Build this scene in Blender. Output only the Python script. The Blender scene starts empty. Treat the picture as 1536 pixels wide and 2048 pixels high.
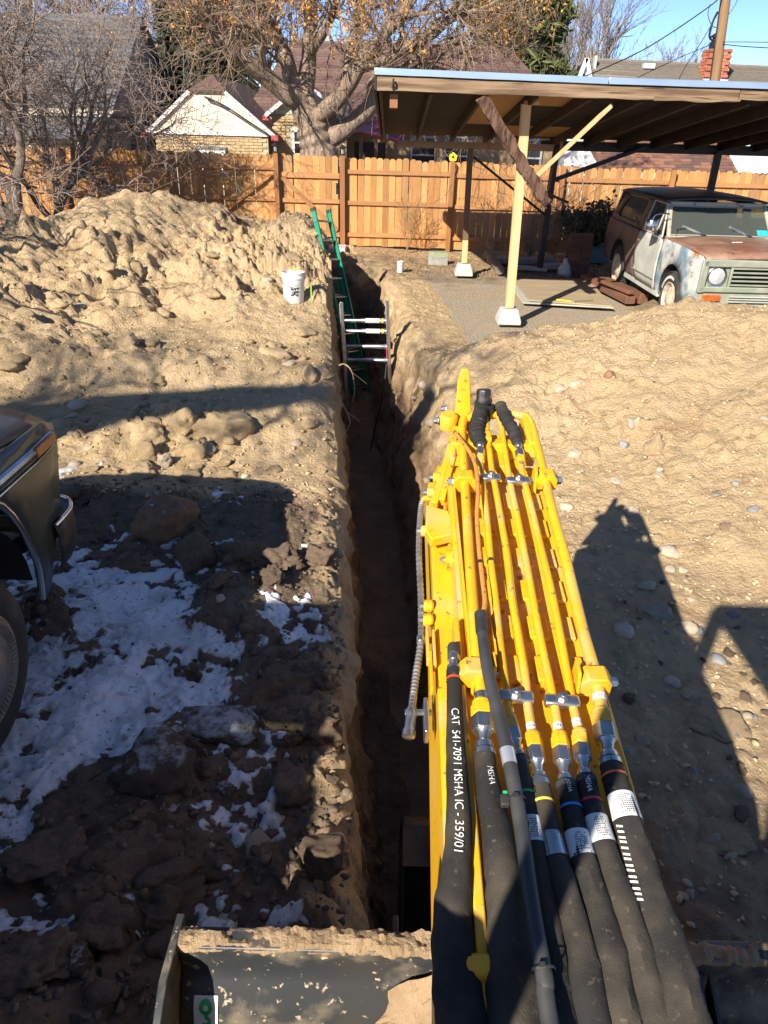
import bpy, bmesh, math, random
import numpy as np
from mathutils import Vector, Matrix
random.seed(7); np.random.seed(7)
SC = bpy.context.scene
COL = SC.collection
R_ = math.radians
# ------------------------------------------------------------------ camera, sky, sun, exposure
FPX, PITCH, ROLL, CAMH = 1420.0, R_(28.6), R_(1.6), 2.45
_fw = np.array([0, math.cos(PITCH), -math.sin(PITCH)])
_u0 = np.array([0, math.sin(PITCH), math.cos(PITCH)]); _r0 = np.array([1.0, 0, 0])
_rt = _r0*math.cos(ROLL) + _u0*math.sin(ROLL)
_up = _u0*math.cos(ROLL) - _r0*math.sin(ROLL)
CAMP = np.array([0, 0, CAMH])
cam_d = bpy.data.cameras.new('camera'); cam = bpy.data.objects.new('camera', cam_d); COL.objects.link(cam)
cam_d.sensor_fit = 'VERTICAL'; cam_d.sensor_height = 36.0; cam_d.lens = FPX/2048*36.0
cam_d.clip_start = 0.05; cam_d.clip_end = 2000
mw = Matrix(((_rt[0], _up[0], -_fw[0], 0), (_rt[1], _up[1], -_fw[1], 0), (_rt[2], _up[2], -_fw[2], CAMH), (0, 0, 0, 1)))
cam.matrix_world = mw
SC.camera = cam
SUN_H = np.array([0.54, 0.84]); SUN_H /= np.linalg.norm(SUN_H)
SUN_EL = R_(31.5)
sun_dir = Vector((SUN_H[0]*math.cos(SUN_EL), SUN_H[1]*math.cos(SUN_EL), -math.sin(SUN_EL)))   # direction of travel
W = bpy.data.worlds.new('World'); SC.world = W; W.use_nodes = True
nt = W.node_tree; nt.nodes.clear()
sky = nt.nodes.new('ShaderNodeTexSky'); sky.sky_type = 'NISHITA'; sky.sun_disc = False
sky.sun_elevation = SUN_EL; sky.sun_rotation = math.atan2(-sun_dir.x, -sun_dir.y)
sky.air_density = 0.55; sky.dust_density = 0.0; sky.ozone_density = 3.5; sky.altitude = 1500
bg = nt.nodes.new('ShaderNodeBackground'); bg.inputs[1].default_value = 0.115
wo = nt.nodes.new('ShaderNodeOutputWorld')
hs = nt.nodes.new('ShaderNodeHueSaturation'); hs.inputs['Saturation'].default_value = 1.0
nt.links.new(sky.outputs[0], hs.inputs['Color']); nt.links.new(hs.outputs[0], bg.inputs[0]); nt.links.new(bg.outputs[0], wo.inputs[0])
sl = bpy.data.lights.new('sun', 'SUN'); sl.energy = 5.0; sl.angle = R_(0.55); sl.color = (1, 0.91, 0.78)
so = bpy.data.objects.new('sun', sl); COL.objects.link(so); so.rotation_euler = sun_dir.to_track_quat('-Z', 'Y').to_euler(); so.location = (-20, -30, 30)
SC.view_settings.view_transform = 'Standard'; SC.view_settings.look = 'None'
SC.view_settings.gamma = 1; SC.view_settings.use_curve_mapping = False
SC.view_settings.exposure = 0.92
SC.render.engine = 'CYCLES'
SC.cycles.max_bounces = 6; SC.cycles.transparent_max_bounces = 12
SC.cycles.use_denoising = True

def ray(px, py): return _fw + _rt*(px-768)/FPX - _up*(py-1024)/FPX
def G(px, py, z=0.0):
    """world point at height z that the photograph shows at a pixel"""
    d = ray(px, py); return CAMP + d*((z-CAMH)/d[2])
def Y(px, py, y):
    d = ray(px, py); return CAMP + d*(y/d[1])

# ------------------------------------------------------------------ mesh and naming helpers
def nrm(v):
    v = np.asarray(v, float); return v/(np.linalg.norm(v)+1e-12)
class MB:
    def __init__(s): s.v = []; s.f = []; s.n = 0
    def add(s, V, F):
        b = s.n; s.v.extend([tuple(map(float, p)) for p in V]); s.f.extend([tuple(i+b for i in f) for f in F]); s.n += len(V); return s
    def frame(s, c, X, Yv, Z):
        c, X, Yv, Z = map(np.asarray, (c, X, Yv, Z))
        V = [c+X*a+Yv*b+Z*d for d in (-.5, .5) for b in (-.5, .5) for a in (-.5, .5)]
        return s.add(V, [(0, 2, 3, 1), (4, 5, 7, 6), (0, 1, 5, 4), (2, 6, 7, 3), (0, 4, 6, 2), (1, 3, 7, 5)])
    def box(s, c, size, yaw=0.0, tilt=0.0):
        ca, sa = math.cos(yaw), math.sin(yaw)
        return s.frame(c, np.array([ca, sa, 0])*size[0], np.array([-sa, ca, 0])*size[1], np.array([0, 0, 1.0])*size[2])
    def beam(s, p0, p1, w, h, up=(0, 0, 1)):
        p0 = np.asarray(p0, float); p1 = np.asarray(p1, float); d = p1-p0
        a = nrm(d); x = np.cross(a, up)
        if np.linalg.norm(x) < 1e-4: x = np.array([1.0, 0, 0])
        x = nrm(x); u = np.cross(x, a)
        return s.frame((p0+p1)/2, d, x*w, u*h)
    def tube(s, pts, r, n=10, cap=True):
        pts = [np.asarray(p, float) for p in pts]; m = len(pts)
        rs = [r]*m if np.isscalar(r) else list(r)
        t0 = nrm(pts[1]-pts[0]); ref = np.array([0, 0, 1.0]) if abs(t0[2]) < .9 else np.array([1.0, 0, 0])
        x = nrm(np.cross(t0, ref)); V = []
        for i in range(m):
            t = nrm(pts[min(i+1, m-1)]-pts[max(i-1, 0)])
            x = nrm(x - t*np.dot(x, t)); y = np.cross(t, x)
            for k in range(n):
                a = 2*math.pi*k/n; V.append(pts[i]+(x*math.cos(a)+y*math.sin(a))*rs[i])
        F = [(i*n+k, i*n+(k+1) % n, (i+1)*n+(k+1) % n, (i+1)*n+k) for i in range(m-1) for k in range(n)]
        if cap: F += [tuple(range(n-1, -1, -1)), tuple((m-1)*n+k for k in range(n))]
        return s.add(V, F)
    def cyl(s, p0, p1, r, n=14): return s.tube([p0, p1], r, n)
    def lathe(s, prof, o, ax=(0, 0, 1), n=20, cap=True):
        o = np.asarray(o, float); ax = nrm(ax)
        x = nrm(np.cross(ax, (0, 0, 1) if abs(ax[2]) < .9 else (1, 0, 0))); y = np.cross(ax, x); V = []
        for r, z in prof:
            for k in range(n):
                a = 2*math.pi*k/n; V.append(o+ax*z+(x*math.cos(a)+y*math.sin(a))*r)
        m = len(prof)
        F = [(i*n+k, i*n+(k+1) % n, (i+1)*n+(k+1) % n, (i+1)*n+k) for i in range(m-1) for k in range(n)]
        if cap: F += [tuple(range(n-1, -1, -1)), tuple((m-1)*n+k for k in range(n))]
        return s.add(V, F)
    def prism(s, poly, ext):
        P = [np.asarray(p, float) for p in poly]; e = np.asarray(ext, float); n = len(P)
        return s.add(P+[p+e for p in P], [tuple(range(n-1, -1, -1)), tuple(range(n, 2*n))]+[(i, (i+1) % n, n+(i+1) % n, n+i) for i in range(n)])
    def hexnut(s, p, ax, r, h): return s.lathe([(r, 0), (r, h)], p, ax, 6)
    def build(s, name, mat, parent=None, smooth=False, bevel=0, subsurf=0, fix=True, hidden_parent_loc=None):
        me = bpy.data.meshes.new(name); me.from_pydata(s.v, [], s.f)
        if fix and len(s.f) < 20000:
            bm = bmesh.new(); bm.from_mesh(me); bmesh.ops.recalc_face_normals(bm, faces=bm.faces); bm.to_mesh(me); bm.free()
        return link(name, me, mat, parent, smooth, bevel, subsurf)
def link(name, me, mat, parent=None, smooth=False, bevel=0, subsurf=0):
    if mat is not None: me.materials.append(mat)
    o = bpy.data.objects.new(name, me); COL.objects.link(o)
    if parent is not None: child(o, parent)
    if smooth:
        me.polygons.foreach_set('use_smooth', [True]*len(me.polygons))
        try: me.set_sharp_from_angle(angle=R_(40))
        except Exception: pass
    if bevel:
        b = o.modifiers.new('bevel', 'BEVEL'); b.width = bevel; b.segments = 2; b.limit_method = 'ANGLE'; b.angle_limit = R_(35)
        me.polygons.foreach_set('use_smooth', [True]*len(me.polygons))
        try: me.set_sharp_from_angle(angle=R_(40))
        except Exception: pass
    if subsurf:
        b = o.modifiers.new('sub', 'SUBSURF'); b.levels = subsurf; b.render_levels = subsurf
    return o
WORLDLOC = {}
def wloc(o):
    return WORLDLOC.get(o.name, Vector((0, 0, 0)))
def child(o, parent):
    o.parent = parent; o.matrix_parent_inverse = Matrix.Translation(-wloc(parent))
def tag(o, label=None, cat=None, group=None, kind=None):
    if label: o['label'] = label
    if cat: o['category'] = cat
    if group: o['group'] = group
    if kind: o['kind'] = kind
    return o
def base(o):
    """put the origin of a single-mesh thing at its base"""
    me = o.data; n = len(me.vertices); a = np.empty(n*3); me.vertices.foreach_get('co', a); a = a.reshape(-1, 3)
    c = np.array([(a[:, 0].min()+a[:, 0].max())/2, (a[:, 1].min()+a[:, 1].max())/2, a[:, 2].min()])
    me.vertices.foreach_set('co', (a-c).ravel()); o.location = c; return o
def thing(name, label, cat, loc=(0, 0, 0), group=None):
    o = bpy.data.objects.new(name, None); COL.objects.link(o); o.location = loc; o.empty_display_size = .1
    WORLDLOC[o.name] = Vector(loc)
    return tag(o, label, cat, group)
def dup(root, loc, label=None, rotz=0.0, group=None):
    r = root.copy(); COL.objects.link(r); r.location = loc; r.rotation_euler = (0, 0, rotz)
    if label: r['label'] = label
    if group: r['group'] = group
    for ch in list(root.children):
        c = ch.copy(); COL.objects.link(c); c.parent = r
        for g in list(ch.children):
            d = g.copy(); COL.objects.link(d); d.parent = c
    return r
def share(src, name, parent, loc=(0, 0, 0), rot=(0, 0, 0), scale=(1, 1, 1), wl=True):
    """a part that shares src's mesh"""
    o = bpy.data.objects.new(name, src); COL.objects.link(o)
    if parent is not None: child(o, parent)
    o.location = loc; o.rotation_euler = rot; o.scale = scale; return o

# ------------------------------------------------------------------ materials
def M(name, c, rough=.6, metal=0.0, c2=None, ns=8.0, det=6.0, thr=(.35, .65), bump=0.0, bs=40.0, stretch=(1, 1, 1), objvar=0.0, spec=.5, spots=None, coat=0.0, bdist=.01):
    m = bpy.data.materials.new(name); m.use_nodes = True; t = m.node_tree; N = t.nodes; L = t.links
    p = N['Principled BSDF']; p.inputs['Roughness'].default_value = rough; p.inputs['Metallic'].default_value = metal
    p.inputs['Specular IOR Level'].default_value = spec
    if coat: p.inputs['Coat Weight'].default_value = coat; p.inputs['Coat Roughness'].default_value = .15
    tc = N.new('ShaderNodeTexCoord'); mp = N.new('ShaderNodeMapping'); mp.inputs['Scale'].default_value = stretch
    L.new(tc.outputs['Object'], mp.inputs[0]); vec = mp.outputs[0]
    oi = N.new('ShaderNodeObjectInfo')
    ad = N.new('ShaderNodeVectorMath'); ad.operation = 'MULTIPLY_ADD'
    ad.inputs[1].default_value = (1, 1, 1); L.new(vec, ad.inputs[0])
    sc = N.new('ShaderNodeVectorMath'); sc.operation = 'SCALE'; sc.inputs[0].default_value = (37, 17, 53); L.new(oi.outputs['Random'], sc.inputs['Scale'])
    L.new(sc.outputs[0], ad.inputs[2]); vec = ad.outputs[0]
    def rgb(v):
        r = N.new('ShaderNodeRGB'); r.outputs[0].default_value = (*v, 1); return r.outputs[0]
    def noise(s, d=6.0, r=.55):
        n = N.new('ShaderNodeTexNoise'); n.inputs['Scale'].default_value = s; n.inputs['Detail'].default_value = d; n.inputs['Roughness'].default_value = r
        L.new(vec, n.inputs['Vector']); return n.outputs['Fac']
    def ramp(f, a, b):
        r = N.new('ShaderNodeMapRange'); r.inputs[1].default_value = a; r.inputs[2].default_value = b; L.new(f, r.inputs[0]); r.clamp = True; return r.outputs[0]
    def mix(f, a, b):
        x = N.new('ShaderNodeMix'); x.data_type = 'RGBA'; L.new(f, x.inputs[0]) if not isinstance(f, float) else None
        if isinstance(f, float): x.inputs[0].default_value = f
        L.new(a, x.inputs[6]); L.new(b, x.inputs[7]); return x.outputs[2]
    col = rgb(c)
    if c2 is not None: col = mix(ramp(noise(ns, det), *thr), col, rgb(c2))
    for sp in (spots or []):       # (colour, scale, lo, hi)
        col = mix(ramp(noise(sp[1], 5), sp[2], sp[3]), col, rgb(sp[0]))
    if objvar:
        hv = N.new('ShaderNodeHueSaturation'); mr = N.new('ShaderNodeMapRange'); mr.inputs[3].default_value = 1-objvar; mr.inputs[4].default_value = 1+objvar
        L.new(oi.outputs['Random'], mr.inputs[0]); L.new(mr.outputs[0], hv.inputs['Value']); L.new(col, hv.inputs['Color']); col = hv.outputs[0]
    L.new(col, p.inputs['Base Color'])
    if bump:
        b = N.new('ShaderNodeBump'); b.inputs['Strength'].default_value = bump; b.inputs['Distance'].default_value = bdist
        L.new(noise(bs, 8, .65), b.inputs['Height']); L.new(b.outputs[0], p.inputs['Normal'])
    m['tools'] = 0
    m.diffuse_color = (*c, 1)
    return m
def glass(name, tint=(.6, .7, .66), opac=.45, rough=.06):
    m = bpy.data.materials.new(name); m.use_nodes = True; t = m.node_tree; N = t.nodes; L = t.links
    p = N['Principled BSDF']; p.inputs['Base Color'].default_value = (tint[0]*.25, tint[1]*.25, tint[2]*.25, 1); p.inputs['Roughness'].default_value = rough
    tr = N.new('ShaderNodeBsdfTransparent'); tr.inputs[0].default_value = (*tint, 1)
    mx = N.new('ShaderNodeMixShader'); mx.inputs[0].default_value = opac
    L.new(tr.outputs[0], mx.inputs[1]); L.new(p.outputs[0], mx.inputs[2]); L.new(mx.outputs[0], N['Material Output'].inputs[0]); return m

# ------------------------------------------------------------------ numpy noise
def _h(ix, iy, iz, seed):
    h = (ix.astype(np.int64)*374761393 + iy.astype(np.int64)*668265263 + iz.astype(np.int64)*1274126177 + seed*974634777) & 0xffffffff
    h = ((h ^ (h >> 13))*1274126177) & 0xffffffff
    h = ((h ^ (h >> 16))*2246822519) & 0xffffffff
    return ((h ^ (h >> 15)) & 0xffffff)/float(0xffffff)
def vnoise(x, y, z=None, seed=0):
    x = np.asarray(x, float); y = np.asarray(y, float)
    ix = np.floor(x); iy = np.floor(y); fx = x-ix; fy = y-iy
    ux = fx*fx*(3-2*fx); uy = fy*fy*(3-2*fy)
    if z is None:
        iz = np.zeros_like(ix)
        a = _h(ix, iy, iz, seed); b = _h(ix+1, iy, iz, seed); c = _h(ix, iy+1, iz, seed); d = _h(ix+1, iy+1, iz, seed)
        return ((a*(1-ux)+b*ux)*(1-uy)+(c*(1-ux)+d*ux)*uy)*2-1
    z = np.asarray(z, float); iz = np.floor(z); fz = z-iz; uz = fz*fz*(3-2*fz); r = 0
    for dz, wz in ((0, 1-uz), (1, uz)):
        a = _h(ix, iy, iz+dz, seed); b = _h(ix+1, iy, iz+dz, seed); c = _h(ix, iy+1, iz+dz, seed); d = _h(ix+1, iy+1, iz+dz, seed)
        r = r+((a*(1-ux)+b*ux)*(1-uy)+(c*(1-ux)+d*ux)*uy)*wz
    return r*2-1
def fbm(x, y, z=None, o=4, g=.5, seed=0):
    s = 0; a = 1.0; f = 1.0
    for k in range(o):
        s = s+a*vnoise(np.asarray(x)*f+k*17.3, np.asarray(y)*f-k*9.1, None if z is None else np.asarray(z)*f, seed+k); a *= g; f *= 2.03
    return s
def clods(x, y, scale, seed=0, keep=.6):
    """lumps: rounded stones of random size scattered over a plane, height 0..1 of a cell"""
    x = np.asarray(x)*scale; y = np.asarray(y)*scale; ix = np.floor(x); iy = np.floor(y); out = np.zeros_like(x); z0 = np.zeros_like(ix)
    for dx in (-1, 0, 1):
        for dy in (-1, 0, 1):
            cx = ix+dx; cy = iy+dy
            px = cx+.15+.7*_h(cx, cy, z0, seed); py = cy+.15+.7*_h(cx, cy, z0+1, seed); k = _h(cx, cy, z0+2, seed)
            r = .22+.38*_h(cx, cy, z0+3, seed); an = _h(cx, cy, z0+4, seed)*3.14; e = .65+.5*_h(cx, cy, z0+5, seed)
            ux = (x-px)*np.cos(an)+(y-py)*np.sin(an); uy = -(x-px)*np.sin(an)+(y-py)*np.cos(an)
            d2 = (ux*ux*e+uy*uy/e)/(r*r)
            out = np.maximum(out, np.where(k < keep, np.sqrt(np.maximum(0, 1-d2))*r, 0))
    return out
def facets(x, y, scale, seed=0, keep=.75):
    """broken clods: tilted flat pieces with sharp breaks between them, about -0.5..1 high"""
    x = np.asarray(x)*scale; y = np.asarray(y)*scale; ix = np.floor(x); iy = np.floor(y); z0 = np.zeros_like(ix); best = np.full_like(x, 9.); out = np.zeros_like(x); sec = np.full_like(x, 9.)
    for dx in (-1, 0, 1):
        for dy in (-1, 0, 1):
            cx = ix+dx; cy = iy+dy; px = cx+.1+.8*_h(cx, cy, z0, seed); py = cy+.1+.8*_h(cx, cy, z0+1, seed)
            d = np.hypot(x-px, y-py); h = np.where(_h(cx, cy, z0+2, seed) < keep, .15+.85*_h(cx, cy, z0+3, seed), 0)+(x-px)*(_h(cx, cy, z0+4, seed)-.5)*1.1+(y-py)*(_h(cx, cy, z0+5, seed)-.5)*1.1
            n = d < best; sec = np.where(n, best, np.minimum(sec, d)); out = np.where(n, h, out); best = np.where(n, d, best)
    return out*sstep(0, .16, sec-best)
def sstep(a, b, x):
    t = np.clip((np.asarray(x, float)-a)/(b-a), 0, 1); return t*t*(3-2*t)
# ------------------------------------------------------------------ the ground with its trench and spoil heaps
def seg_h(x, y, pts, slope, power=1.0):
    """height of a heap whose ridge is the polyline pts (x,y,h): falls away at the angle of repose"""
    best = np.full_like(x, -9.0)
    for (ax, ay, ah), (bx, by, bh) in zip(pts[:-1], pts[1:]):
        dx, dy = bx-ax, by-ay; t = np.clip(((x-ax)*dx+(y-ay)*dy)/(dx*dx+dy*dy), 0, 1)
        d = np.hypot(x-ax-t*dx, y-ay-t*dy); hh = ah+(bh-ah)*t
        best = np.maximum(best, hh-slope*(np.sqrt(d*d+.06)-.245))
    return best
def smax(a, b, k=.12): return .5*(a+b+np.sqrt((a-b)**2+k*k))
RIDGE_L = [(-8.5, 8.0, .9), (-5.6, 9.3, 1.12), (-4.75, 11.0, 1.15), (-4.2, 12.4, 1.38), (-3.7, 13.1, 1.36), (-3.0, 13.2, 1.05), (-2.3, 13.7, .75), (-1.75, 14.4, .28)]
RIDGE_R = [(2.15, 7.75, .22), (2.5, 7.5, .72), (3.06, 7.3, .98), (3.65, 7.1, 1.10), (5.0, 6.8, 1.4), (8, 6, 1.6)]
def XL(y): return .05-.088*np.asarray(y, float)+.045*vnoise(np.asarray(y)*.9, 0*np.asarray(y), seed=3)+.025*vnoise(np.asarray(y)*4, 0*np.asarray(y), seed=4)+.013*fbm(np.asarray(y)*13, 0*np.asarray(y), o=2, seed=8)
def XR(y): return 1.13-.090*np.asarray(y, float)+.08*vnoise(np.asarray(y)*.6, 0*np.asarray(y), seed=5)+.04*vnoise(np.asarray(y)*3, 0*np.asarray(y), seed=6)+.02*fbm(np.asarray(y)*11, 0*np.asarray(y), o=2, seed=9)
YEND = 14.45
def gravel_mask(x, y):
    return sstep(.45, .75, x-(.15-.09*(y-13)))*sstep(7.4, 8.3, y+.25*vnoise(x*1.4, y*1.4, seed=61))*(1-sstep(14.3, 14.9, y))*sstep(.10, .02, right_heap(x, y))
def right_heap(x, y):
    yr = 7.4-.2*(x-3)
    return seg_h(x, np.where(y > yr, yr+(y-yr)*2.1, y), RIDGE_R, .36)
def height(x, y, fine=True):
    x = np.asarray(x, float); y = np.asarray(y, float)
    left = x < XL(y)
    hl = seg_h(x, y, RIDGE_L, .42)+.16*fbm(x*.9, y*.9, o=3, seed=11)
    hl = np.maximum(hl, seg_h(x, y, [(a, b, c*.66) for a, b, c in RIDGE_L[:6]], .165)+.14*fbm(x*1.1, y*1.1, o=3, seed=13))
    hl = np.where(left, hl*sstep(4.7, 5.8, y)+(-.2)*(1-sstep(4.7, 5.8, y)), -1)
    hr = right_heap(x, y)+.05*fbm(x*.8, y*.8, o=3, seed=12)*sstep(-.2, .3, right_heap(x, y))
    hb = .05*np.exp(-((x-XR(y))/.5)**2)*sstep(4.2, 7, y)*(~left)                                  # small berm along the right lip
    hb = hb+.14*np.exp(-((x-1.15)/.45)**2-((y-7.5)/.5)**2)+.1*np.exp(-((x-1.5)/.4)**2-((y-6.7)/.5)**2)
    h = smax(smax(hl, hr, .10), np.zeros_like(x), .10)-.05+hb
    h = h+np.where(y > 15.0, 0, 0)
    # stepped bench on the left: the scraped shelf between the heap and the lit foreground
    h = h+np.where(left, .16*sstep(5.0, 6.3, y)*(1-sstep(9, 12, y))*sstep(-3.5, -1.2, x), 0)
    yc = 5.95+.12*vnoise(x*1.6, x*0, seed=45)+.18*(x+1.4)
    wx = sstep(-2.9, -2.0, x)*(1-.5*sstep(-.75, -.45, x))
    h = h+np.where(left, wx*(.20*np.exp(-((y-yc)/np.where(y < yc, .55, .15))**2)-.13*np.exp(-((y-yc-.50)/.40)**2)), 0)   # step and dip added to throw a band of shade beyond the edge
    h = h+np.where(left, .20*np.exp(-((y-1.15)/.38)**2-((x+1.75)/.6)**2)+.18*np.exp(-((y-.95)/.3)**2-((x+1.05)/.35)**2)+.10*np.exp(-((y-1.5)/.22)**2-((x+.28)/.2)**2), 0)
    h = h+np.where(left, .06*np.exp(-((y-3.35)/.3)**2-((x+.75)/.5)**2), 0)
    h = h+np.where(left, .36*sstep(11.2, 12.4, y)*(1-sstep(14.35, 14.8, y))*np.exp(-((x+1.62)/.42)**2), 0)
    if not fine: return h
    g = gravel_mask(x, y)
    wx_ = x+.16*fbm(x*3.1, y*3.1, o=3, seed=141)+.05*vnoise(x*14, y*14, seed=143); wy_ = y+.16*fbm(x*3.1+40, y*3.1, o=3, seed=142)+.05*vnoise(x*14, y*14+30, seed=144)
    heapL = sstep(.05, .4, hl); heapR = sstep(.02, .3, right_heap(x, y))
    near = np.where(left, 1-sstep(4.4, 5.2, y), 0)
    far = sstep(15, 18, y)
    rough = .35+.9*heapL+.35*heapR+1.0*near; rough = rough*(1-g*.85)*(1-.6*far)
    h = h+.035*fbm(x*2.2, y*2.2, o=4, seed=21)*rough
    # gullies and slumps running down the left heap
    h = h-heapL*.15*np.maximum(0, vnoise((x*.75+y*.66)*2.2+.5*vnoise(x, y, seed=31), (x*.66-y*.75)*.8, seed=32))
    cl = .4+1.0*sstep(-.3, .5, vnoise(x*.8, y*.8, seed=58))
    h = h+heapL*cl*(.09*facets(wx_, wy_, 1.5, 51, .5)+.055*facets(wx_, wy_, 3.1, 52, .5)+.045*facets(wx_, wy_, 7, 53, .6)+.06*clods(wx_, wy_, 3.2, 54, .25)+.022*clods(wx_, wy_, 20, 57, .5)+.035*fbm(x*7, y*7, o=3, g=.6, seed=145))+heapL*.05*np.abs(vnoise(x*3.1+y, y*2.2-x, seed=59))
    h = h+heapL*.016*fbm(x*13, y*13, o=3, g=.65, seed=69)
    band = np.where(left, np.exp(-((y-5.6)/.5)**2)*sstep(-.9, -1.5, x), 0)
    h = h+np.maximum(band, near*.55)*(.07*facets(wx_, wy_, 4.6, 151, .6)+.035*facets(wx_, wy_, 10, 152, .6)+.05*clods(x, y, 4.2, 54, .4)+.03*clods(x, y, 9, 55, .5)+.026*clods(x, y, 19, 56, .6))
    h = h+heapR*(.045*facets(wx_, wy_, 2.0, 65, .25)+.03*facets(wx_, wy_, 4.2, 62, .3)+.02*clods(wx_, wy_, 8, 63, .3)+.010*clods(x, y, 19, 64, .4)+.03*fbm(x*2.4, y*2.4, o=4, g=.5, seed=66)+.012*fbm(x*15, y*15, o=3, g=.6, seed=68)-.05*np.maximum(0, vnoise(x*2.6+y*.9, y*.7-x*.3, seed=67)))
    sh = np.where(left, 1, 0)*(1-heapL)*(1-near)
    h = h+sh*(.03*clods(x, y, 7, 71, .4)+.018*clods(x, y, 17, 72, .55))
    flatR = np.where(left, 0, 1)*(1-g)*(1-heapR)
    h = h+flatR*(.045*clods(x, y, 5, 73, .35)+.028*clods(x, y, 11, 74, .5)+.014*clods(x, y, 23, 75, .5))*(1-.7*far)
    h = np.where((y > 19) | (y < -3.2), .02*fbm(x*.5, y*.5, o=2, seed=77)-.05, h)
    # tooth marks on the near left shelf by the lip
    tm = np.where(left, 1, 0)*sstep(2.3, 2.6, y)*(1-sstep(3.2, 3.5, y))*sstep(-.75, -.5, x)
    h = h+tm*.012*np.sin(y*52+2*vnoise(x*3, y*3, seed=41))
    return h
def snow_cover(x, y):
    """positive where snow still lies: the shaded ground right of the pickup"""
    m = 1.15-1.45*np.maximum(0, (x+1.16-.16*(y-2.5)))
    m = m-1.7*sstep(3.3, 4.3, y)-2.2*sstep(1.6, 1.1, y)
    m = m-1.3*np.exp(-((y-1.2)/.35)**2-((x+1.75)/.5)**2)
    n = .95*fbm(x*2.6, y*4.2, o=5, g=.62, seed=81)
    m = m-.25*np.abs(vnoise(x*9, y*14, seed=83))-.5*np.maximum(0, vnoise(x*21, y*30, seed=84))*sstep(-2.0, -1.3, x)
    spots = .8*np.exp(-((x+.53)/.07)**2-((y-1.38)/.06)**2)+1.0*np.exp(-((x+1.42)/.22)**2-((y-4.62)/.10)**2)+.9*np.exp(-((x+1.35)/.12)**2-((y-1.05)/.1)**2)
    return m+n-.14+1.6*spots
nu_s, nw, nf = 330, 46, 34
d_s = np.concatenate([np.linspace(0, .25, 24, endpoint=False), .25+(np.geomspace(1, 12, 232, endpoint=False)-1)/11*8.5, np.geomspace(8.75, 160, nu_s-256)])
ys = np.concatenate([np.geomspace(60, 3.2, 14)*-1, np.linspace(-3, .45, 16), np.linspace(.47, 5.2, 330), np.linspace(5.213, 9, 190), np.linspace(9.02, YEND, 190), YEND+np.linspace(.004, .16, 36), np.linspace(YEND+.19, 18.5, 90), np.geomspace(18.7, 400, 60)])
D = np.where((ys > .3) & (ys < YEND), 1.0, 0.0); D = np.where((ys >= YEND) & (ys < YEND+.17), 1-(ys-YEND)/.16, D)
dip = sstep(YEND-.2, YEND+.1, ys)
FLOOR = -1.72
rows_v, rows_zone = [], []
YS = ys[:, None]
xl = XL(ys)[:, None]; xr = XR(ys)[:, None]
Xl = xl-d_s[None, ::-1]; Xr = xr+d_s[None, :]
YY = np.repeat(YS, nu_s, 1)
Zl = height(Xl, YY); Zr = height(Xr, YY)
lip = lambda d: -.07*np.exp(-(d/.07)**2)*np.clip(D, 0, 1)[:, None]
Zl = Zl+lip(d_s[::-1])[...]; Zr = Zr+lip(d_s)
# sideways jitter so that lumps overhang a little
hl0 = Zl[:, -1:]; hr0 = Zr[:, :1]
tw = np.linspace(0, 1, nw+2)[1:-1][None, :]
Dd = D[:, None]
fl = FLOOR+.05*fbm(ys*1.2, ys*0, o=3, seed=91)[:, None]
YW = np.repeat(YS, nw, 1)
def wallz(h0): return h0+(fl-h0)*tw*Dd
ZL = wallz(hl0); ZR = wallz(hr0)[:, ::-1]
nLw = .05*fbm(YW*1.3, ZL*1.6, o=4, seed=101)+.016*vnoise(YW*15, ZL*.9, seed=102)+.035*fbm(YW*8, ZL*8, o=4, seed=105)+.06*clods(YW, ZL, 3.5, 107, .3)
nRw = .07*fbm(YW*1.1, ZR*1.5, o=4, seed=103)+.018*vnoise(YW*13, ZR*.7, seed=104)+.035*fbm(YW*8, ZR*8, o=4, seed=106)-.06*clods(YW, ZR, 3.5, 108, .3)
XLw = xl+.02+.16*tw**1.2+nLw*Dd*np.minimum(1, .5+tw*5)
twr = tw[:, ::-1]
XRw = xr-.02-.36*twr**.9+nRw*Dd*np.minimum(1, .5+twr*5)
tf = np.linspace(0, 1, nf)[None, :]
XF = XLw[:, -1:]+.03+(XRw[:, :1]-.03-XLw[:, -1:]-.03)*tf; YF = np.repeat(YS, nf, 1)
ZF = hl0+(hr0-hl0)*tf+((fl-(hl0+(hr0-hl0)*tf))*Dd)
ZF = ZF+(.06*fbm(XF*3, YF*3, o=4, seed=111)+.05*clods(XF, YF, 6, 112, .5)+.025*clods(XF, YF, 14, 113, .5))
X = np.concatenate([Xl, XLw, XF, XRw, Xr], 1); YA = np.concatenate([YY, YW, YF, YW, YY], 1); Z = np.concatenate([Zl, ZL, ZF, ZR, Zr], 1)
endm = ((ys >= YEND) & (ys < YEND+.17))[:, None]
YA = YA+np.where(endm, .08*fbm(X*3, Z*3, o=3, seed=114), 0)*np.where((X > xl) & (X < xr), 1, 0)
nr, nc = X.shape
me = bpy.data.meshes.new('ground')
V = np.stack([X, YA, Z], -1).reshape(-1, 3)
ii = (np.arange(nr-1)[:, None]*nc+np.arange(nc-1)[None, :]).ravel()
F = np.stack([ii, ii+1, ii+nc+1, ii+nc], 1)
me.vertices.add(len(V)); me.vertices.foreach_set('co', V.ravel())
me.loops.add(len(F)*4); me.polygons.add(len(F)); me.loops.foreach_set('vertex_index', F.ravel())
me.polygons.foreach_set('loop_start', np.arange(len(F))*4); me.polygons.foreach_set('loop_total', np.full(len(F), 4)); me.update(calc_edges=True)
me.polygons.foreach_set('use_smooth', np.ones(len(F), bool))
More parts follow.
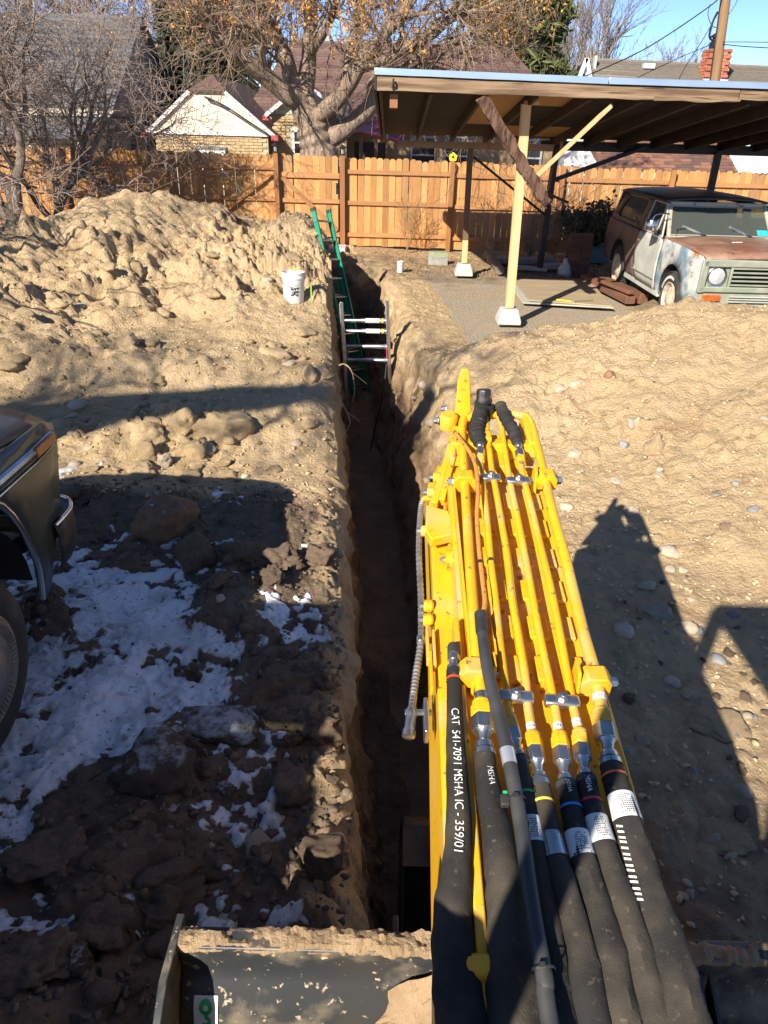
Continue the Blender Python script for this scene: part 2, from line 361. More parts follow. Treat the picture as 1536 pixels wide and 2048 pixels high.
# soil kinds: R moist dark topsoil, G grey gravel pad, B damp subsoil of the cut, A leaf litter
Xf, Yf, Zf = V[:, 0], V[:, 1], V[:, 2]
leftv = np.repeat(np.concatenate([np.ones(nu_s+nw+nf//2), np.zeros(nf-nf//2+nw+nu_s)])[None, :] > .5, nr, 0).ravel()
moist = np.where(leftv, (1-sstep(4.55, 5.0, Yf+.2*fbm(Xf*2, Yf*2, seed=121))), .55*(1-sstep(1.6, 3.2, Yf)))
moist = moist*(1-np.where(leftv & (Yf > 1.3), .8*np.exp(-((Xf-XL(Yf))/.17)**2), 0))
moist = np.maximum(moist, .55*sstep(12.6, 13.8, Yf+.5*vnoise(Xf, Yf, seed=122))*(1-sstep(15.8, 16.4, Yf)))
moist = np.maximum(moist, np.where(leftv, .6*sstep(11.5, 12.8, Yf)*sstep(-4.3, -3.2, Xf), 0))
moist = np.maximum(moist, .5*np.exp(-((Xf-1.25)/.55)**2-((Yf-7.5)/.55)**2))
grav = gravel_mask(Xf, Yf)
sub = sstep(-.12, -.75, Zf)
litter = sstep(14.4, 16.2, Yf)
att = me.color_attributes.new('soil', 'FLOAT_COLOR', 'POINT')
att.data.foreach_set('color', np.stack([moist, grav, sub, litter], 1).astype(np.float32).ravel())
def ground_mat():
    m = bpy.data.materials.new('soil'); m.use_nodes = True; t = m.node_tree; N = t.nodes; L = t.links; p = N['Principled BSDF']
    p.inputs['Roughness'].default_value = .92; p.inputs['Specular IOR Level'].default_value = .2
    at = N.new('ShaderNodeAttribute'); at.attribute_name = 'soil'; sep = N.new('ShaderNodeSeparateColor'); L.new(at.outputs['Color'], sep.inputs[0])
    tc = N.new('ShaderNodeTexCoord')
    def noise(s, d=6, r=.6):
        n = N.new('ShaderNodeTexNoise'); n.inputs['Scale'].default_value = s; n.inputs['Detail'].default_value = d; n.inputs['Roughness'].default_value = r; L.new(tc.outputs['Object'], n.inputs[0]); return n.outputs['Fac']
    def rng(f, a, b, c=0., d=1.):
        r = N.new('ShaderNodeMapRange'); L.new(f, r.inputs[0])
        for k, v in enumerate((a, b, c, d)): r.inputs[k+1].default_value = v
        return r.outputs[0]
    def mix(f, a, b):
        x = N.new('ShaderNodeMix'); x.data_type = 'RGBA'
        for s, v in ((0, f), (6, a), (7, b)):
            if isinstance(v, (tuple, float)): x.inputs[s].default_value = (*v, 1) if isinstance(v, tuple) else v
            else: L.new(v, x.inputs[s])
        return x.outputs[2]
    def math_(op, a, b):
        x = N.new('ShaderNodeMath'); x.operation = op
        for s, v in ((0, a), (1, b)):
            if isinstance(v, float): x.inputs[s].default_value = v
            else: L.new(v, x.inputs[s])
        return x.outputs[0]
    def vor(s):
        n = N.new('ShaderNodeTexVoronoi'); n.inputs['Scale'].default_value = s; L.new(tc.outputs['Object'], n.inputs['Vector']); return n
    dry = mix(rng(noise(1.3), .35, .65), (.58, .43, .25), (.51, .37, .21))
    dry = mix(rng(noise(9, 8), .52, .70), dry, (.39, .27, .145))
    dry = mix(rng(noise(55, 4), .60, .75), dry, (.64, .53, .38))
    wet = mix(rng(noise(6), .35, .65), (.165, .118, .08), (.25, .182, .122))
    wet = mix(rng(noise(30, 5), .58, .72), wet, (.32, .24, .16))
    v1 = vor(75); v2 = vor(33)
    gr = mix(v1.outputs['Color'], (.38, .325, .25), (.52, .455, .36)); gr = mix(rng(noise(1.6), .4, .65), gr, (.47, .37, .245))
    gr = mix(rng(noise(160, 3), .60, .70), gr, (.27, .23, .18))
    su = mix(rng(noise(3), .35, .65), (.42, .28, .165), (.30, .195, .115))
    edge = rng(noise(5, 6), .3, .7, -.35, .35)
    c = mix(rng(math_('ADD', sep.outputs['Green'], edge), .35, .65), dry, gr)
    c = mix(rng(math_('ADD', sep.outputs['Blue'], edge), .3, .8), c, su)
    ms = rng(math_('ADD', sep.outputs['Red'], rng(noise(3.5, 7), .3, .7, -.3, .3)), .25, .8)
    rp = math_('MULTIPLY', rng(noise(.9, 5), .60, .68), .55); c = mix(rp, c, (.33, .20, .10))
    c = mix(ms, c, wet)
    lf = math_('MULTIPLY', rng(noise(28, 5), .50, .60), at.outputs['Alpha'])
    c = mix(lf, c, (.20, .12, .055))
    L.new(c, p.inputs['Base Color'])
    hsum = math_('ADD', math_('MULTIPLY', noise(45, 9, .7), 1.0), math_('MULTIPLY', noise(190, 4, .6), .45))
    hsum = math_('ADD', hsum, math_('MULTIPLY', math_('MULTIPLY', v1.outputs['Distance'], sep.outputs['Green']), -.5))
    hsum = math_('ADD', hsum, math_('MULTIPLY', v2.outputs['Distance'], -.35))
    b = N.new('ShaderNodeBump'); b.inputs['Strength'].default_value = .85; b.inputs['Distance'].default_value = .034; L.new(hsum, b.inputs['Height']); L.new(b.outputs[0], p.inputs['Normal'])
    return m
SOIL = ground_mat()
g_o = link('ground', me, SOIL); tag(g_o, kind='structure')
# snow: a thin crust that comes and goes just above the soil
sx = np.linspace(-4.2, -.15, 400); sy = np.linspace(.75, 5.1, 470)
SX, SY = np.meshgrid(sx, sy); 
cov = snow_cover(SX, SY); cov = np.where(SX < XL(SY)-.08, cov, -3)
spk = fbm(SX*16, SY*16, o=3, seed=131)
thick = .030*np.clip(cov*1.1+1.1*spk*np.clip(1.35-cov, .12, 1), -1.2, .9)
ridge = .035*np.exp(-((SX+1.42-.12*(SY-2))/.13)**2)*sstep(1.5, 2.1, SY)*(1-sstep(2.9, 3.5, SY))
SZ = height(SX, SY, False)+.55*(height(SX, SY)-height(SX, SY, False))+thick+ridge*(cov > 0)-.004+.004*fbm(SX*30, SY*30, o=2, seed=132)
hd = height(SX, SY)
keep = (SZ > hd-.03) & (cov > -2)
idx = np.arange(SX.size).reshape(SX.shape)
q = keep[:-1, :-1] & keep[1:, :-1] & keep[:-1, 1:] & keep[1:, 1:]
a = idx[:-1, :-1][q]; b_ = idx[:-1, 1:][q]; c_ = idx[1:, 1:][q]; d_ = idx[1:, :-1][q]
FS = np.stack([a, b_, c_, d_], 1); used = np.unique(FS); rem = np.zeros(SX.size, int); rem[used] = np.arange(len(used))
VS = np.stack([SX, SY, SZ], -1).reshape(-1, 3)[used]; FS = rem[FS]
sme = bpy.data.meshes.new('snow'); sme.from_pydata(VS.tolist(), [], FS.tolist()); sme.polygons.foreach_set('use_smooth', np.ones(len(FS), bool))
sa = sme.attributes.new('cover', 'FLOAT', 'POINT'); sa.data.foreach_set('value', np.clip((SZ-hd).ravel()[used]/.03, -1, 1).astype(np.float32))
SNOW = M('snow', (.74, .75, .77), .5, c2=(.50, .49, .47), ns=5, thr=(.45, .75), bump=.35, bs=70, spots=[((.13, .10, .075), 46, .62, .68), ((.30, .25, .20), 11, .60, .78)])
_t = SNOW.node_tree; _N = _t.nodes; _L = _t.links; _p = _N['Principled BSDF']; _src = _p.inputs['Base Color'].links[0].from_socket
_a = _N.new('ShaderNodeAttribute'); _a.attribute_name = 'cover'; _n = _N.new('ShaderNodeTexNoise'); _n.inputs['Scale'].default_value = 22; _n.inputs['Detail'].default_value = 7; _n.inputs['Roughness'].default_value = .7
_tc = _N.new('ShaderNodeTexCoord'); _L.new(_tc.outputs['Object'], _n.inputs['Vector']); _m = _N.new('ShaderNodeMath'); _m.operation = 'MULTIPLY_ADD'; _m.inputs[1].default_value = 1.6; _m.inputs[2].default_value = -.72; _L.new(_n.outputs['Fac'], _m.inputs[0])
_s = _N.new('ShaderNodeMath'); _L.new(_a.outputs['Fac'], _s.inputs[0]); _L.new(_m.outputs[0], _s.inputs[1]); _r = _N.new('ShaderNodeMapRange'); _r.inputs[1].default_value = -.15; _r.inputs[2].default_value = .42; _L.new(_s.outputs[0], _r.inputs[0])
_x = _N.new('ShaderNodeMix'); _x.data_type = 'RGBA'; _L.new(_r.outputs[0], _x.inputs[0]); _x.inputs[6].default_value = (.17, .13, .095, 1); _L.new(_src, _x.inputs[7]); _L.new(_x.outputs[2], _p.inputs['Base Color'])      # thin wet edge shows the mud
tag(link('snow', sme, SNOW), kind='stuff')
# ------------------------------------------------------------------ cedar fence along the back of the yard
rnd = random.Random(11)
CEDAR = M('cedar_boards', (.42, .195, .06), .75, c2=(.51, .265, .092), ns=3, thr=(.3, .7), stretch=(5, 5, .45), objvar=.34, bump=.35, bs=30, spots=[((.24, .10, .03), 9, .60, .70), ((.33, .22, .13), 1.3, .58, .75)])
CEDAR_D = M('stained_post_wood', (.27, .105, .035), .7, c2=(.36, .16, .055), ns=3, stretch=(5, 5, .5), objvar=.15, bump=.2, bs=30)
CEDAR_R = M('rail_wood', (.36, .16, .055), .7, c2=(.42, .21, .08), ns=3, stretch=(.5, 5, 5), objvar=.15, bump=.2, bs=30)
IRON = M('black_iron', (.02, .02, .02), .5, .3)
FY = 17.0
FT = lambda x: 1.80-.009*(x+1)
def picket_mesh(w, h, seed):
    r = random.Random(seed); c = .032+r.uniform(-.006, .006); t = .016
    P = [(-w/2, 0, 0), (w/2, 0, 0), (w/2, 0, h-c), (w/2-c, 0, h), (-w/2+c, 0, h), (-w/2, 0, h-c)]
    b = MB(); b.prism(P, (0, t, 0))
    me = bpy.data.meshes.new('picket'); me.from_pydata(b.v, [], b.f); bm = bmesh.new(); bm.from_mesh(me); bmesh.ops.recalc_face_normals(bm, faces=bm.faces); bm.to_mesh(me); bm.free()
    me.materials.append(CEDAR); return me
PK = [picket_mesh(.132+.004*(k % 3), 1.76+.012*(k % 4), k) for k in range(8)]
def pickets(root, x0, x1, z0=.03):
    x = x0; 
    while x < x1-.06:
        w = .140
        o = share(rnd.choice(PK), 'picket', root, (x+w/2, FY+.045+rnd.uniform(-.003, .003), z0+FT(x)-1.80+rnd.uniform(-.012, .012)), (rnd.uniform(-.006, .006), rnd.uniform(-.009, .009), rnd.uniform(-.04, .04)))
        x += w
fence = thing('wooden_fence', 'tall cedar board fence with brown posts running along the back of the yard', 'fence', (1, FY, 0))
POSTS = [-9.6, -7.2, -4.8, -2.53, -1.10, 1.27, 3.65, 6.02, 8.4, 10.8]
def rail(root, x0, x1, z, nm='rail', yo=0.0, h=.085):
    r = MB(); r.box(((x0+x1)/2, FY+.014+yo, z+FT((x0+x1)/2)-1.8), (x1-x0, .038, h)); return r.build(nm, CEDAR_R, root, bevel=.004)
for k, px in enumerate(POSTS):
    p = MB(); z1 = FT(px)+(.06 if px in (-2.53, -1.10) else .01)
    p.box((px, FY-.05, z1/2-.1), (.10 if px < -2 or px > -1 else .11, .10, z1+.2)); p.build('post', CEDAR_D, fence, bevel=.006)
for a0, a1 in zip(POSTS[:-1], POSTS[1:]):
    if a0 == -2.53: continue
    for z in ((.27, .93, 1.55)): rail(fence, a0+.05, a1-.05, z)
pickets(fence, POSTS[0], -2.60); pickets(fence, -1.06, POSTS[-1])
br = MB(); br.beam((-4.0, FY+.005, .45), (-2.62, FY+.005, 1.45), .035, .085, (0, 1, 0)); br.build('diagonal_brace', CEDAR_R, fence)
gate = thing('garden_gate', 'cedar board gate with a diagonal brace and black latch between two lantern posts', 'gate', (-1.8, FY, 0))
pickets(gate, -2.46, -1.16, .06)
for z in (.25, .93, 1.44): rail(gate, -2.46, -1.17, z, h=.11 if z != .93 else .085)
d = MB(); d.beam((-2.42, FY-.02, 1.40), (-1.22, FY-.02, .34), .09, .036, (0, 1, 0)); d.build('diagonal_brace', CEDAR_R, gate, bevel=.003)
d = MB(); d.box((-1.22, FY-.03, 1.2), (.05, .03, .22)); d.box((-1.22, FY-.05, 1.26), (.03, .05, .04)); d.build('latch', IRON, gate, bevel=.004)
LGLASS = M('lantern_glass', (.35, .33, .28), .25)
def lantern(x, label):
    z = FT(x)+.06
    t = thing('post_lantern', label, 'lantern', (x, FY-.05, z), 'lanterns on the gate posts')
    b = MB(); b.box((x, FY-.05, z+.012), (.125, .125, .024)); b.build('lantern_base', IRON, t)
    b = MB(); b.lathe([(.035, .024), (.045, .10), (.045, .12)], (x, FY-.05, z), n=6); b.build('lantern_pane', LGLASS, t)
    b = MB()
    for k in range(4):
        a = math.pi/4+k*math.pi/2; b.beam((x+.055*math.cos(a), FY-.05+.055*math.sin(a), z+.02), (x+.06*math.cos(a), FY-.05+.06*math.sin(a), z+.13), .01, .01)
    b.build('lantern_frame', IRON, t)
    b = MB(); b.lathe([(.085, .13), (.06, .155), (.025, .185), (.008, .20)], (x, FY-.05, z), n=8); b.build('lantern_cap', IRON, t)
lantern(-2.53, 'small black lantern on the gate post below the cream gable')
lantern(-1.10, 'small black lantern on the gate post beside the big tree trunk')
# yellow bird house on the fence and little yard signs behind
t = thing('bird_house', 'small bright yellow bird house on top of the fence', 'bird house', (1.27, FY+.1, 1.80))
b = MB(); b.prism([(1.20, FY+.03, 1.81), (1.34, FY+.03, 1.81), (1.355, FY+.03, 1.91), (1.27, FY+.03, 1.97), (1.185, FY+.03, 1.91)], (0, .1, 0)); b.build('house_box', M('yellow_paint', (.85, .62, .02), .5), t)
b = MB(); b.lathe([(.027, 0), (.027, .006)], (1.27, FY+.03, 1.88), (0, -1, 0), 14); b.build('entrance_hole', IRON, t)
b = MB(); b.cyl((1.27, FY+.08, 1.3), (1.27, FY+.08, 1.81), .012, 8); b.build('stake', IRON, t)

# ------------------------------------------------------------------ carport
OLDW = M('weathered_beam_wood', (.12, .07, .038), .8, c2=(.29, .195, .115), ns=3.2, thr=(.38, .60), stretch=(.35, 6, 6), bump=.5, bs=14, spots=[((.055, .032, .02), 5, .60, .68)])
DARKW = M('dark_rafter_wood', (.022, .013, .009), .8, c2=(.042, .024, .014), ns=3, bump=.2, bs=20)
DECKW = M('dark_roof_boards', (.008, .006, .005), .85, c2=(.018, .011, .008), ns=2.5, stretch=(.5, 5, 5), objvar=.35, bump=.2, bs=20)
PLY = M('new_plywood', (.36, .19, .06), .7, c2=(.42, .21, .065), ns=2, stretch=(.6, 4, 4))
PINE = M('new_pine', (.72, .47, .24), .65, c2=(.64, .38, .17), ns=2.5, stretch=(6, 6, .4), bump=.12, bs=25, spots=[((.40, .20, .075), 7, .70, .74)])
OLDPINE = M('tan_crossbeam_wood', (.33, .19, .105), .75, c2=(.26, .14, .075), ns=3, stretch=(.4, 5, 5), bump=.2)
BLACKP = M('black_post_paint', (.018, .013, .012), .6, c2=(.03, .02, .017), ns=6)
SPLIT = M('split_timber', (.085, .034, .022), .8, c2=(.22, .13, .085), ns=1.8, thr=(.4, .6), stretch=(9, 9, .5), bump=.9, bs=12, spots=[((.03, .015, .012), 3, .58, .66)])
FLASH = M('galvanised_flashing', (.62, .70, .78), .32, .85, c2=(.50, .58, .66), ns=3, thr=(.4, .7), stretch=(.6, 3, 3))
cp = thing('carport', 'open wooden carport with a metal edged lean roof over the old vehicle', 'carport', (2.5, 12, 0))
YF_, YB_ = 9.62, 14.9
XA, XB = -.24, 7.2
zf = lambda x: 2.935-.0115*(x-XA) if x < 2.45 else 2.904-.003*(x-2.45)        # underside of the roof deck at the front edge
zb = lambda x: 2.30
def zr(x, y): return zf(x)+(zb(x)-zf(x))*(y-YF_)/(YB_-YF_)
# roof deck: boards run along x
nb = 26
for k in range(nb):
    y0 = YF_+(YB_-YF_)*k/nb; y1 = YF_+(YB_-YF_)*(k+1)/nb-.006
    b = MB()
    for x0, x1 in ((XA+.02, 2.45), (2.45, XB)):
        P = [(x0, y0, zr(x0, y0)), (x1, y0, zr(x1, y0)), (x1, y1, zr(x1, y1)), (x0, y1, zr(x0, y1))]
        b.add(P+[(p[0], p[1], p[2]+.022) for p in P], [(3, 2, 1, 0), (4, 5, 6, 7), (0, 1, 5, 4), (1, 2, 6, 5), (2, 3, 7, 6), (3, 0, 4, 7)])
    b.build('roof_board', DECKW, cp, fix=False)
b = MB()
for x0, x1 in ((XA, 2.45), (2.45, XB)):
    P = [(x0, YF_-.02, zf(x0)+.028), (x1, YF_-.02, zf(x1)+.028), (x1, YB_+.03, zb(x1)+.028), (x0, YB_+.03, zb(x0)+.028)]
    b.add(P+[(p[0], p[1], p[2]+.012) for p in P], [(3, 2, 1, 0), (4, 5, 6, 7), (0, 1, 5, 4), (1, 2, 6, 5), (2, 3, 7, 6), (3, 0, 4, 7)])
b.build('roof_covering', M('roll_roofing', (.06, .06, .06), .9, bump=.3, bs=80), cp)
# rafters
RX = [XA+.06, .42, 1.04, 1.66, 2.28, 2.9, 3.52, 4.14, 4.76, 5.38, 6.0, 6.62]
for k, x in enumerate(RX):
    b = MB(); x2 = x
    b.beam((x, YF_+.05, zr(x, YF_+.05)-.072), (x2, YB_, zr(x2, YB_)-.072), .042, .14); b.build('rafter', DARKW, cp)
# plywood patches seen from below between rafters
for x0, x1, y0, y1 in ((1.07, 1.63, 9.75, 13.1), (1.69, 2.25, 9.75, 11.1), (1.69, 2.9, 13.2, 14.5)):
    b = MB(); P = [(x0, y0, zr(x0, y0)-.012), (x1, y0, zr(x1, y0)-.012), (x1, y1, zr(x1, y1)-.012), (x0, y1, zr(x0, y1)-.012)]
    b.prism(P, (0, 0, .010)); b.build('plywood_patch', PLY, cp)
# fascia: two old planks, and the flashing strips above
def plank(x0, x1, zlo, zhi, y, t, mat, nm, n=14, wob=.006, seed=0):
    b = MB(); r = random.Random(seed); V = []
    for i in range(n+1):
        x = x0+(x1-x0)*i/n; w0 = r.uniform(-wob, wob); w1 = r.uniform(-wob, wob)
        V += [(x, y, zlo(x)+w0), (x, y+t, zlo(x)+w0), (x, y+t, zhi(x)+w1), (x, y, zhi(x)+w1)]
    F = [(i*4+k, i*4+(k+1) % 4, i*4+4+(k+1) % 4, i*4+4+k) for i in range(n) for k in range(4)]+[(3, 2, 1, 0), (n*4, n*4+1, n*4+2, n*4+3)]
    b.add(V, F); return b.build(nm, mat, cp, bevel=.004)
plank(XA+.02, 3.98, lambda x: zf(x)-.135+.004*x, lambda x: zf(x)+.01, YF_-.035, .05, OLDW, 'fascia_plank', seed=1)
plank(3.99, XB, lambda x: zf(x)-.095, lambda x: zf(x)+.01, YF_-.03, .05, OLDW, 'fascia_plank', seed=2)
plank(3.0, 4.0, lambda x: zf(x)-.125, lambda x: zf(x)-.085, YF_-.055, .022, OLDW, 'split_strip', n=6, wob=.012, seed=3)
plank(XA-.01, 2.44, lambda x: zf(x)+.018, lambda x: zf(x)+.085, YF_-.06, .006, FLASH, 'flashing', wob=.0015, seed=4)
plank(2.445, XB, lambda x: zf(x)+.018, lambda x: zf(x)+.085, YF_-.063, .006, FLASH, 'flashing', wob=.0015, seed=5)
for x0, x1 in ((XA-.01, 2.44), (2.445, XB)):
    b = MB(); b.prism([(x0, YF_-.06, zf(x0)+.083), (x1, YF_-.06, zf(x1)+.083), (x1, YF_+.14, zr(x1, YF_+.14)+.085), (x0, YF_+.14, zr(x0, YF_+.14)+.085)], (0, 0, .004)); b.build('flashing_top', FLASH, cp)
b = MB(); b.box((XA+.006, (YF_+YB_)/2, 2.62), (.02, .02, .02))
# left gable edge board
b = MB(); b.beam((XA, YF_-.03, zf(XA)-.05), (XA, YB_, zb(XA)-.05), .03, .16); b.build('edge_board', DARKW, cp)
# eye bolt, cut beam end
b = MB(); b.tube([(-.03, YF_-.07, 2.85), (-.03, YF_-.10, 2.87), (-.03, YF_-.10, 2.90), (-.03, YF_-.07, 2.91)], .012, 8); b.lathe([(.022, 0), (.022, .02)], (-.03, YF_-.035, 2.83), (0, -1, 0), 6); b.build('eye_bolt', IRON, cp)
b = MB(); b.box((-.02, YF_+.33, 2.70), (.095, .5, .145)); b.build('beam_end', M('cut_beam', (.24, .095, .04), .7, c2=(.30, .14, .06)), cp, bevel=.004)
# cross beams at the back
b = MB(); b.box((1.42, 13.95, 2.165), (2.72, .05, .11)); b.build('crossbeam', OLDPINE, cp, bevel=.004)
for x in (.28, 1.66, 2.9): 
    b = MB(); b.box((x, 13.91, 2.25), (.04, .03, .22)); b.build('cleat', OLDPINE, cp)
b = MB(); b.beam((2.7, YB_-.1, 2.19), (XB, YB_-.1, 2.19), .10, .16); b.build('crossbeam', BLACKP, cp)
# posts
def post(x0, y0, z0, x1, y1, z1, w, mat):
    b = MB(); b.beam((x0, y0, z0), (x1, y1, z1), w, w, (0, 1, 0)); return b.build('post', mat, cp, bevel=.005)
P1 = (1.70, 10.28); P2 = (1.37, 13.92)
post(*P1, .22, 1.63, 10.22, 2.72, .115, PINE)
b = MB(); b.box((1.70, 10.22, 2.735), (.19, .10, .04)); b.build('shim_block', PINE, cp)
TWO = M('post_brown_half_stained', (.13, .072, .042), .7, c2=(.17, .10, .06), ns=3, stretch=(5, 5, .5))
post(*P2, .22, 1.36, 13.92, .62, .10, PINE); post(1.36, 13.92, .62, 1.33, 13.92, 2.11, .10, TWO)
post(2.94, 14.68, 0, 2.98, 14.68, 2.16, .11, BLACKP); post(5.98, 14.7, 0, 5.96, 14.7, 2.16, .11, BLACKP)
# braces
def brace(p0, p1, w, t, mat, nm='brace'):
    b = MB(); b.beam(p0, p1, t, w, (0, 1, 0.0)); return b.build(nm, mat, cp, bevel=.003)
b = MB()     # split old timber brace crossing the front post, rotten lower end
A0 = np.array([1.00, YF_+.02, 2.77]); A1 = np.array([2.02, 10.16, 1.60]); ax = nrm(A1-A0); side = nrm(np.cross(ax, (0, 1, 0))); yv = np.cross(side, ax)
rr = random.Random(5); n = 22; V = []
for i in range(n+1):
    t_ = i/n; c = A0+(A1-A0)*t_; w = .068*(1-.28*max(0, t_-.75)*4*.8); th = .04
    e = [rr.uniform(-.006, .006)*(1+3*t_) for _ in range(4)]
    V += [c-side*(w+e[0])-yv*th, c+side*(w+e[1])-yv*th, c+side*(w+e[2])+yv*th, c-side*(w+e[3])+yv*th]
b.add(V, [(i*4+k, i*4+(k+1) % 4, i*4+4+(k+1) % 4, i*4+4+k) for i in range(n) for k in range(4)]+[(3, 2, 1, 0), (n*4, n*4+1, n*4+2, n*4+3)])
for k in range(5):       # splinters at the torn end
    o = side*(-.05+.025*k); b.beam(A1-ax*.1+o, A1+ax*rr.uniform(.0, .16)+o*.8, .02, .05, (0, 1, 0))
b.build('split_brace', SPLIT, cp)
brace((2.55, YF_+.06, 2.72), (1.75, 10.23, 1.80), .105, .04, PINE)
brace((1.42, 13.95, 1.98), (2.9, 14.55, 1.02), .10, .04, DARKW); brace((2.05, 10.9, 1.70), (2.75, 12.2, 1.45), .05, .04, DARKW)
brace((2.98, 14.62, 1.62), (4.55, 14.62, 2.20), .16, .06, BLACKP); brace((2.93, 14.62, 1.45), (2.98, 14.62, 2.16), .26, .06, BLACKP, 'gusset')
# concrete pier blocks
CONC = M('pier_concrete', (.50, .50, .48), .85, c2=(.42, .42, .40), ns=5, bump=.3, bs=60)
def pier(x, y, z, label):
    b = MB(); lo, hi = .165, .115
    V = [(x+a*s, y+c*s, z+zz) for s, zz in ((lo, 0), (lo, .05), (hi, .21)) for a, c in ((-1, -1), (1, -1), (1, 1), (-1, 1))]
    b.add(V, [(3, 2, 1, 0)]+[(r*4+k, r*4+(k+1) % 4, r*4+4+(k+1) % 4, r*4+4+k) for r in (0, 1) for k in range(4)]+[(8, 9, 10, 11)])
    o = base(b.build('pier_block', CONC, None, bevel=.012)); tag(o, label, 'pier block', 'concrete pier blocks under the carport posts')
pier(1.70, 10.28, 0.0, 'concrete pier block under the near new pine post')
pier(1.37, 13.92, 0.0, 'concrete pier block under the far half stained post by the fence')
# ------------------------------------------------------------------ the mini excavator the picture is taken from
YEL = M('machine_yellow_paint', (.78, .43, .014), .40, c2=(.68, .35, .012), ns=5, thr=(.4, .7), spots=[((.60, .42, .19), 4.5, .50, .74), ((.24, .13, .04), 32, .63, .68), ((.42, .27, .11), 75, .66, .74)], spec=.5, bump=.04, bs=90)
STEEL = M('zinc_steel', (.62, .63, .62), .30, .95, c2=(.45, .45, .43), ns=30)
RUB = M('black_rubber_hose', (.022, .022, .022), .55, c2=(.05, .048, .044), ns=14, thr=(.45, .75), bump=.15, bs=120)
SLEEVE = M('woven_hose_sleeve', (.016, .015, .014), .85, c2=(.085, .068, .048), ns=7, thr=(.42, .78), bump=.6, bs=260, bdist=.003, spots=[((.10, .085, .06), 60, .62, .74)])
COND = M('grey_loom_tube', (.035, .036, .038), .55, c2=(.08, .078, .075), ns=9, thr=(.45, .75))
BLKM = M('dusty_black_paint', (.030, .034, .038), .45, c2=(.075, .07, .06), ns=3, thr=(.5, .8), spots=[((.30, .25, .18), 6, .52, .80), ((.52, .43, .30), 14, .66, .69), ((.40, .33, .23), 45, .64, .70)])
FLEXM = M('steel_flex_conduit', (.50, .50, .47), .38, .8, c2=(.30, .29, .26), ns=20)
ORC = M('orange_flecked_cable', (.68, .25, .045), .55, c2=(.12, .05, .02), ns=90, det=2, thr=(.62, .66))
WHT = M('white_print', (.80, .80, .77), .6, c2=(.30, .29, .27), ns=70, thr=(.56, .72))
LBL = M('white_label', (.78, .79, .78), .5, c2=(.66, .66, .64), ns=10)
INK = M('dark_label_ink', (.03, .03, .035), .6)
RINGS = {k: M(k+'_band', c, .5) for k, c in dict(red=(.72, .07, .03), yellow=(.80, .66, .08), blue=(.03, .25, .72), crimson=(.62, .03, .06), orange=(.70, .14, .03), green=(.03, .45, .13)).items()}
DIRT = M('caked_dirt', (.44, .32, .19), .95, c2=(.32, .22, .13), ns=9, bump=.9, bs=60, bdist=.02)
SL = .165
def BP(px, py, h=0.0):
    d = ray(px, py); t = (1.30+h-CAMH+SL*(0-1.22))/(d[2]-SL*d[1]); return CAMP+d*t
def on(x, y, h=0.0): return np.array([x, y, 1.30+SL*(y-1.22)+h])
NB = nrm((0, -SL, 1)); AB = nrm((0, 1, SL)); XB_ = np.array([1.0, 0, 0])
def spline(pts, n=60):
    P = [np.asarray(p, float) for p in pts]; P = [2*P[0]-P[1]]+P+[2*P[-1]-P[-2]]; out = []
    m = len(P)-3; per = max(2, n//m)
    for i in range(m):
        a, b, c, d = P[i:i+4]
        for k in range(per):
            t = k/per; out.append(.5*((2*b)+(-a+c)*t+(2*a-5*b+4*c-d)*t*t+(-a+3*b-3*c+d)*t**3))
    out.append(P[-2]); return out
exc = thing('mini_excavator', 'yellow mini excavator boom with hydraulic tubes and black hoses above the trench, black blade below', 'excavator', (.36, -.6, 0))
def px_path(lst, h): return [BP(p[0], p[1], p[2] if len(p) > 2 else h) for p in lst]
# boom: a box beam with a raised plate that carries the tubes
def strip(name, left, right, h0, h1, mat=YEL, bevel=.004):
    """plate lying along the boom: left/right edges as (y,x) lists"""
    b = MB(); n = len(left); V = []
    for (y, xl_), (y2, xr_) in zip(left, right): V += [on(xl_, y, h0), on(xr_, y2, h0), on(xr_, y2, h1), on(xl_, y, h1)]
    b.add(V, [(i*4+k, i*4+(k+1) % 4, i*4+4+(k+1) % 4, i*4+4+k) for i in range(n-1) for k in range(4)]+[(3, 2, 1, 0), (4*n-4, 4*n-3, 4*n-2, 4*n-1)])
    return b.build(name, mat, exc, bevel=bevel)
prof = [(2.22, -.10), (2.30, -.20), (2.22, -.33), (1.9, -.36), (1.4, -.44), (.95, -.55), (.55, -.80), (.2, -.95), (.1, -.6), (.3, -.10), (1.2, -.10)]
b = MB(); b.prism([on(.150-.012*max(0, 1.6-y), y, h) for y, h in prof], (.385, 0, 0)); b.build('boom', YEL, exc, bevel=.008)
strip('boom_top_plate', [(.35, .19), (1.2, .200), (2.08, .205)], [(.35, .535), (1.2, .535), (2.08, .525)], -.098, -.012)
strip('boom_flange', [(.35, .172), (.9, .178), (1.45, .182)], [(.35, .196), (.9, .198), (1.45, .198)], -.097, .022)
strip('boom_flange', [(1.24, .212), (1.7, .214), (2.05, .216)], [(1.24, .219), (1.7, .221), (2.05, .222)], -.013, .03, bevel=.002)
for y0 in np.linspace(1.32, 1.98, 6):       # stepped stiffeners between the tubes
    for x0, x1 in ((.285, .335), (.375, .425), (.455, .49)):
        b = MB(); o = on(x0, y0, -.008); b.frame(on((x0+x1)/2, y0, -.008), XB_*(x1-x0), AB*.075, NB*.022); b.build('stiffener', YEL, exc, bevel=.003)
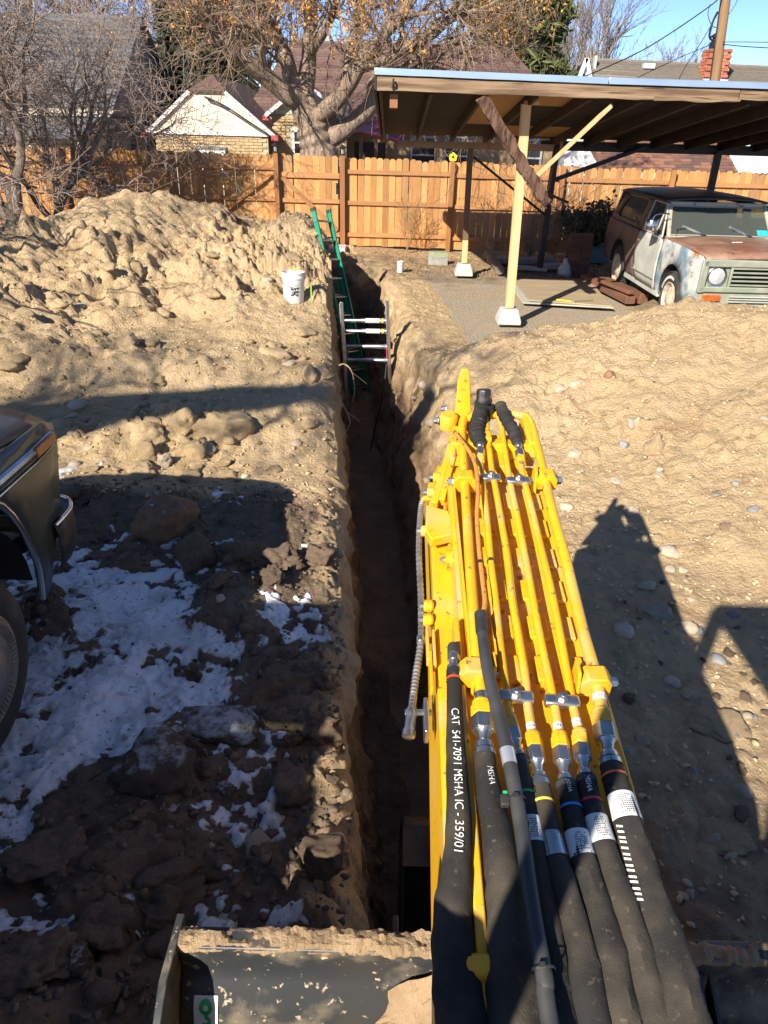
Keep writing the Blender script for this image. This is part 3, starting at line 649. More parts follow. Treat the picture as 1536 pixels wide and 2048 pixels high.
# side details on the left of the boom: tab rows, rollers, bracket
def frame_box(c, sx, sy, sz, mat, nm, bevel=.003):
    b = MB(); b.frame(c, XB_*sx, AB*sy, NB*sz); return b.build(nm, mat, exc, bevel=bevel)
def bolt(p, ax, r=.010, h=.008, parent=None, nm='bolt'):
    b = MB(); p = np.asarray(p, float); ax = nrm(ax); b.lathe([(r*1.35, 0), (r*1.35, .002)], p, ax, 14); b.hexnut(p+ax*.002, ax, r, h); b.lathe([(r*.55, 0), (r*.5, .004)], p+ax*(h+.002), ax, 10)
    return b.build(nm, STEEL, parent or exc)
tubes = {
 'a': (.0148, [(1012, 828), (985, 830), (940, 836), (925, 848), (928, 940), (932, 1000), (940, 1126), (947, 1220), (954, 1314), (962, 1374), (964, 1412)]),
 'b': (.0100, [(960, 925), (968, 985), (975, 1048), (982, 1126), (990, 1190), (998, 1267), (1012, 1380), (1020, 1440)]),
 'c': (.0100, [(965, 815), (972, 845), (984, 940), (990, 970), (1001, 1032), (1014, 1110), (1023, 1190), (1036, 1267), (1051, 1357), (1056, 1417), (1066, 1475)]),
 'd': (.0100, [(985, 812), (1001, 845), (1011, 907), (1020, 964), (1032, 1020), (1050, 1110), (1067, 1204), (1082, 1282), (1098, 1357), (1110, 1417), (1119, 1475)]),
 'e': (.0100, [(1042, 932), (1051, 970), (1064, 1020), (1082, 1095), (1101, 1173), (1120, 1267), (1136, 1357), (1147, 1417), (1160, 1470)]),
 'f': (.0148, [(1015, 828), (1045, 832), (1060, 842), (1070, 876), (1086, 939), (1095, 980), (1107, 1032), (1129, 1110), (1148, 1189), (1167, 1267), (1186, 1332), (1196, 1378), (1204, 1430)])}
TH_ = .038
for k, (r, l) in tubes.items():
    b = MB(); b.tube(spline(px_path(l, TH_), 60), r, 16); b.build('hydraulic_tube', YEL, exc, smooth=True)
# clamps: yellow C blocks on the outer tubes, zinc plates holding the pairs of small tubes
def yclamp(px, py, side, s=1.0):
    c = BP(px, py, TH_); p = c
    b = MB()
    prof = [(-.036, -.03), (.036, -.03), (.036, .012), (.022, .030), (-.022, .030), (-.036, .012)]
    b.prism([p+XB_*u*s-AB*.022+NB*h*s for u, h in prof], AB*.044); o = b.build('clamp_block', YEL, exc, bevel=.003)
    b = MB(); q = p-XB_*side*.045*s
    b.prism([q-AB*.045+NB*-.05, q+AB*.03+NB*-.05, q+AB*.03+NB*.04*s, q-AB*.012+NB*.04*s], XB_*.008*side); b.build('clamp_plate', YEL, exc, bevel=.002)
    bolt(p+XB_*side*.036*s+NB*-.004, XB_*side, .0125, .014, o)
    b = MB(); b.cyl(p-XB_*side*.03+NB*-.006, p-XB_*side*.062+NB*-.006, .007, 10); b.build('clamp_stud', STEEL, o)
yclamp(929, 962, -1); yclamp(1092, 958, 1, .9); yclamp(950, 1345, -1); yclamp(1188, 1362, 1)
def zclamp(p0, p1, w=.024):
    a = BP(*p0, TH_+.006); c = BP(*p1, TH_+.006); d = nrm(c-a); a = a-d*.017; c = c+d*.017
    b = MB(); b.beam(a, c, w*1.2, .020, NB); o = b.build('tube_clamp', STEEL, exc, bevel=.006)
    bolt((a+c)/2+NB*.011, NB, .0105, .009, o)
zclamp((972, 956), (990, 956)); zclamp((1023, 962), (1050, 962)); zclamp((1010, 1392), (1052, 1396)); zclamp((1103, 1402), (1144, 1404))
# tube end fittings, collars and stickers
def fitting(pth, t0, rad, parts, seg=None):
    pass
def coupling(A, B_, r, sticker=None):
    """A: where the tube ends, B_: where the sleeve starts (world points)"""
    A = np.asarray(A); B_ = np.asarray(B_); L = np.linalg.norm(B_-A); ax = (B_-A)/L
    b = MB(); b.lathe([(r*1.25, -.012), (r*1.5, -.008), (r*1.5, .004), (r*1.3, .008)], A, ax, 16); b.hexnut(A+ax*.002, ax, r*1.75, L*.24); b.build('tube_nut', YEL, exc, bevel=.0015)
    b = MB(); b.hexnut(A+ax*L*.27, ax, r*1.75, L*.33); o = b.build('swivel_nut', STEEL, exc, bevel=.0015)
    b = MB(); b.lathe([(r*1.45, L*.59), (r*1.0, L*.68), (r*.85, L*.80), (r*1.2, L*.84), (r*1.35, L*.9), (r*1.35, L*1.05)], A, ax, 16); b.build('hose_ferrule', STEEL, exc, smooth=True)
sl_r = random.Random(3)
PATHS = {}
def sleeve(key, lst, hs, radii, bands=(), ribs=True, mat=SLEEVE, flat=1.0, nm='hose', wr=.15):
    pts = [BP(p[0], p[1], h) for p, h in zip(lst, hs)]
    end = pts[-1]+(pts[-1]-pts[-2])*1.6; pts = pts+[end, end+np.array([0, -.12, -.16])]
    radii = [q*(1+.16*i/len(radii)) for i, q in enumerate(radii)]
    radii = list(radii)+[radii[-1], radii[-1]]
    P = spline(pts, 260); n = len(P); tt = np.linspace(0, len(pts)-1, n); R = np.interp(tt, range(len(pts)), radii)
    ph = sl_r.uniform(0, 50)
    cum = np.concatenate([[0], np.cumsum([np.linalg.norm(P[i+1]-P[i]) for i in range(n-1)])])
    b = MB(); m = 18; V = []
    for i in range(n):
        t = nrm(P[min(i+1, n-1)]-P[max(i-1, 0)]); s_ = nrm(np.cross(t, NB)); u_ = np.cross(s_, t)
        for k in range(m):
            a = 2*math.pi*k/m; wrk = 1+wr*(.35+.65*min(1, i/n*1.6))*float(fbm(cum[i]*16+ph, a*.9, math.cos(a)*1.5+ph, o=3, seed=7))
            rb = 1+(.018 if (ribs and i % 2) else 0)+.05*max(0, math.sin(cum[i]*42+2.2*math.sin(a)+ph))**6*min(1, i/n*2)
            V.append(P[i]+(s_*math.cos(a)*flat+u_*math.sin(a))*R[i]*wrk*rb)
    F = [(i*m+k, i*m+(k+1) % m, (i+1)*m+(k+1) % m, (i+1)*m+k) for i in range(n-1) for k in range(m)]+[tuple(range(m))]
    b.add(V, F); o = b.build(nm, mat, exc, smooth=True, fix=False)
    PATHS[key] = (P, R, cum, o)
    return o
def at_s(key, s):
    P, R, cum, o = PATHS[key]; i = int(np.clip(np.searchsorted(cum, s)-1, 0, len(P)-2)); f = (s-cum[i])/(cum[i+1]-cum[i])
    p = P[i]+(P[i+1]-P[i])*f; t = nrm(P[i+1]-P[i]); sd = nrm(np.cross(t, NB)); u = np.cross(sd, t); return p, t, sd, u, R[i]
def s_of(key, px, py):
    """arc length of the path nearest a picture point"""
    P, R, cum, o = PATHS[key]; best = min(range(len(P)), key=lambda i: abs(proj(P[i])[1]-py)); return cum[best]
def proj(p):
    d = np.asarray(p)-CAMP; z = d@_fw; return 768+FPX*(d@_rt)/z, 1024-FPX*(d@_up)/z
def band(key, s0, s1, mat, nm, k=1.06, part=1.0, a0=0.0):
    b = MB(); V = []; m = 20; rings = max(2, int((s1-s0)/.004)); full = part >= 1
    for i in range(rings+1):
        p, t, sd, u, r = at_s(key, s0+(s1-s0)*i/rings)
        for j in range(m+1 if not full else m):
            a = a0+math.pi/2+(2*math.pi*j/m if full else (j/m-.5)*2*math.pi*part)
            V.append(p+(sd*math.cos(a)+u*math.sin(a))*r*k)
    w = m if full else m+1
    F = [(i*w+j, i*w+(j+1) % w, (i+1)*w+(j+1) % w, (i+1)*w+j) for i in range(rings) for j in range(m)]
    b.add(V, F); return b.build(nm, mat, PATHS[key][3], smooth=True, fix=False)
FONT = {}
def text_mesh(s):
    if s in FONT: return FONT[s]
    cu = bpy.data.curves.new('t', 'FONT'); cu.body = s; cu.resolution_u = 3; o = bpy.data.objects.new('t', cu); COL.objects.link(o)
    bpy.context.view_layer.update(); dg = bpy.context.evaluated_depsgraph_get(); e = o.evaluated_get(dg); me = e.to_mesh()
    V = np.array([v.co[:] for v in me.vertices]); F = [tuple(p.vertices) for p in me.polygons]; e.to_mesh_clear()
    bpy.data.objects.remove(o); bpy.data.curves.remove(cu); FONT[s] = (V, F); return V, F
def print_on(key, s, s0, size, mat=WHT, stretch=1.0, k=1.10, off=0.0, nm='printed_text', turn=False, parent=None):
    V, F = text_mesh(s); b = MB(); out = []
    h = .72
    for x, y, _ in V:
        if turn: ax_, la = -(y-h/2)*size, x*size*stretch-size*stretch*V[:, 0].max()/2
        else: ax_, la = x*size*stretch, (y-h/2)*size
        p, t, sd, u, r = at_s(key, s0+ax_); a = math.pi/2+off+(la/r)*(1 if not turn else 1)
        lat = (la/r)
        aa = math.pi/2+lat+off; out.append(p+(sd*math.cos(aa)+u*math.sin(aa))*r*k)
    b.add(out, F); return b.build(nm, mat, parent or PATHS[key][3], fix=False)
def label_lines(key, s0, n, k, wid=.5):
    b = MB(); rr = random.Random(n+int(s0*1000))
    for i in range(n):
        w = rr.uniform(.3, 1)*wid; st = rr.uniform(-.5, .1)
        for j in range(7):
            if rr.random() < .25: continue
            V = []
            for ss in (s0+i*.0042, s0+i*.0042+.0022):
                p, t, sd, u, r = at_s(key, ss)
                for e in (j/7+.02, j/7+.11):
                    aa = math.pi/2+(-.75+1.5*e)*wid*1.3; V.append(p+(sd*math.cos(aa)+u*math.sin(aa))*r*k)
            b.add(V, [(0, 1, 3, 2)])
    b.build('label_print', INK, PATHS[key][3], fix=False)
HSL = .040
# left hose with its capped end
sleeve('cat', [(908, 1340), (909, 1420), (914, 1540), (917, 1660), (912, 1760), (905, 1860), (915, 1950), (925, 2048)], [.03]*3+[.025, .015, .005, 0, 0], [.0165, .0175, .021, .0245, .028, .034, .036, .037], ribs=False, wr=.10)
p, t, sd, u, r = at_s('cat', 0.0)
b = MB(); b.lathe([(.014, -.075), (.0155, -.07), (.0155, -.045), (.013, -.043)], p, t, 18); b.build('hose_cap', RUB, exc, smooth=True)
b = MB(); b.hexnut(p-t*.044, t, .0155, .017); b.lathe([(.011, -.028), (.009, -.018), (.013, -.014), (.0165, -.010), (.0165, .002)], p, t, 18); b.build('hose_ferrule', STEEL, exc, smooth=True)
band('cat', .002, .020, RUB, 'hose_collar', 1.10); s1 = s_of('cat', 0, 1360); band('cat', s1-.003, s1+.003, RINGS['red'], 'colour_ring', 1.12)
sA = s_of('cat', 0, 1428); sB = s_of('cat', 0, 1716)
txt = 'CAT  541-7091 MSHA IC - 359/01'; V_, _ = text_mesh(txt); wtx = V_[:, 0].max()
print_on('cat', txt, sA, .0215, stretch=(sB-sA)/(wtx*.0215), k=1.13, off=.0)
SLV = {
 '1': ([(969, 1500), (976, 1570), (992, 1660), (1012, 1780), (1026, 1900), (1034, 2048)], [.021, .023, .026, .032, .036, .040], None),
 '2': ([(1040, 1515), (1052, 1590), (1070, 1690), (1088, 1800), (1108, 1930), (1120, 2048)], [.016, .017, .018, .019, .021, .024], 'green'),
 '3': ([(1079, 1560), (1087, 1610), (1106, 1700), (1134, 1800), (1162, 1920), (1182, 2048)], [.019, .020, .021, .023, .025, .028], 'yellow'),
 '4': ([(1131, 1565), (1141, 1610), (1158, 1690), (1192, 1800), (1226, 1930), (1250, 2048)], [.0195, .020, .021, .024, .026, .028], 'blue'),
 '5': ([(1171, 1555), (1182, 1605), (1200, 1670), (1234, 1780), (1276, 1910), (1308, 2048)], [.0195, .020, .021, .024, .027, .029], 'crimson'),
 '6': ([(1219, 1520), (1230, 1560), (1248, 1620), (1276, 1720), (1316, 1850), (1366, 2048)], [.022, .0235, .025, .028, .032, .036], 'orange')}
ENDS = {'1': (964, 1412), '2': (1020, 1440), '3': (1066, 1475), '4': (1119, 1475), '5': (1160, 1470), '6': (1204, 1430)}
RT = {'1': .0148, '2': .010, '3': .0112, '4': .0112, '5': .0112, '6': .0148}
for k, (l, rr_, ring) in SLV.items():
    hs = [TH_, TH_+.002, TH_+.004, TH_, TH_-.01, TH_-.03]
    sleeve(k, l, hs, rr_)
    coupling(BP(*ENDS[k], TH_), BP(*l[0], TH_), RT[k])
    band(k, .004, .016, STEEL if k in '136' else COND, 'hose_collar', 1.07)
    if ring:
        yy_ = {'2': 1590, '3': 1608, '4': 1619, '5': 1606, '6': 1556}[k]; s_ = s_of(k, 0, yy_); band(k, s_-.0028, s_+.0028, RINGS[ring], 'colour_ring', 1.09)
for k, y0, y1, n in (('4', 1668, 1716, 6), ('5', 1638, 1690, 6), ('6', 1596, 1645, 6), ('2', 1640, 1690, 5)):
    a_, b__ = s_of(k, 0, y0), s_of(k, 0, y1); band(k, a_, b__, LBL, 'paper_label', 1.085, .46); label_lines(k, a_+.008, int((b__-a_-.012)/.0042), 1.10)
a_, b__ = s_of('3', 0, 1670), s_of('3', 0, 1718); band('3', a_, b__, STEEL, 'metal_sleeve_band', 1.09)
print_on('5', 'MSHA', s_of('5', 0, 1562), .014, k=1.075, off=-.1); print_on('4', 'MSHA', s_of('4', 0, 1570), .011, k=1.075)
print_on('1', 'MSHA', s_of('1', 0, 1545), .016, k=1.12, off=.2)
for i, yy_ in enumerate(range(1655, 1800, 11)):    # row of slanting white stripes printed along the right hose
    s_ = s_of('6', 0, yy_); b = MB(); V = []
    for ss, a in ((s_, 1.15), (s_+.004, 1.15), (s_+.010, .70), (s_+.006, .70)):
        p, t, sd, u, r = at_s('6', ss); V.append(p+(sd*math.sin(a)+u*math.cos(a))*r*1.09)
    b.add(V, [(0, 1, 2, 3)]); b.build('white_stripe', WHT, PATHS['6'][3], fix=False)
# number stickers on the tubes just above the nuts
def tube_sticker(key, px, py, r, s, size):
    c = BP(px, py, TH_); l = tubes[key][1]; P = spline(px_path(l, TH_), 60)
    i = min(range(1, len(P)-1), key=lambda i: np.linalg.norm(P[i]-c)); t = nrm(P[i+1]-P[i-1])
    PATHS['tmp'] = ([P[i]-t*.05, P[i]+t*.05], [r, r], [0, .1], None)
    b = MB(); b.lathe([(r*1.05, -.009), (r*1.05, .009)], P[i], t, 20, cap=False); o = b.build('number_sticker', LBL if s else STEEL, exc, smooth=True)
    if s:
        PATHS['tmp'] = ([P[i]-t*.05, P[i]+t*.05], [r, r], [0, .1], o)
        V, F = text_mesh(s); sz = size; b = MB(); out = []; w = V[:, 0].max()
        sd = nrm(np.cross(t, NB)); u = np.cross(sd, t)
        for x, y, _ in V:
            a = (x-w/2)*sz/r; out.append(P[i]+t*(y-.36)*sz*1+(sd*math.sin(a)*-1+u*math.cos(a))*r*1.08)
        b.add(out, F); b.build('sticker_number', INK if s else WHT, o, fix=False)
tube_sticker('c', 1062, 1452, .0100, '9034', .0085); tube_sticker('d', 1115, 1452, .0100, '84', .0105); tube_sticker('e', 1155, 1447, .0100, '59/19', .008); tube_sticker('f', 1200, 1402, .0148, '211', .014); tube_sticker('a', 963, 1395, .0148, '', 0)
# loom tube, orange cable, ties
P = spline(px_path([(961, 1228, .075), (966, 1280, .080), (977, 1350, .086), (1000, 1440, .09), (1022, 1540, .092), (1040, 1640, .09), (1054, 1740, .088), (1070, 1850, .085), (1090, 1960, .08), (1100, 2048, .075)], 0)+[on(.29, .2, .06), on(.30, .05, -.1)], 120)
b = MB(); R = [.0125+.0015*min(1, i/30) for i in range(len(P))]; b.tube(P, R, 16); lo_ = b.build('loom_tube', COND, exc, smooth=True)
b = MB(); b.tube(P[:9], [.0155]*8+[.0135], 16); b.build('heat_shrink', RUB, lo_, smooth=True)
b = MB(); b.tube(P[36:40], .0148, 16); b.build('foil_tape', M('silver_tape', (.7, .71, .72), .35, .7), lo_, smooth=True)
P2_ = spline(px_path([(908, 862, .06), (922, 880, .065), (940, 905, .07), (952, 935, .075), (956, 985, .072), (954, 1032, .066), (958, 1095, .064), (965, 1157, .066), (970, 1205, .070), (963, 1236, .075)], 0), 90)
b = MB(); b.tube(P2_, .0065, 10); b.build('orange_cable', ORC, exc, smooth=True)
P3_ = spline([BP(912, 870, .05), BP(905, 930, -.02), BP(893, 985, -.05), BP(890, 1022, -.06)], 30); b = MB(); b.tube(P3_, .006, 10); b.build('orange_cable', ORC, exc, smooth=True)
P4_ = spline([BP(893, 1038, -.06), BP(896, 1060, -.07), BP(900, 1100, -.09)], 16); b = MB(); b.tube(P4_, .005, 8); b.build('orange_cable', ORC, exc, smooth=True)
def tie(c, ax, r, mat=RUB):
    b = MB(); b.lathe([(r*1.08, -.0025), (r*1.12, 0), (r*1.08, .0025)], c, ax, 16, cap=False); b.frame(c+NB*r*1.15-XB_*r*.3, XB_*.010, AB*.006, NB*.006); b.build('cable_tie', mat, exc)
tie(BP(982, 1124, TH_), nrm(BP(990, 1190, TH_)-BP(982, 1124, TH_)), .0105); tie(BP(961, 1126, .066), AB, .0068); tie(P[46], nrm(P[47]-P[45]), .016); tie(P[78], nrm(P[79]-P[77]), .018); tie(BP(912, 872, .05), AB, .012)
b = MB(); q = P[46]; b.frame(q-XB_*.022-NB*.004, XB_*.016, AB*.022, NB*.014); b.build('tie_mount', RUB, exc, bevel=.002)
b = MB(); b.frame(q-XB_*.020+AB*.014-NB*.004, XB_*.008, AB*.008, NB*.01); b.build('green_clip', RINGS['green'], exc)
# silver flexible conduit at the left of the boom
P5 = spline([BP(893, 1003, -.06), BP(868, 998, -.08), BP(846, 1000, -.10), BP(840, 1040, -.12), BP(838, 1110, -.12), BP(842, 1200, -.12), BP(842, 1280, -.12), BP(832, 1350, -.13), BP(824, 1415, -.14)], 220)
rr5 = [.0088+(.0016 if i % 3 == 0 else 0) for i in range(len(P5))]
i0 = 56
b = MB(); b.tube(P5[i0:], rr5[i0:], 12); fo = b.build('flex_conduit', FLEXM, exc)
b = MB(); b.tube(P5[:i0+2], .009, 12); b.build('conduit_bracket', YEL, exc, smooth=True)
p, pb = P5[-1], P5[-6]; t = nrm(p-pb); b = MB(); b.lathe([(.010, -.03), (.010, 0), (.013, .004), (.016, .02), (.013, .026), (.013, .06), (.016, .064), (.016, .08), (.011, .082)], p, t, 14); b.tube([p+t*.015-XB_*.016, p+t*.012+XB_*.05], .008, 8); b.build('conduit_fitting', STEEL, exc, smooth=True)
b = MB(); q = BP(842, 1280, -.12); b.lathe([(.0125, -.008), (.0125, .008)], q, AB, 14); b.build('conduit_clip', STEEL, exc); b = MB(); b.beam(q, q+XB_*.06, .014, .012, NB); b.build('clip_arm', YEL, exc)
b = MB(); q = BP(852, 1440, -.14); b.frame(q, XB_*.012, AB*.10, NB*.05); b.build('conduit_stay', STEEL, exc, bevel=.003)
# boom tip: pivot bosses, linkage bar, swivel, tall plate
def pin(c, r, L, ax=XB_, mat=YEL, nm='pivot_boss'):
    b = MB(); c = np.asarray(c); b.lathe([(r*.7, -L/2-.006), (r, -L/2), (r, L/2), (r*.7, L/2+.006)], c, ax, 22); return b.build(nm, mat, exc, smooth=True)
tp = on(.365, 2.20, -.09); pin(tp, .06, .37)
b = MB(); q0 = Y(915, 835, 2.42); q1 = Y(925, 738, 2.42)
b.prism([q0+np.array([-.018, 0, -.30]), q0+np.array([.055, 0, -.30]), q0+np.array([.05, 0, 0]), q1+np.array([.030, 0, -.03]), q1+np.array([.022, 0, 0]), q1+np.array([-.002, 0, 0]), q1+np.array([-.012, 0, -.04])], (0, .022, 0)); b.build('tip_plate', YEL, exc, bevel=.004)
b = MB(); b.beam(on(.33, 2.24, .02), on(.33, 2.42, .02), .06, .08); b.beam(on(.50, 2.24, .0), on(.50, 2.45, 0), .03, .10); b.beam(on(.22, 2.26, .01), on(.52, 2.26, .01), .05, .05); b.build('tip_bracket', YEL, exc, bevel=.006)
c = BP(965, 822, .055); b = MB(); b.frame(c, XB_*.058, AB*.05, NB*.06); b.lathe([(.026, 0), (.027, .004), (.027, .045), (.022, .05)], c+NB*.03+AB*.005, nrm((0, .25, 1)), 8); b.lathe([(.030, 0), (.030, .006)], c+NB*.03, nrm((0, .25, 1)), 20); b.build('hose_swivel', M('black_swivel', (.02, .02, .021), .4, c2=(.10, .09, .08), ns=20, thr=(.55, .7)), exc, bevel=.005)
def short_hose(l, rad, end, nut):
    P = spline([BP(*q) for q in l], 60); R = [rad*(1+.07*math.sin(i*.8)+.05*math.sin(i*2.1)) for i in range(len(P))]
    for k in range(8): R[-1-k] *= .80+.02*k
    b = MB(); b.tube(P, R, 18); b.build('hose', SLEEVE, exc, smooth=True)
    coupling(BP(*nut, TH_), P[-1], .0095)
short_hose([(970, 800, .07), (958, 835, .07), (953, 862, .06), (960, 888, .05)], .0255, None, (961, 922))
short_hose([(1000, 812, .06), (1012, 838, .06), (1026, 860, .055), (1036, 888, .045)], .0215, None, (1043, 925))
c = BP(897, 842, .03); b = MB(); b.lathe([(.030, -.03), (.034, -.025), (.034, .02), (.028, .03)], c, NB, 12); b.build('hose_boss', YEL, exc, bevel=.004); bolt(c-XB_*.034, -XB_, .012, .014); bolt(BP(893, 818, .03), -XB_, .012, .014)
for (x0, y0, h0), (x1, y1, h1), w in (((912, 862, .0), (868, 1015, -.06), .014), ((920, 862, .01), (882, 1005, -.05), .010)):
    b = MB(); b.beam(BP(x0, y0, h0), BP(x1, y1, h1), .022, .05 if w > .012 else .03, NB); b.build('link_bar', YEL, exc, bevel=.003)
c = BP(872, 1058, -.07); b = MB(); b.prism([c+AB*.08-XB_*.03, c+AB*.05+XB_*.04, c-AB*.06+XB_*.055, c-AB*.09-XB_*.02, c-AB*.05-XB_*.035], NB*.035); b.build('side_bracket', YEL, exc, bevel=.004)
for px, py, h in ((874, 955, -.03), (862, 985, -.06), (850, 1062, -.09), (898, 1120, -.07), (857, 1212, -.1), (856, 1240, -.1)):
    o = pin(BP(px, py, h), .018 if py != 1120 else .030, .016, XB_, YEL, 'side_boss'); bolt(BP(px, py, h)-XB_*.012, -XB_, .009, .01, o)
for px, py in ((855, 1290), (868, 1300), (862, 1345)): 
    frame_box(BP(px, py, -.095), .008, .12, .03, YEL, 'side_tab', .002)
# knob on the flange, swing bracket
q = BP(966, 1937, .02); b = MB(); b.lathe([(.020, -.03), (.022, -.026), (.022, .03), (.026, .034), (.026, .04)], q, XB_, 20); b.build('flange_pin', YEL, exc, smooth=True)
pin(on(.17, .50, -.05), .045, .06, XB_, YEL, 'pivot_boss'); pin(BP(925, 2046, -.02), .035, .07, XB_, YEL, 'pivot_boss')
# boom cylinder, stick and bucket below
SHADE_BLK = M('shade_block_black', (.03, .03, .032), .5)
DSTEEL = M('dark_steel', (.06, .055, .05), .5, .6, c2=(.15, .11, .07), ns=6)
b = MB(); b.cyl((.30, .60, .35), (.30, 1.75, .78), .05, 18); b.build('boom_cylinder', BLKM, exc, smooth=True)
b = MB(); b.box((.045, 1.20, .02), (.09, .40, .05)); b.box((.075, 1.20, .10), (.02, .42, .16)); b.box((.02, 1.12, -.1), (.03, .3, .25)); b.build('swing_cylinder_guard', DSTEEL, exc, bevel=.004)
for yy_, zz in ((1.30, .14), (1.12, .14)): bolt((.062, yy_, zz), (-1, 0, .3), .014, .012)
b = MB(); b.prism([(x, y, 1.25) for x, y in ((-.42, -.36), (-.24, -.36), (-.22, .10), (-.28, .14), (-.42, .12))], (0, 0, .47)); b.build('boom_shade_block', SHADE_BLK, exc, bevel=.01)  # added block, out of view, shaped to shade the boom's left side
stx = [(2.16, 1.46), (2.34, 1.50), (2.42, 1.30), (2.30, .1), (2.22, -.55), (2.10, -.55), (2.10, .2)]
b = MB(); b.prism([(.28, y, z) for y, z in stx], (.17, 0, 0)); b.build('stick', YEL, exc, bevel=.008)
bk = [(2.28, -.50), (2.42, -.62), (2.48, -.9), (2.30, -1.18), (1.98, -1.22), (1.80, -1.02), (1.84, -.98), (2.0, -1.14), (2.26, -1.12), (2.42, -.9), (2.36, -.66), (2.1, -.56)]
b = MB(); b.prism([(.13, y, z) for y, z in bk], (.46, 0, 0)); b.prism([(.13, y, z) for y, z in bk[:6]], (.016, 0, 0)); b.prism([(.574, y, z) for y, z in bk[:6]], (.016, 0, 0)); bo = b.build('bucket', DSTEEL, exc, bevel=.003)
for k in range(4):
    b = MB(); x = .16+.13*k; b.beam((x, 1.83, -1.0), (x, 1.70, -.94), .05, .03); b.build('tooth', DSTEEL, bo)
# dozer blade across the trench
BX0, BX1 = -.525, 1.45
secs = [(1.175, .485), (1.115, .487), (1.11, .46), (1.115, .40), (1.100, .36), (1.062, .31), (1.040, .24), (1.02, .10), (1.03, -.10), (1.06, -.12), (1.05, .10), (1.07, .25), (1.10, .31), (1.14, .37), (1.16, .44)]
b = MB(); b.prism([(BX0, y, z) for y, z in secs], (BX1-BX0, 0, 0)); bl = b.build('dozer_blade', BLKM, exc, bevel=.004)
for x in (BX0-.022, BX1):
    b = MB(); b.prism([(x, y, z) for y, z in ((1.20, .50), (1.02, .50), (.90, .42), (.84, .2), (.86, -.1), (1.17, -.1))], (.022, 0, 0)); b.build('blade_end_plate', BLKM, bl, bevel=.003)
b = MB()
for x in (.88, .91): b.prism([(x, y, z) for y, z in ((1.10, .46), (.80, .30), (.70, 0), (1.02, 0))], (.012, 0, 0))
b.build('blade_rib', BLKM, bl, bevel=.003)
b = MB(); b.beam((.75, 1.05, .15), (.62, .2, .30), .12, .12); b.beam((-.05, 1.05, .15), (.10, .2, .30), .12, .12); b.build('blade_arm', YEL, exc, bevel=.01)
def face_pt(x, z):   # on the rear sheet of the blade
    zs = [.46, .40, .36, .31, .24, .10, -.1]; ysv = [1.11, 1.115, 1.10, 1.062, 1.04, 1.02, 1.03]; return np.array([x, np.interp(-z, [-q for q in zs], ysv)-.004, z])
g0, g1 = G(378, 1995, .22), G(430, 1995, .22)
zst = max(np.linspace(.1, .45, 60), key=lambda z: -abs(proj(face_pt(-.45, z))[1]-1990))
st = MB(); xs0, xs1 = -.486, -.420
V = [face_pt(x, zst-.17*k/6) for k in range(7) for x in (xs0, xs1)]; st.add(V, [(2*k, 2*k+1, 2*k+3, 2*k+2) for k in range(6)]); so_ = st.build('sign_sticker', LBL, bl)
def on_sticker(u, v): return face_pt(xs0+(xs1-xs0)*u, zst-.17*v)-np.array([0, .0015, 0])
gm = MB()
def arc(cx, cy, r, a0, a1, w, n=18):
    V = []
    for i in range(n+1):
        a = a0+(a1-a0)*i/n
        for q in (r-w, r+w): V.append(on_sticker(cx+q*math.cos(a), cy+q*.45*math.sin(a)))
    gm.add(V, [(2*i, 2*i+1, 2*i+3, 2*i+2) for i in range(n)])
arc(.5, .16, .20, 0, 2*math.pi, .085); arc(.50, .40, .15, -1.2, 2.6, .075)
gm.add([on_sticker(.42, .22), on_sticker(.58, .22), on_sticker(.60, .36), on_sticker(.46, .36)], [(0, 1, 2, 3)]); gm.add([on_sticker(.12, .62), on_sticker(.88, .62), on_sticker(.88, .635), on_sticker(.12, .635)], [(0, 1, 2, 3)])
gm.build('hook_symbol', M('sign_green', (.02, .42, .10), .5), so_, fix=False)
# dirt caked on the blade edge and heaped behind it
n = 520; m = 14; xs = np.linspace(BX0, BX1, n); V = []
aa = np.linspace(-.25*math.pi, 1.25*math.pi, m); XX, AA = np.meshgrid(xs, aa, indexing='ij')
rough = .012*fbm(XX*14, AA*1.5, o=4, seed=201)+.012*clods(XX, AA*.03, 45, 202, .6)
th = .016+.010*fbm(xs*3, xs*0, o=3, seed=203)[:, None]
edge_fade = np.ones(n)[:, None]
YYd = 1.142+(.030+rough*.6)*np.cos(AA); ZZd = .478+(np.maximum(.004, th+rough))*np.sin(AA)
b = MB(); b.add(np.stack([XX, YYd, ZZd], -1).reshape(-1, 3), [(i*m+k, i*m+k+1, (i+1)*m+k+1, (i+1)*m+k) for i in range(n-1) for k in range(m-1)])
tag(b.build('dirt_crust', DIRT, bl, smooth=True, fix=False), kind='stuff')
xs = np.linspace(-.33, .62, 120); ts = np.linspace(0, 1, 50); XX, TT = np.meshgrid(xs, ts, indexing='ij')
zt = np.interp(XX, [-.33, -.14, -.06, .02, .10, .2, .62], [.02, .17, .23, .31, .40, .45, .46])+.012*fbm(XX*9, TT*3, o=3, seed=205)
YYh = np.interp(TT, [0, .3, 1], [1.09, 1.03, .70])+0*XX; ZZh = zt*(1-TT*.55)+.03*fbm(XX*8, TT*5, o=4, seed=206)*np.minimum(1, TT*6)+.02*clods(XX, TT*.5, 14, 207, .5)
b = MB(); b.add(np.stack([XX, YYh, ZZh], -1).reshape(-1, 3), [(i*50+k, i*50+k+1, (i+1)*50+k+1, (i+1)*50+k) for i in range(119) for k in range(49)])
tag(b.build('dirt_heap', DIRT, bl, smooth=True, fix=False), kind='stuff')
b = MB(); b.add([(x, y-.0, z) for x, y, z in [(.95, 1.03, .15), (1.45, 1.03, .2), (1.45, .55, .1), (.95, .55, .05)]], [(0, 1, 2, 3)])
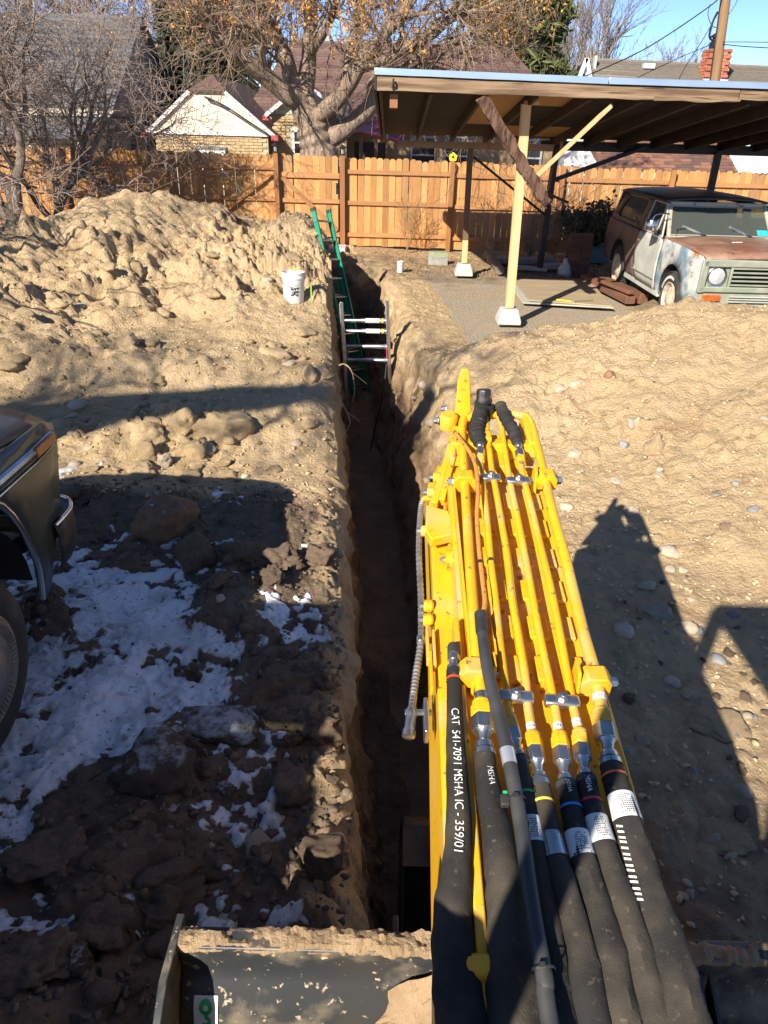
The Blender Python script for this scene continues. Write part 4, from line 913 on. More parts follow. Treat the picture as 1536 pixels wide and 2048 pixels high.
# undercarriage, house and cab (outside the picture; they throw the shade over the hoses)
CABG = M('cab_black_steel', (.03, .03, .032), .5)
for x in (-.34, 1.06):
    b = MB(); pr = [(.55, .25), (.5, .42), (.35, .5), (-1.5, .5), (-1.68, .40), (-1.72, .25), (-1.66, .08), (-1.5, 0), (.35, 0), (.5, .09)]
    b.prism([(x-.19, y, z) for y, z in pr], (.38, 0, 0)); b.build('rubber_track', RUB, exc, bevel=.02)
b = MB(); b.box((.36, -.55, .40), (1.1, 1.2, .25)); b.build('undercarriage', DSTEEL, exc, bevel=.02)
b = MB(); b.prism([(x, y, .55) for x, y in ((-.58, -.30), (1.30, -.30), (1.35, -1.2), (.9, -1.75), (-.2, -1.75), (-.62, -1.2))], (0, 0, .55)); b.build('upper_body', YEL, exc, bevel=.03)
b = MB(); b.box((.36, .05, .62), (.34, .75, .45)); b.build('swing_bracket', YEL, exc, bevel=.03)
CABX0, CABX1, CABY0, CABY1, CZ = -.44, .62, -1.30, -.36, 2.74
b = MB(); b.box(((CABX0+CABX1)/2, (CABY0+CABY1)/2, CZ), (CABX1-CABX0+.06, CABY1-CABY0+.06, .09)); b.build('cab_roof', YEL, exc, bevel=.03)
for x, y, w in ((CABX0, CABY1, .07), (CABX1, CABY1, .07), (CABX0, CABY0, .08), (CABX1, CABY0, .08)):
    b = MB(); b.beam((x, y, 1.05), (x, y, CZ), w, w, (0, 1, 0)); b.build('cab_post', CABG, exc, bevel=.01)
b = MB(); b.box(((CABX0+CABX1)/2, CABY0-.02, 1.75), (CABX1-CABX0, .03, 1.9)); b.box((CABX1, (CABY0+CABY1)/2, 1.35), (.03, CABY1-CABY0, .7)); b.build('cab_panel', YEL, exc, bevel=.006)
b = MB(); b.box((-.05, -.95, 1.25), (.5, .5, .14)); b.box((-.05, -1.17, 1.62), (.48, .14, .7)); b.build('seat', RUB, exc, bevel=.05)
# ------------------------------------------------------------------ vehicles
def smooth_poly(pts, n=6):
    return pts
def fill_poly(b, outline, fn):
    """triangulated sheet from a 2-D outline, mapped to space by fn"""
    bm = bmesh.new(); vs = [bm.verts.new((p[0], p[1], 0)) for p in outline]; es = [bm.edges.new((vs[i], vs[(i+1) % len(vs)])) for i in range(len(vs))]
    bmesh.ops.triangle_fill(bm, use_beauty=True, edges=es)
    for _ in range(3):
        long = [e for e in bm.edges if e.calc_length() > .16]
        if not long: break
        bmesh.ops.subdivide_edges(bm, edges=long, cuts=1, use_grid_fill=False)
        bmesh.ops.triangulate(bm, faces=bm.faces)
    bm.verts.index_update(); b.add([fn(v.co.x, v.co.y) for v in bm.verts], [tuple(v.index for v in f.verts) for f in bm.faces]); bm.free()
def arcp(cx, cz, r, a0, a1, n=14): return [(cx+r*math.cos(a0+(a1-a0)*i/n), cz+r*math.sin(a0+(a1-a0)*i/n)) for i in range(n+1)]
def solid(o, t):
    m = o.modifiers.new('solid', 'SOLIDIFY'); m.thickness = t; m.offset = 0; return o
TYRE = M('tyre_rubber', (.028, .028, .029), .8, c2=(.10, .09, .078), ns=5, thr=(.5, .8), bump=.2, bs=60)
CHROME = M('worn_chrome', (.72, .72, .72), .18, 1.0, c2=(.40, .38, .35), ns=8, thr=(.5, .75))
HUBM = M('dull_hubcap', (.30, .29, .27), .42, .8, c2=(.20, .17, .14), ns=7, thr=(.4, .7))
def wheel(root, c, R, w, rim_mat, axis=(1, 0, 0), lug=True, cap=False, letters=False):
    """c: centre, axis points outward"""
    ax = nrm(axis); k = R/.36
    b = MB(); b.lathe([(R*.60, -w/2), (R*.80, -w/2-.004), (R*.93, -w/2+.012), (R*.985, -w*.32), (R, -w*.2), (R, w*.2), (R*.985, w*.32), (R*.93, w/2-.012), (R*.80, w/2+.004), (R*.70, w/2), (R*.60, w/2-.02)], c, ax, 48, cap=False)
    t = b.build('wheel', TYRE, root, smooth=True)
    if lug:
        b = MB(); x = nrm(np.cross(ax, (0, 0, 1))); z = np.cross(x, ax)
        for i in range(44):
            a = 2*math.pi*i/44
            for o in (-.30, 0, .30):
                d = x*math.cos(a+o*.12)+z*math.sin(a+o*.12); tt = np.cross(ax, d); b.frame(np.asarray(c)+d*R*1.004+ax*w*o, ax*w*.24, tt*R*.085, d*R*.035)
        b.build('tread', TYRE, t, fix=False)
    b = MB(); b.lathe([(R*.61, w/2-.012), (R*.62, w/2+.004), (R*.585, w/2+.006), (R*.55, w/2-.03), (R*.45, w/2-.055), (R*.40, w/2-.02), (R*.30, w/2-.012), (R*.24, w/2+.01), (R*.16, w/2+.014), (.001, w/2+.016)], c, ax, 40, cap=False); rm = b.build('rim', rim_mat, t, smooth=True)
    if cap:
        b = MB(); pr = [(R*.57, w/2+.012), (R*.53, w/2+.026), (R*.42, w/2+.020), (R*.30, w/2+.030), (R*.20, w/2+.058), (R*.12, w/2+.066), (.001, w/2+.068)]
        b.lathe(pr, c, ax, 48, cap=False); b.build('hubcap', HUBM, t, smooth=True)
        b = MB(); x = nrm(np.cross(ax, (0, 0, 1))); z = np.cross(x, ax)
        for i in range(60):
            a = 2*math.pi*i/60; d = x*math.cos(a)+z*math.sin(a); b.beam(np.asarray(c)+d*R*.42+ax*(w/2+.022), np.asarray(c)+d*R*.52+ax*(w/2+.028), .004, .004, ax)
        b.build('hubcap_flutes', HUBM, t, fix=False)
    if letters:
        b = MB(); x = nrm(np.cross(ax, (0, 0, 1))); z = np.cross(x, ax)
        for i in range(13):
            a = .4+1.5*i/12; d = x*math.cos(a)+z*math.sin(a); tt = np.cross(ax, d); b.frame(np.asarray(c)+d*R*.80+ax*(w/2+.005), tt*.018, d*.035, ax*.003)
        for i in range(13):
            a = 3.5+1.5*i/12; d = x*math.cos(a)+z*math.sin(a); tt = np.cross(ax, d); b.frame(np.asarray(c)+d*R*.80+ax*(w/2+.005), tt*.018, d*.035, ax*.003)
        b.build('white_sidewall_marks', WHT, t, fix=False)
    return t
# --- old off-road wagon under the carport: local u forward, v to its right (towards the picture's left), z up
SUV_O = np.array([4.85, 10.50, 0.0]); SUV_YAW = R_(-1.0)
sF = np.array([math.sin(SUV_YAW)*-1, -math.cos(SUV_YAW), 0]); sR = np.array([-math.cos(SUV_YAW), math.sin(SUV_YAW), 0])   # forward (to camera), its right side
def S(u, v, z):
    z = z if z < 1.1 else 1.1+(z-1.1)*.86
    return SUV_O+sF*u+sR*v+np.array([0, 0, z])
suv = thing('off_road_wagon', 'rusty old two door off-road wagon, patchy primer and brown paint, parked under the carport', 'old car', tuple(SUV_O))
PRIMER = M('primer_grey_paint', (.50, .50, .45), .55, c2=(.36, .38, .35), ns=3, thr=(.35, .7), spots=[((.20, .085, .04), 5, .66, .74), ((.62, .62, .58), 7, .6, .75)])
PATCH = M('patchy_fender_paint', (.50, .50, .46), .5, c2=(.15, .24, .30), ns=3.4, thr=(.46, .60), spots=[((.32, .14, .055), 4.2, .60, .68), ((.60, .54, .44), 6.5, .60, .70)])
MAROON = M('faded_maroon_paint', (.085, .058, .058), .5, c2=(.14, .09, .08), ns=3, thr=(.4, .7), spots=[((.20, .16, .14), 4, .66, .8)])
HOODM = M('rusted_hood_paint', (.23, .105, .07), .42, c2=(.34, .22, .15), ns=2.6, thr=(.40, .66), spots=[((.44, .38, .28), 3.3, .62, .76), ((.13, .055, .03), 7, .64, .72)])
GRM = M('olive_grille_paint', (.24, .27, .20), .5, c2=(.33, .33, .27), ns=6, thr=(.45, .7), spots=[((.32, .15, .06), 8, .68, .74)])
ROOFM = M('shaded_hardtop', (.028, .03, .035), .42, c2=(.06, .058, .055), ns=3)  # near black colour carries the carport's shade on the roof
SUVGL = glass('old_window_glass', (.55, .66, .60), .40)
BLACKIN = M('dark_interior', (.025, .025, .022), .8)
HW = .875
def side_v(z, u=0):        # width of the body at a height
    return HW-.03*sstep(.85, 1.08, z)-.035*sstep(.55, .32, z)-.11*sstep(1.08, 1.68, z)
def nose(u): return -.09*sstep(.35, .80, u)
def sidefn(s, off=0.0): return lambda u, z: S(u, s*(side_v(z)+off+nose(u)), z)
Rw = .43
def arch(cx, a0=math.pi, a1=0): return arcp(cx, .40, Rw, a0, a1)
for s in (1, -1):
    zr_ = .36
    fender = [(-.62, .34), (-.43, .34), (-.43, .40)]+arch(0)[1:-1]+[(.43, .40), (.46, .36), (.70, .40), (.76, .55), (.775, .80), (.75, 1.0), (.66, 1.045), (.3, 1.085), (-.50, 1.095), (-.60, 1.09)]
    b = MB(); fill_poly(b, fender, sidefn(s)); solid(b.build('front_fender', PATCH if s == 1 else MAROON, suv, smooth=True, fix=False), .02)
    door = [(-.63, .36), (-.61, 1.06), (-.75, 1.09), (-1.30, 1.09), (-1.66, 1.07), (-1.70, .92), (-1.69, .68), (-1.60, .45), (-1.50, .36)]
    b = MB(); fill_poly(b, door, sidefn(s, .006)); d_ = solid(b.build('door', PRIMER if s == 1 else MAROON, suv, smooth=True, fix=False), .025)
    b = MB(); b.beam(S(-.64, s*(side_v(.52)+.012), .515), S(-1.60, s*(side_v(.52)+.012), .515), .05, .014, (0, 0, 1)); b.build('door_trim', GRM, d_)
    b = MB(); b.tube([sidefn(s, .012)(u, z) for u, z in door[:9]+door[:1]], .006, 6); b.build('door_gap', BLACKIN, d_)
    b = MB(); b.beam(S(-1.50, s*(HW+.01), .95), S(-1.60, s*(HW+.02), .95), .02, .03); b.build('handle', CHROME, d_)
    quarter = [(-1.53, .36), (-1.62, .45), (-1.715, .68), (-1.725, .92), (-1.68, 1.08), (-3.36, 1.09), (-3.40, .80), (-3.36, .46), (-2.98, .42)]+[(q[0], q[1]) for q in arcp(-2.54, .40, Rw, 0, math.pi)[1:-1]]+[(-2.97, .36)]
    quarter = [(-1.53, .36), (-1.62, .45), (-1.715, .68), (-1.725, .92), (-1.68, 1.08), (-3.36, 1.09), (-3.40, .80), (-3.36, .44), (-2.97, .40)]+arcp(-2.54, .40, Rw, math.pi, 0)[1:-1]+[(-2.11, .36)]
    b = MB(); fill_poly(b, quarter, sidefn(s)); solid(b.build('rear_quarter', MAROON, suv, smooth=True, fix=False), .02)
    b = MB(); b.beam(S(-.45, s*(side_v(.33)-.01), .33), S(-2.1, s*(side_v(.33)-.01), .33), .05, .09); b.build('rocker_panel', PRIMER if s == 1 else MAROON, suv, bevel=.01)
    # hardtop side with the big rear window and door glass
    top = [(-1.62, 1.095), (-3.30, 1.095), (-3.02, 1.58), (-2.9, 1.615), (-1.55, 1.635), (-1.60, 1.30)]
    win = [(-1.82, 1.17), (-2.86, 1.17), (-2.97, 1.22), (-2.93, 1.36), (-2.80, 1.52), (-2.70, 1.555), (-1.86, 1.565), (-1.80, 1.53)]
    pil = [(top, win)]
    b = MB()
    fn = sidefn(s)
    segs = [[(-1.62, 1.095), (-1.80, 1.095), (-1.78, 1.63), (-1.55, 1.635), (-1.60, 1.30)], [(-1.80, 1.095), (-3.30, 1.095), (-3.22, 1.22), (-2.97, 1.22), (-2.86, 1.17), (-1.82, 1.17)], [(-3.22, 1.22), (-3.02, 1.58), (-2.9, 1.615), (-2.70, 1.555), (-2.80, 1.52), (-2.93, 1.36), (-2.97, 1.22)], [(-2.9, 1.615), (-1.78, 1.63), (-1.80, 1.53), (-1.86, 1.565), (-2.70, 1.555)], [(-1.80, 1.10), (-1.82, 1.17), (-1.80, 1.53), (-1.785, 1.6)]]
    for sg in segs: fill_poly(b, sg, fn)
    solid(b.build('hardtop_side', MAROON, suv, smooth=True, fix=False), .025)
    b = MB(); fill_poly(b, win, sidefn(s, -.012)); b.build('side_window', SUVGL, suv, fix=False)
    b = MB(); b.tube([fn(*w) for w in win]+[fn(*win[0])], .013, 8); b.build('window_seal', RUB, suv)
    dw = [(-.72, 1.10), (-1.58, 1.10), (-1.55, 1.60), (-.98, 1.59)]
    b = MB(); fill_poly(b, dw, sidefn(s, -.012)); b.build('door_window', SUVGL, suv, fix=False)
    b = MB(); b.tube([fn(*w) for w in dw]+[fn(*dw[0])], .014, 8); b.beam(fn(-.98, 1.10), fn(-1.02, 1.58), .018, .018); b.build('window_frame', PRIMER if s == 1 else MAROON, suv)
    for uu, R0 in ((0, .40), (-2.54, .40)):
        wheel(suv, S(uu, s*.76, .36), .365, .21, M('pale_wheel_paint', (.58, .54, .43), .5, c2=(.36, .28, .19), ns=12), sR*s, letters=(uu == 0))
        b = MB(); V = []
        for i in range(15):
            a = math.pi*i/14; V += [S(uu+Rw*math.cos(a), s*.86, .40+Rw*math.sin(a)), S(uu+Rw*math.cos(a), s*.50, .40+Rw*math.sin(a))]
        b.add(V, [(2*i, 2*i+2, 2*i+3, 2*i+1) for i in range(14)]); b.build('wheel_well', BLACKIN, suv, fix=False)
# hood, cowl, windscreen
NU, NVv = 16, 18; V = []
for i in range(NU+1):
    u = .76-(1.28)*i/NU
    for j in range(NVv+1):
        v = -1+2*j/NVv; wv = HW-.045+nose(u); z = 1.035+.05*sstep(.80, .3, u)*1+.035*(1-v*v)+.02*sstep(.72, .66, abs(v))-.055*sstep(.66, .76, u)+.012*sstep(0, -.5, u)
        V.append(S(u+.02*(1-v*v), v*wv, z))
b = MB(); b.add(V, [(i*(NVv+1)+j, i*(NVv+1)+j+1, (i+1)*(NVv+1)+j+1, (i+1)*(NVv+1)+j) for i in range(NU) for j in range(NVv)]); ho = solid(b.build('hood', HOODM, suv, smooth=True, fix=False), .015)
b = MB(); b.beam(S(.10, .12, 1.128), S(-.02, .42, 1.125), .05, .018); b.beam(S(.10, .12, 1.128), S(.16, -.28, 1.126), .03, .015); b.beam(S(.06, .15, 1.14), S(.02, .0, 1.14), .03, .03); b.build('broken_wiper_motor_part', LBL, suv, bevel=.004) if False else b.build('loose_trim_piece', M('chalky_white_plastic', (.62, .60, .55), .6), suv, bevel=.004)
b = MB(); b.prism([S(-.52, -.83, 1.06), S(-.52, .83, 1.06), S(-.66, .83, 1.10), S(-.66, -.83, 1.10)], (0, 0, .02)); b.build('cowl', HOODM, suv, bevel=.004)
def wsf(a, h):   # windscreen plane: a across -1..1, h 0..1 up
    return S(-.66-.36*h, a*(.80-.08*h), 1.10+.50*h)
b = MB(); b.add([wsf(-.94, .07), wsf(.94, .07), wsf(.94, .93), wsf(-.94, .93)], [(0, 1, 2, 3)]); b.build('windscreen', SUVGL, suv)
b = MB()
for p, q, w in ((( -1, 0), (1, 0), .05), ((-1, 1), (1, 1), .06), ((-.97, 0), (-.97, 1), .05), ((.97, 0), (.97, 1), .05)): b.beam(wsf(*p), wsf(*q), w, .05, sF)
b.build('windscreen_frame', M('frame_paint', (.42, .33, .26), .5, c2=(.36, .38, .30), ns=5, spots=[((.26, .10, .05), 9, .6, .68)]), suv, bevel=.008)
b = MB(); b.tube([wsf(*p) for p in ((-.93, .08), (.93, .08), (.93, .92), (-.93, .92), (-.93, .08))], .010, 8); b.build('windscreen_seal', M('grey_seal', (.28, .29, .26), .6), suv)
b = MB(); b.add([wsf(-.70, .12)+sF*.006, wsf(-.90, .12)+sF*.006, wsf(-.90, .27)+sF*.006, wsf(-.70, .27)+sF*.006], [(0, 1, 2, 3)]); b.build('turquoise_sticker', M('turquoise_print', (.03, .50, .50), .5), suv)
for a, e in ((.85, .30), (-.05, -.55)):
    b = MB(); p0 = wsf(a, -.02)+sF*.03; p1 = wsf((a+e)/2+.1, .30)+sF*.035; b.tube([p0, wsf(a-.02, .25)+sF*.035, p1] if a > .5 else [wsf(e, -.02)+sF*.03, wsf(e+.15, .20)+sF*.035, p1], .007, 8); b.beam(wsf(a-.12, .36)+sF*.022, wsf(e-.02, .06)+sF*.022, .012, .03); b.build('wiper', CHROME, suv)
# roof
V = []; NR, NC = 14, 16
for i in range(NR+1):
    u = -.98-2.12*i/NR
    for j in range(NC+1):
        v = -1+2*j/NC; z = 1.635+.055*(1-abs(v)**2.6)+.018*math.sin(math.pi*i/NR)-.012*(abs(v) > .99); V.append(S(u-(0 if i < NR else 0), v*(.80), z))
b = MB(); b.add(V, [(i*(NC+1)+j, i*(NC+1)+j+1, (i+1)*(NC+1)+j+1, (i+1)*(NC+1)+j) for i in range(NR) for j in range(NC)]); solid(b.build('roof', ROOFM, suv, smooth=True, fix=False), .03)
b = MB(); b.prism([S(-3.10, -.78, 1.64), S(-3.10, .78, 1.64), S(-3.36, .82, 1.09), S(-3.36, -.82, 1.09)], sF*.02); b.build('rear_hatch', MAROON, suv)
b = MB(); b.prism([S(-3.38, -.85, 1.08), S(-3.38, .85, 1.08), S(-3.40, .85, .45), S(-3.40, -.85, .45)], sF*.02); b.build('tailgate', MAROON, suv)
b = MB(); b.beam(S(-.80, 0, .62), S(-3.3, 0, .62), 1.5, .06); b.beam(S(-.60, -.70, .85), S(-.60, .70, .85), .25, .4); b.beam(S(.55, -.5, .5), S(-.5, -.5, .5), .12, .12); b.beam(S(.55, .5, .5), S(-.5, .5, .5), .12, .12); b.build('floor_and_dash', BLACKIN, suv)
b = MB()
for v in (-.38, .38): b.box(S(-1.5, v, .85), (.5, .5, .2)); b.box(S(-1.72, v, 1.15), (.5, .12, .6))
b.build('seat', M('brown_seat', (.09, .055, .04), .8), suv, bevel=.04)
b = MB(); b.lathe([(.175, 0), (.19, .012), (.175, .024)], S(-.98, -.38, 1.12), sF*.9+np.array([0, 0, .45]), 24, cap=False); b.build('steering_wheel', BLACKIN, suv)
# front face: surround, grille bars, lamps
FU = .775
b = MB()
b.beam(S(FU, -.79, .975), S(FU, .79, .975), .05, .09); b.beam(S(FU, -.79, .645), S(FU, .79, .645), .05, .07)
for v in (.765, -.765): b.beam(S(FU, v, .60), S(FU, v, 1.01), .09, .05, sF)
for v in (.40, -.40): b.beam(S(FU-.005, v, .66), S(FU-.005, v, .95), .035, .04, sF)
b.build('grille_surround', GRM, suv, bevel=.012)
for k in range(5):
    b = MB(); b.beam(S(FU+.0, -.385, .705+.052*k), S(FU+.0, .385, .705+.052*k), .03, .020); b.build('grille_bar', GRM, suv, bevel=.003)
b = MB(); b.prism([S(FU-.06, -.75, .62), S(FU-.06, .75, .62), S(FU-.06, .75, .96), S(FU-.06, -.75, .96)], -sF*.03); b.build('grille_backing', BLACKIN, suv)
LENS = M('headlamp_glass', (.72, .74, .74), .12, .3, c2=(.50, .53, .54), ns=40)
for v in (.585, -.585):
    b = MB(); b.prism([S(FU-.02, v-.165, .675), S(FU-.02, v+.165, .675), S(FU-.02, v+.165, .945), S(FU-.02, v-.165, .945)], -sF*.02); hp = b.build('headlamp_panel', GRM, suv)
    b = MB(); b.lathe([(.128, -.01), (.134, .012), (.122, .022), (.108, .018)], S(FU-.01, v, .81), sF, 30, cap=False); h_ = b.build('headlight', CHROME, suv, smooth=True)
    b = MB(); b.lathe([(.108, .006), (.10, .020), (.06, .032), (.001, .036)], S(FU-.01, v, .81), sF, 30, cap=False); b.build('lens', LENS, h_, smooth=True)
# valance with small louvres, turn lamp, bumper
b = MB(); b.prism([S(FU-.01, -.80, .44), S(FU-.01, .80, .44), S(FU-.01, .80, .62), S(FU-.01, -.80, .62)], -sF*.03); b.build('valance', GRM, suv, bevel=.006)
for k in range(3):
    b = MB(); b.beam(S(FU+.002, -.35, .555-.032*k), S(FU+.002, .35, .555-.032*k), .012, .016); b.build('valance_louvre', PRIMER, suv)
    b = MB(); b.beam(S(FU+.001, -.35, .540-.032*k), S(FU+.001, .35, .540-.032*k), .008, .014); b.build('louvre_slot', BLACKIN, suv)
AMB = M('amber_lens', (.62, .075, .015), .25, c2=(.70, .14, .03), ns=30)
for v in (.60, -.60):
    b = MB(); b.beam(S(FU+.006, v-.12, .535), S(FU+.006, v+.12, .535), .03, .075); b.build('turn_lamp', AMB, suv, bevel=.006)
b = MB(); b.beam(S(FU+.10, -.86, .41), S(FU+.10, .86, .41), .06, .11); b.beam(S(FU+.09, .80, .41), S(FU-.12, .875, .41), .05, .10); b.build('bumper', M('chipped_white_bumper', (.56, .54, .49), .5, c2=(.25, .20, .15), ns=9, thr=(.5, .62)), suv, bevel=.012)
b = MB(); b.beam(S(FU+.14, .15, .43), S(FU+.14, .28, .40), .05, .03); b.build('plate_bracket', BLACKIN, suv)
b = MB(); b.box(S(.50, side_v(.93)+nose(.5)+.012, .93), (.012, .09, .05), SUV_YAW); b.build('fender_badge', M('red_badge', (.30, .09, .05), .5, c2=(.6, .55, .5), ns=60, thr=(.5, .6)), suv, bevel=.002)
b = MB(); b.box(S(.585, side_v(.80)+nose(.585)+.012, .80), (.012, .045, .065), SUV_YAW); b.build('fender_badge', M('amber_badge', (.70, .55, .35), .5, c2=(.35, .12, .05), ns=50, thr=(.45, .55)), suv, bevel=.002)
# mirror on its bent arm
m0 = S(-.70, .84, 1.42); m1 = S(-.70, 1.06, 1.40)
b = MB(); b.tube(spline([S(-.72, .80, 1.46), S(-.69, .92, 1.47), S(-.68, 1.02, 1.44), S(-.68, 1.05, 1.36)], 20), .010, 8); b.tube([S(-.68, 1.05, 1.22), S(-.68, .98, 1.12), S(-.70, .90, 1.10)], .009, 8); mo = b.build('mirror_arm', CHROME, suv, smooth=True)
b = MB(); b.lathe([(.06, 0), (.085, .01), (.09, .05), (.088, .14), (.075, .155)], S(-.68, 1.05, 1.20), (0, 0, 1), 20); b.build('mirror_housing', CHROME, mo, smooth=True)

# --- dark green pickup at the left edge: nose pointing away from the camera
GREEN = M('dark_green_truck_paint', (.030, .044, .032), .34, c2=(.055, .06, .045), ns=2, thr=(.4, .7), stretch=(1, 3, .35), coat=.5, spots=[((.11, .10, .075), 3, .62, .85)])
TX = -1.80
pk = thing('pickup_truck', 'dark green old pickup truck with chrome trim and amber marker at the left edge', 'pickup truck', (-2.7, 2.6, 0))
WB = (2.45, .37)
AC, AR = 2.62, .52
def tv(z, y, s): # lateral position of the side skin
    v = .02*sstep(.55, .3, z)+.03*sstep(.80, 1.02, z)+.10*sstep(1.05, 1.95, z)*(1 if True else 0)+.03*sstep(3.3, 3.85, y)
    return TX-v if s == 1 else TX-1.90+v
for s in (1, -1):
    fn = lambda y, z, s=s: np.array([tv(z, y, s), y, z+.13*float(sstep(.5, .85, z))])
    ar = arcp(AC, .40, AR, math.pi, 0)
    fd = [(1.45, .36), (AC-AR, .36)]+ar[1:-1]+[(AC+AR, .36), (AC+AR+.03, .28), (AC+AR+.10, .30), (3.34, .50), (3.50, .64), (3.62, .84), (3.62, .91), (3.50, .955), (2.6, 1.0), (1.45, 1.02)]
    b = MB(); fill_poly(b, fd, fn); solid(b.build('front_fender', GREEN, pk, smooth=True, fix=False), .018)
    b = MB(); b.tube([fn(y, z)+np.array([.012*(1 if s == 1 else -1), 0, 0]) for y, z in arcp(AC, .40, AR+.002, math.pi, -.2, 22)], .014, 8); b.build('arch_trim', CHROME, pk, smooth=True)
    for zz, w, m_ in ((.885, .045, CHROME), (.835, .016, CHROME), (.865, .02, BLACKIN)):
        b = MB(); b.tube([fn(y, zz-.012*sstep(2.5, 3.7, y))+np.array([.012*(1 if s == 1 else -1), 0, 0]) for y in np.linspace(.2, 3.55, 16)], w/2, 8); b.build('side_trim', m_, pk, smooth=True)
    b = MB(); b.box(fn(3.42, .875)+np.array([.03 if s == 1 else -.03, 0, 0]), (.022, .20, .052)); b.build('side_marker', M('amber_marker', (.42, .13, .02), .25, c2=(.5, .2, .04), ns=40), pk, bevel=.006)
    dr = [(1.44, .38), (1.44, 1.03), (.25, 1.04), (.25, .38)]; b = MB(); fill_poly(b, dr, fn); solid(b.build('door', GREEN, pk, fix=False), .02)
    bd = [(.23, .40), (.23, 1.06), (-2.0, 1.06), (-2.0, .45), (-1.25, .40)]+arcp(-.85, .40, .45, math.pi, 0)[1:-1]+[(-.40, .40)]
    b = MB(); fill_poly(b, bd, fn); solid(b.build('bed_side', GREEN, pk, fix=False), .02)
    b = MB(); wl_ = [(1.30, 1.04), (1.22, 1.04), (.30, 1.05), (.30, 1.72), (.95, 1.74)]; fill_poly(b, [(1.38, 1.05), (.32, 1.06), (.36, 1.74), (.98, 1.75)], fn); b.build('door_window', SUVGL, pk, fix=False)
    b = MB(); b.tube([fn(1.42, 1.05), fn(1.00, 1.76)], .03, 8); b.tube([fn(.30, 1.05), fn(.33, 1.76)], .05, 8); b.build('roof_pillar', GREEN, pk)
    cs = [(.18, 1.07), (.18, 1.55), (-2.0, 1.55), (-2.0, 1.07)]; b = MB(); fill_poly(b, cs, fn); solid(b.build('topper_side', M('topper_white', (.6, .6, .58), .5), pk, fix=False), .02)
    for yy_ in (WB[0], -.85): wheel(pk, np.array([TX-.05 if s == 1 else TX-1.85, yy_, .40]), .41, .24, M('truck_wheel_steel', (.24, .17, .11), .5, c2=(.42, .38, .33), ns=10), (1 if s == 1 else -1, 0, 0), lug=False, cap=True)
    b = MB(); V = []
    for i in range(15):
        a = math.pi*i/14; V += [(TX-.04 if s == 1 else TX-1.86, AC+AR*math.cos(a), .40+AR*math.sin(a)), (TX-.45 if s == 1 else TX-1.4, AC+AR*math.cos(a), .40+AR*math.sin(a))]
    b.add(V, [(2*i, 2*i+2, 2*i+3, 2*i+1) for i in range(14)]); b.build('wheel_well', BLACKIN, pk, fix=False)
V = []; NU, NVv = 18, 20
for i in range(NU+1):
    y = 1.42+(3.63-1.42)*i/NU
    for j in range(NVv+1):
        v = -1+2*j/NVv; x = (TX-.95)+v*(.91-.03*sstep(3.3, 3.85, y)); z = 1.145-.015*sstep(2.4, 3.4, y)-.075*sstep(3.1, 3.63, y)-.02*sstep(.9, 1, abs(v))+.085*(1-abs(v)**3.5)
        V.append((x, y, z))
b = MB(); b.add(V, [(i*(NVv+1)+j, i*(NVv+1)+j+1, (i+1)*(NVv+1)+j+1, (i+1)*(NVv+1)+j) for i in range(NU) for j in range(NVv)]); solid(b.build('hood', GREEN, pk, smooth=True, fix=False), .015)
b = MB(); b.prism([(TX-.12, 3.56, .95), (TX-1.78, 3.56, .95), (TX-1.78, 3.50, .55), (TX-.12, 3.50, .55)], (0, .03, 0)); b.build('grille', CHROME, pk, bevel=.01)
# bumper: chrome bar wrapping round the corner, open behind
b = MB(); cx = TX-.95; pts = [(TX+.03, 3.34), (TX+.035, 3.46), (TX+.02, 3.56), (TX-.07, 3.66), (TX-.4, 3.72), (cx, 3.74)]; pts = pts+[(2*cx-x, y) for x, y in pts[-2::-1]]
V = []
for x, y in pts:
    n_ = nrm((x-cx, (y-3.3)*1.2, 0)); sec = [(-.055, .585), (-.01, .60), (.0, .545), (.0, .45), (-.015, .38), (-.03, .34)]
    V += [np.array([x, y, 0])+n_*o+np.array([0, 0, z]) for o, z in sec]
b.add(V, [(i*6+k, i*6+k+1, (i+1)*6+k+1, (i+1)*6+k) for i in range(len(pts)-1) for k in range(5)]); solid(b.build('bumper', M('blackened_bumper', (.035, .033, .03), .5, .3, c2=(.10, .08, .06), ns=9, thr=(.45, .7)), pk, smooth=True, fix=False), .006)
b = MB(); b.tube(spline([np.array([x, y, .60])+nrm((x-cx, (y-3.3)*1.2, 0))*-.005 for x, y in pts[:6]], 24), .010, 8); b.build('bumper_edge', CHROME, pk, smooth=True)
b = MB(); b.beam((TX-.35, 3.0, .45), (TX-.1, 3.45, .5), .06, .06); b.beam((TX-.30, 2.9, .40), (TX-.02, 2.98, .28), .05, .05); b.beam((cx, -2, .5), (cx, 3.6, .5), .9, .12); b.build('frame', BLACKIN, pk)
b = MB(); b.prism([(TX-.16, 1.42, 1.06), (TX-1.74, 1.42, 1.06), (TX-1.70, 1.0, 1.75), (TX-.20, 1.0, 1.75)], (0, .008, 0)); b.build('windscreen', SUVGL, pk)
V = []
b = MB(); b.prism([(TX-.14, 1.08, 1.76), (TX-1.76, 1.08, 1.76), (TX-1.76, .15, 1.78), (TX-.14, .15, 1.78)], (0, 0, .07)); b.build('cab_roof', GREEN, pk, bevel=.03)
b = MB(); b.prism([(TX-.13, .15, 1.66), (TX-1.77, .15, 1.66), (TX-1.77, -2.0, 1.66), (TX-.13, -2.0, 1.66)], (0, 0, .05)); b.build('topper_roof', M('topper_roof_white', (.6, .6, .58), .5), pk)
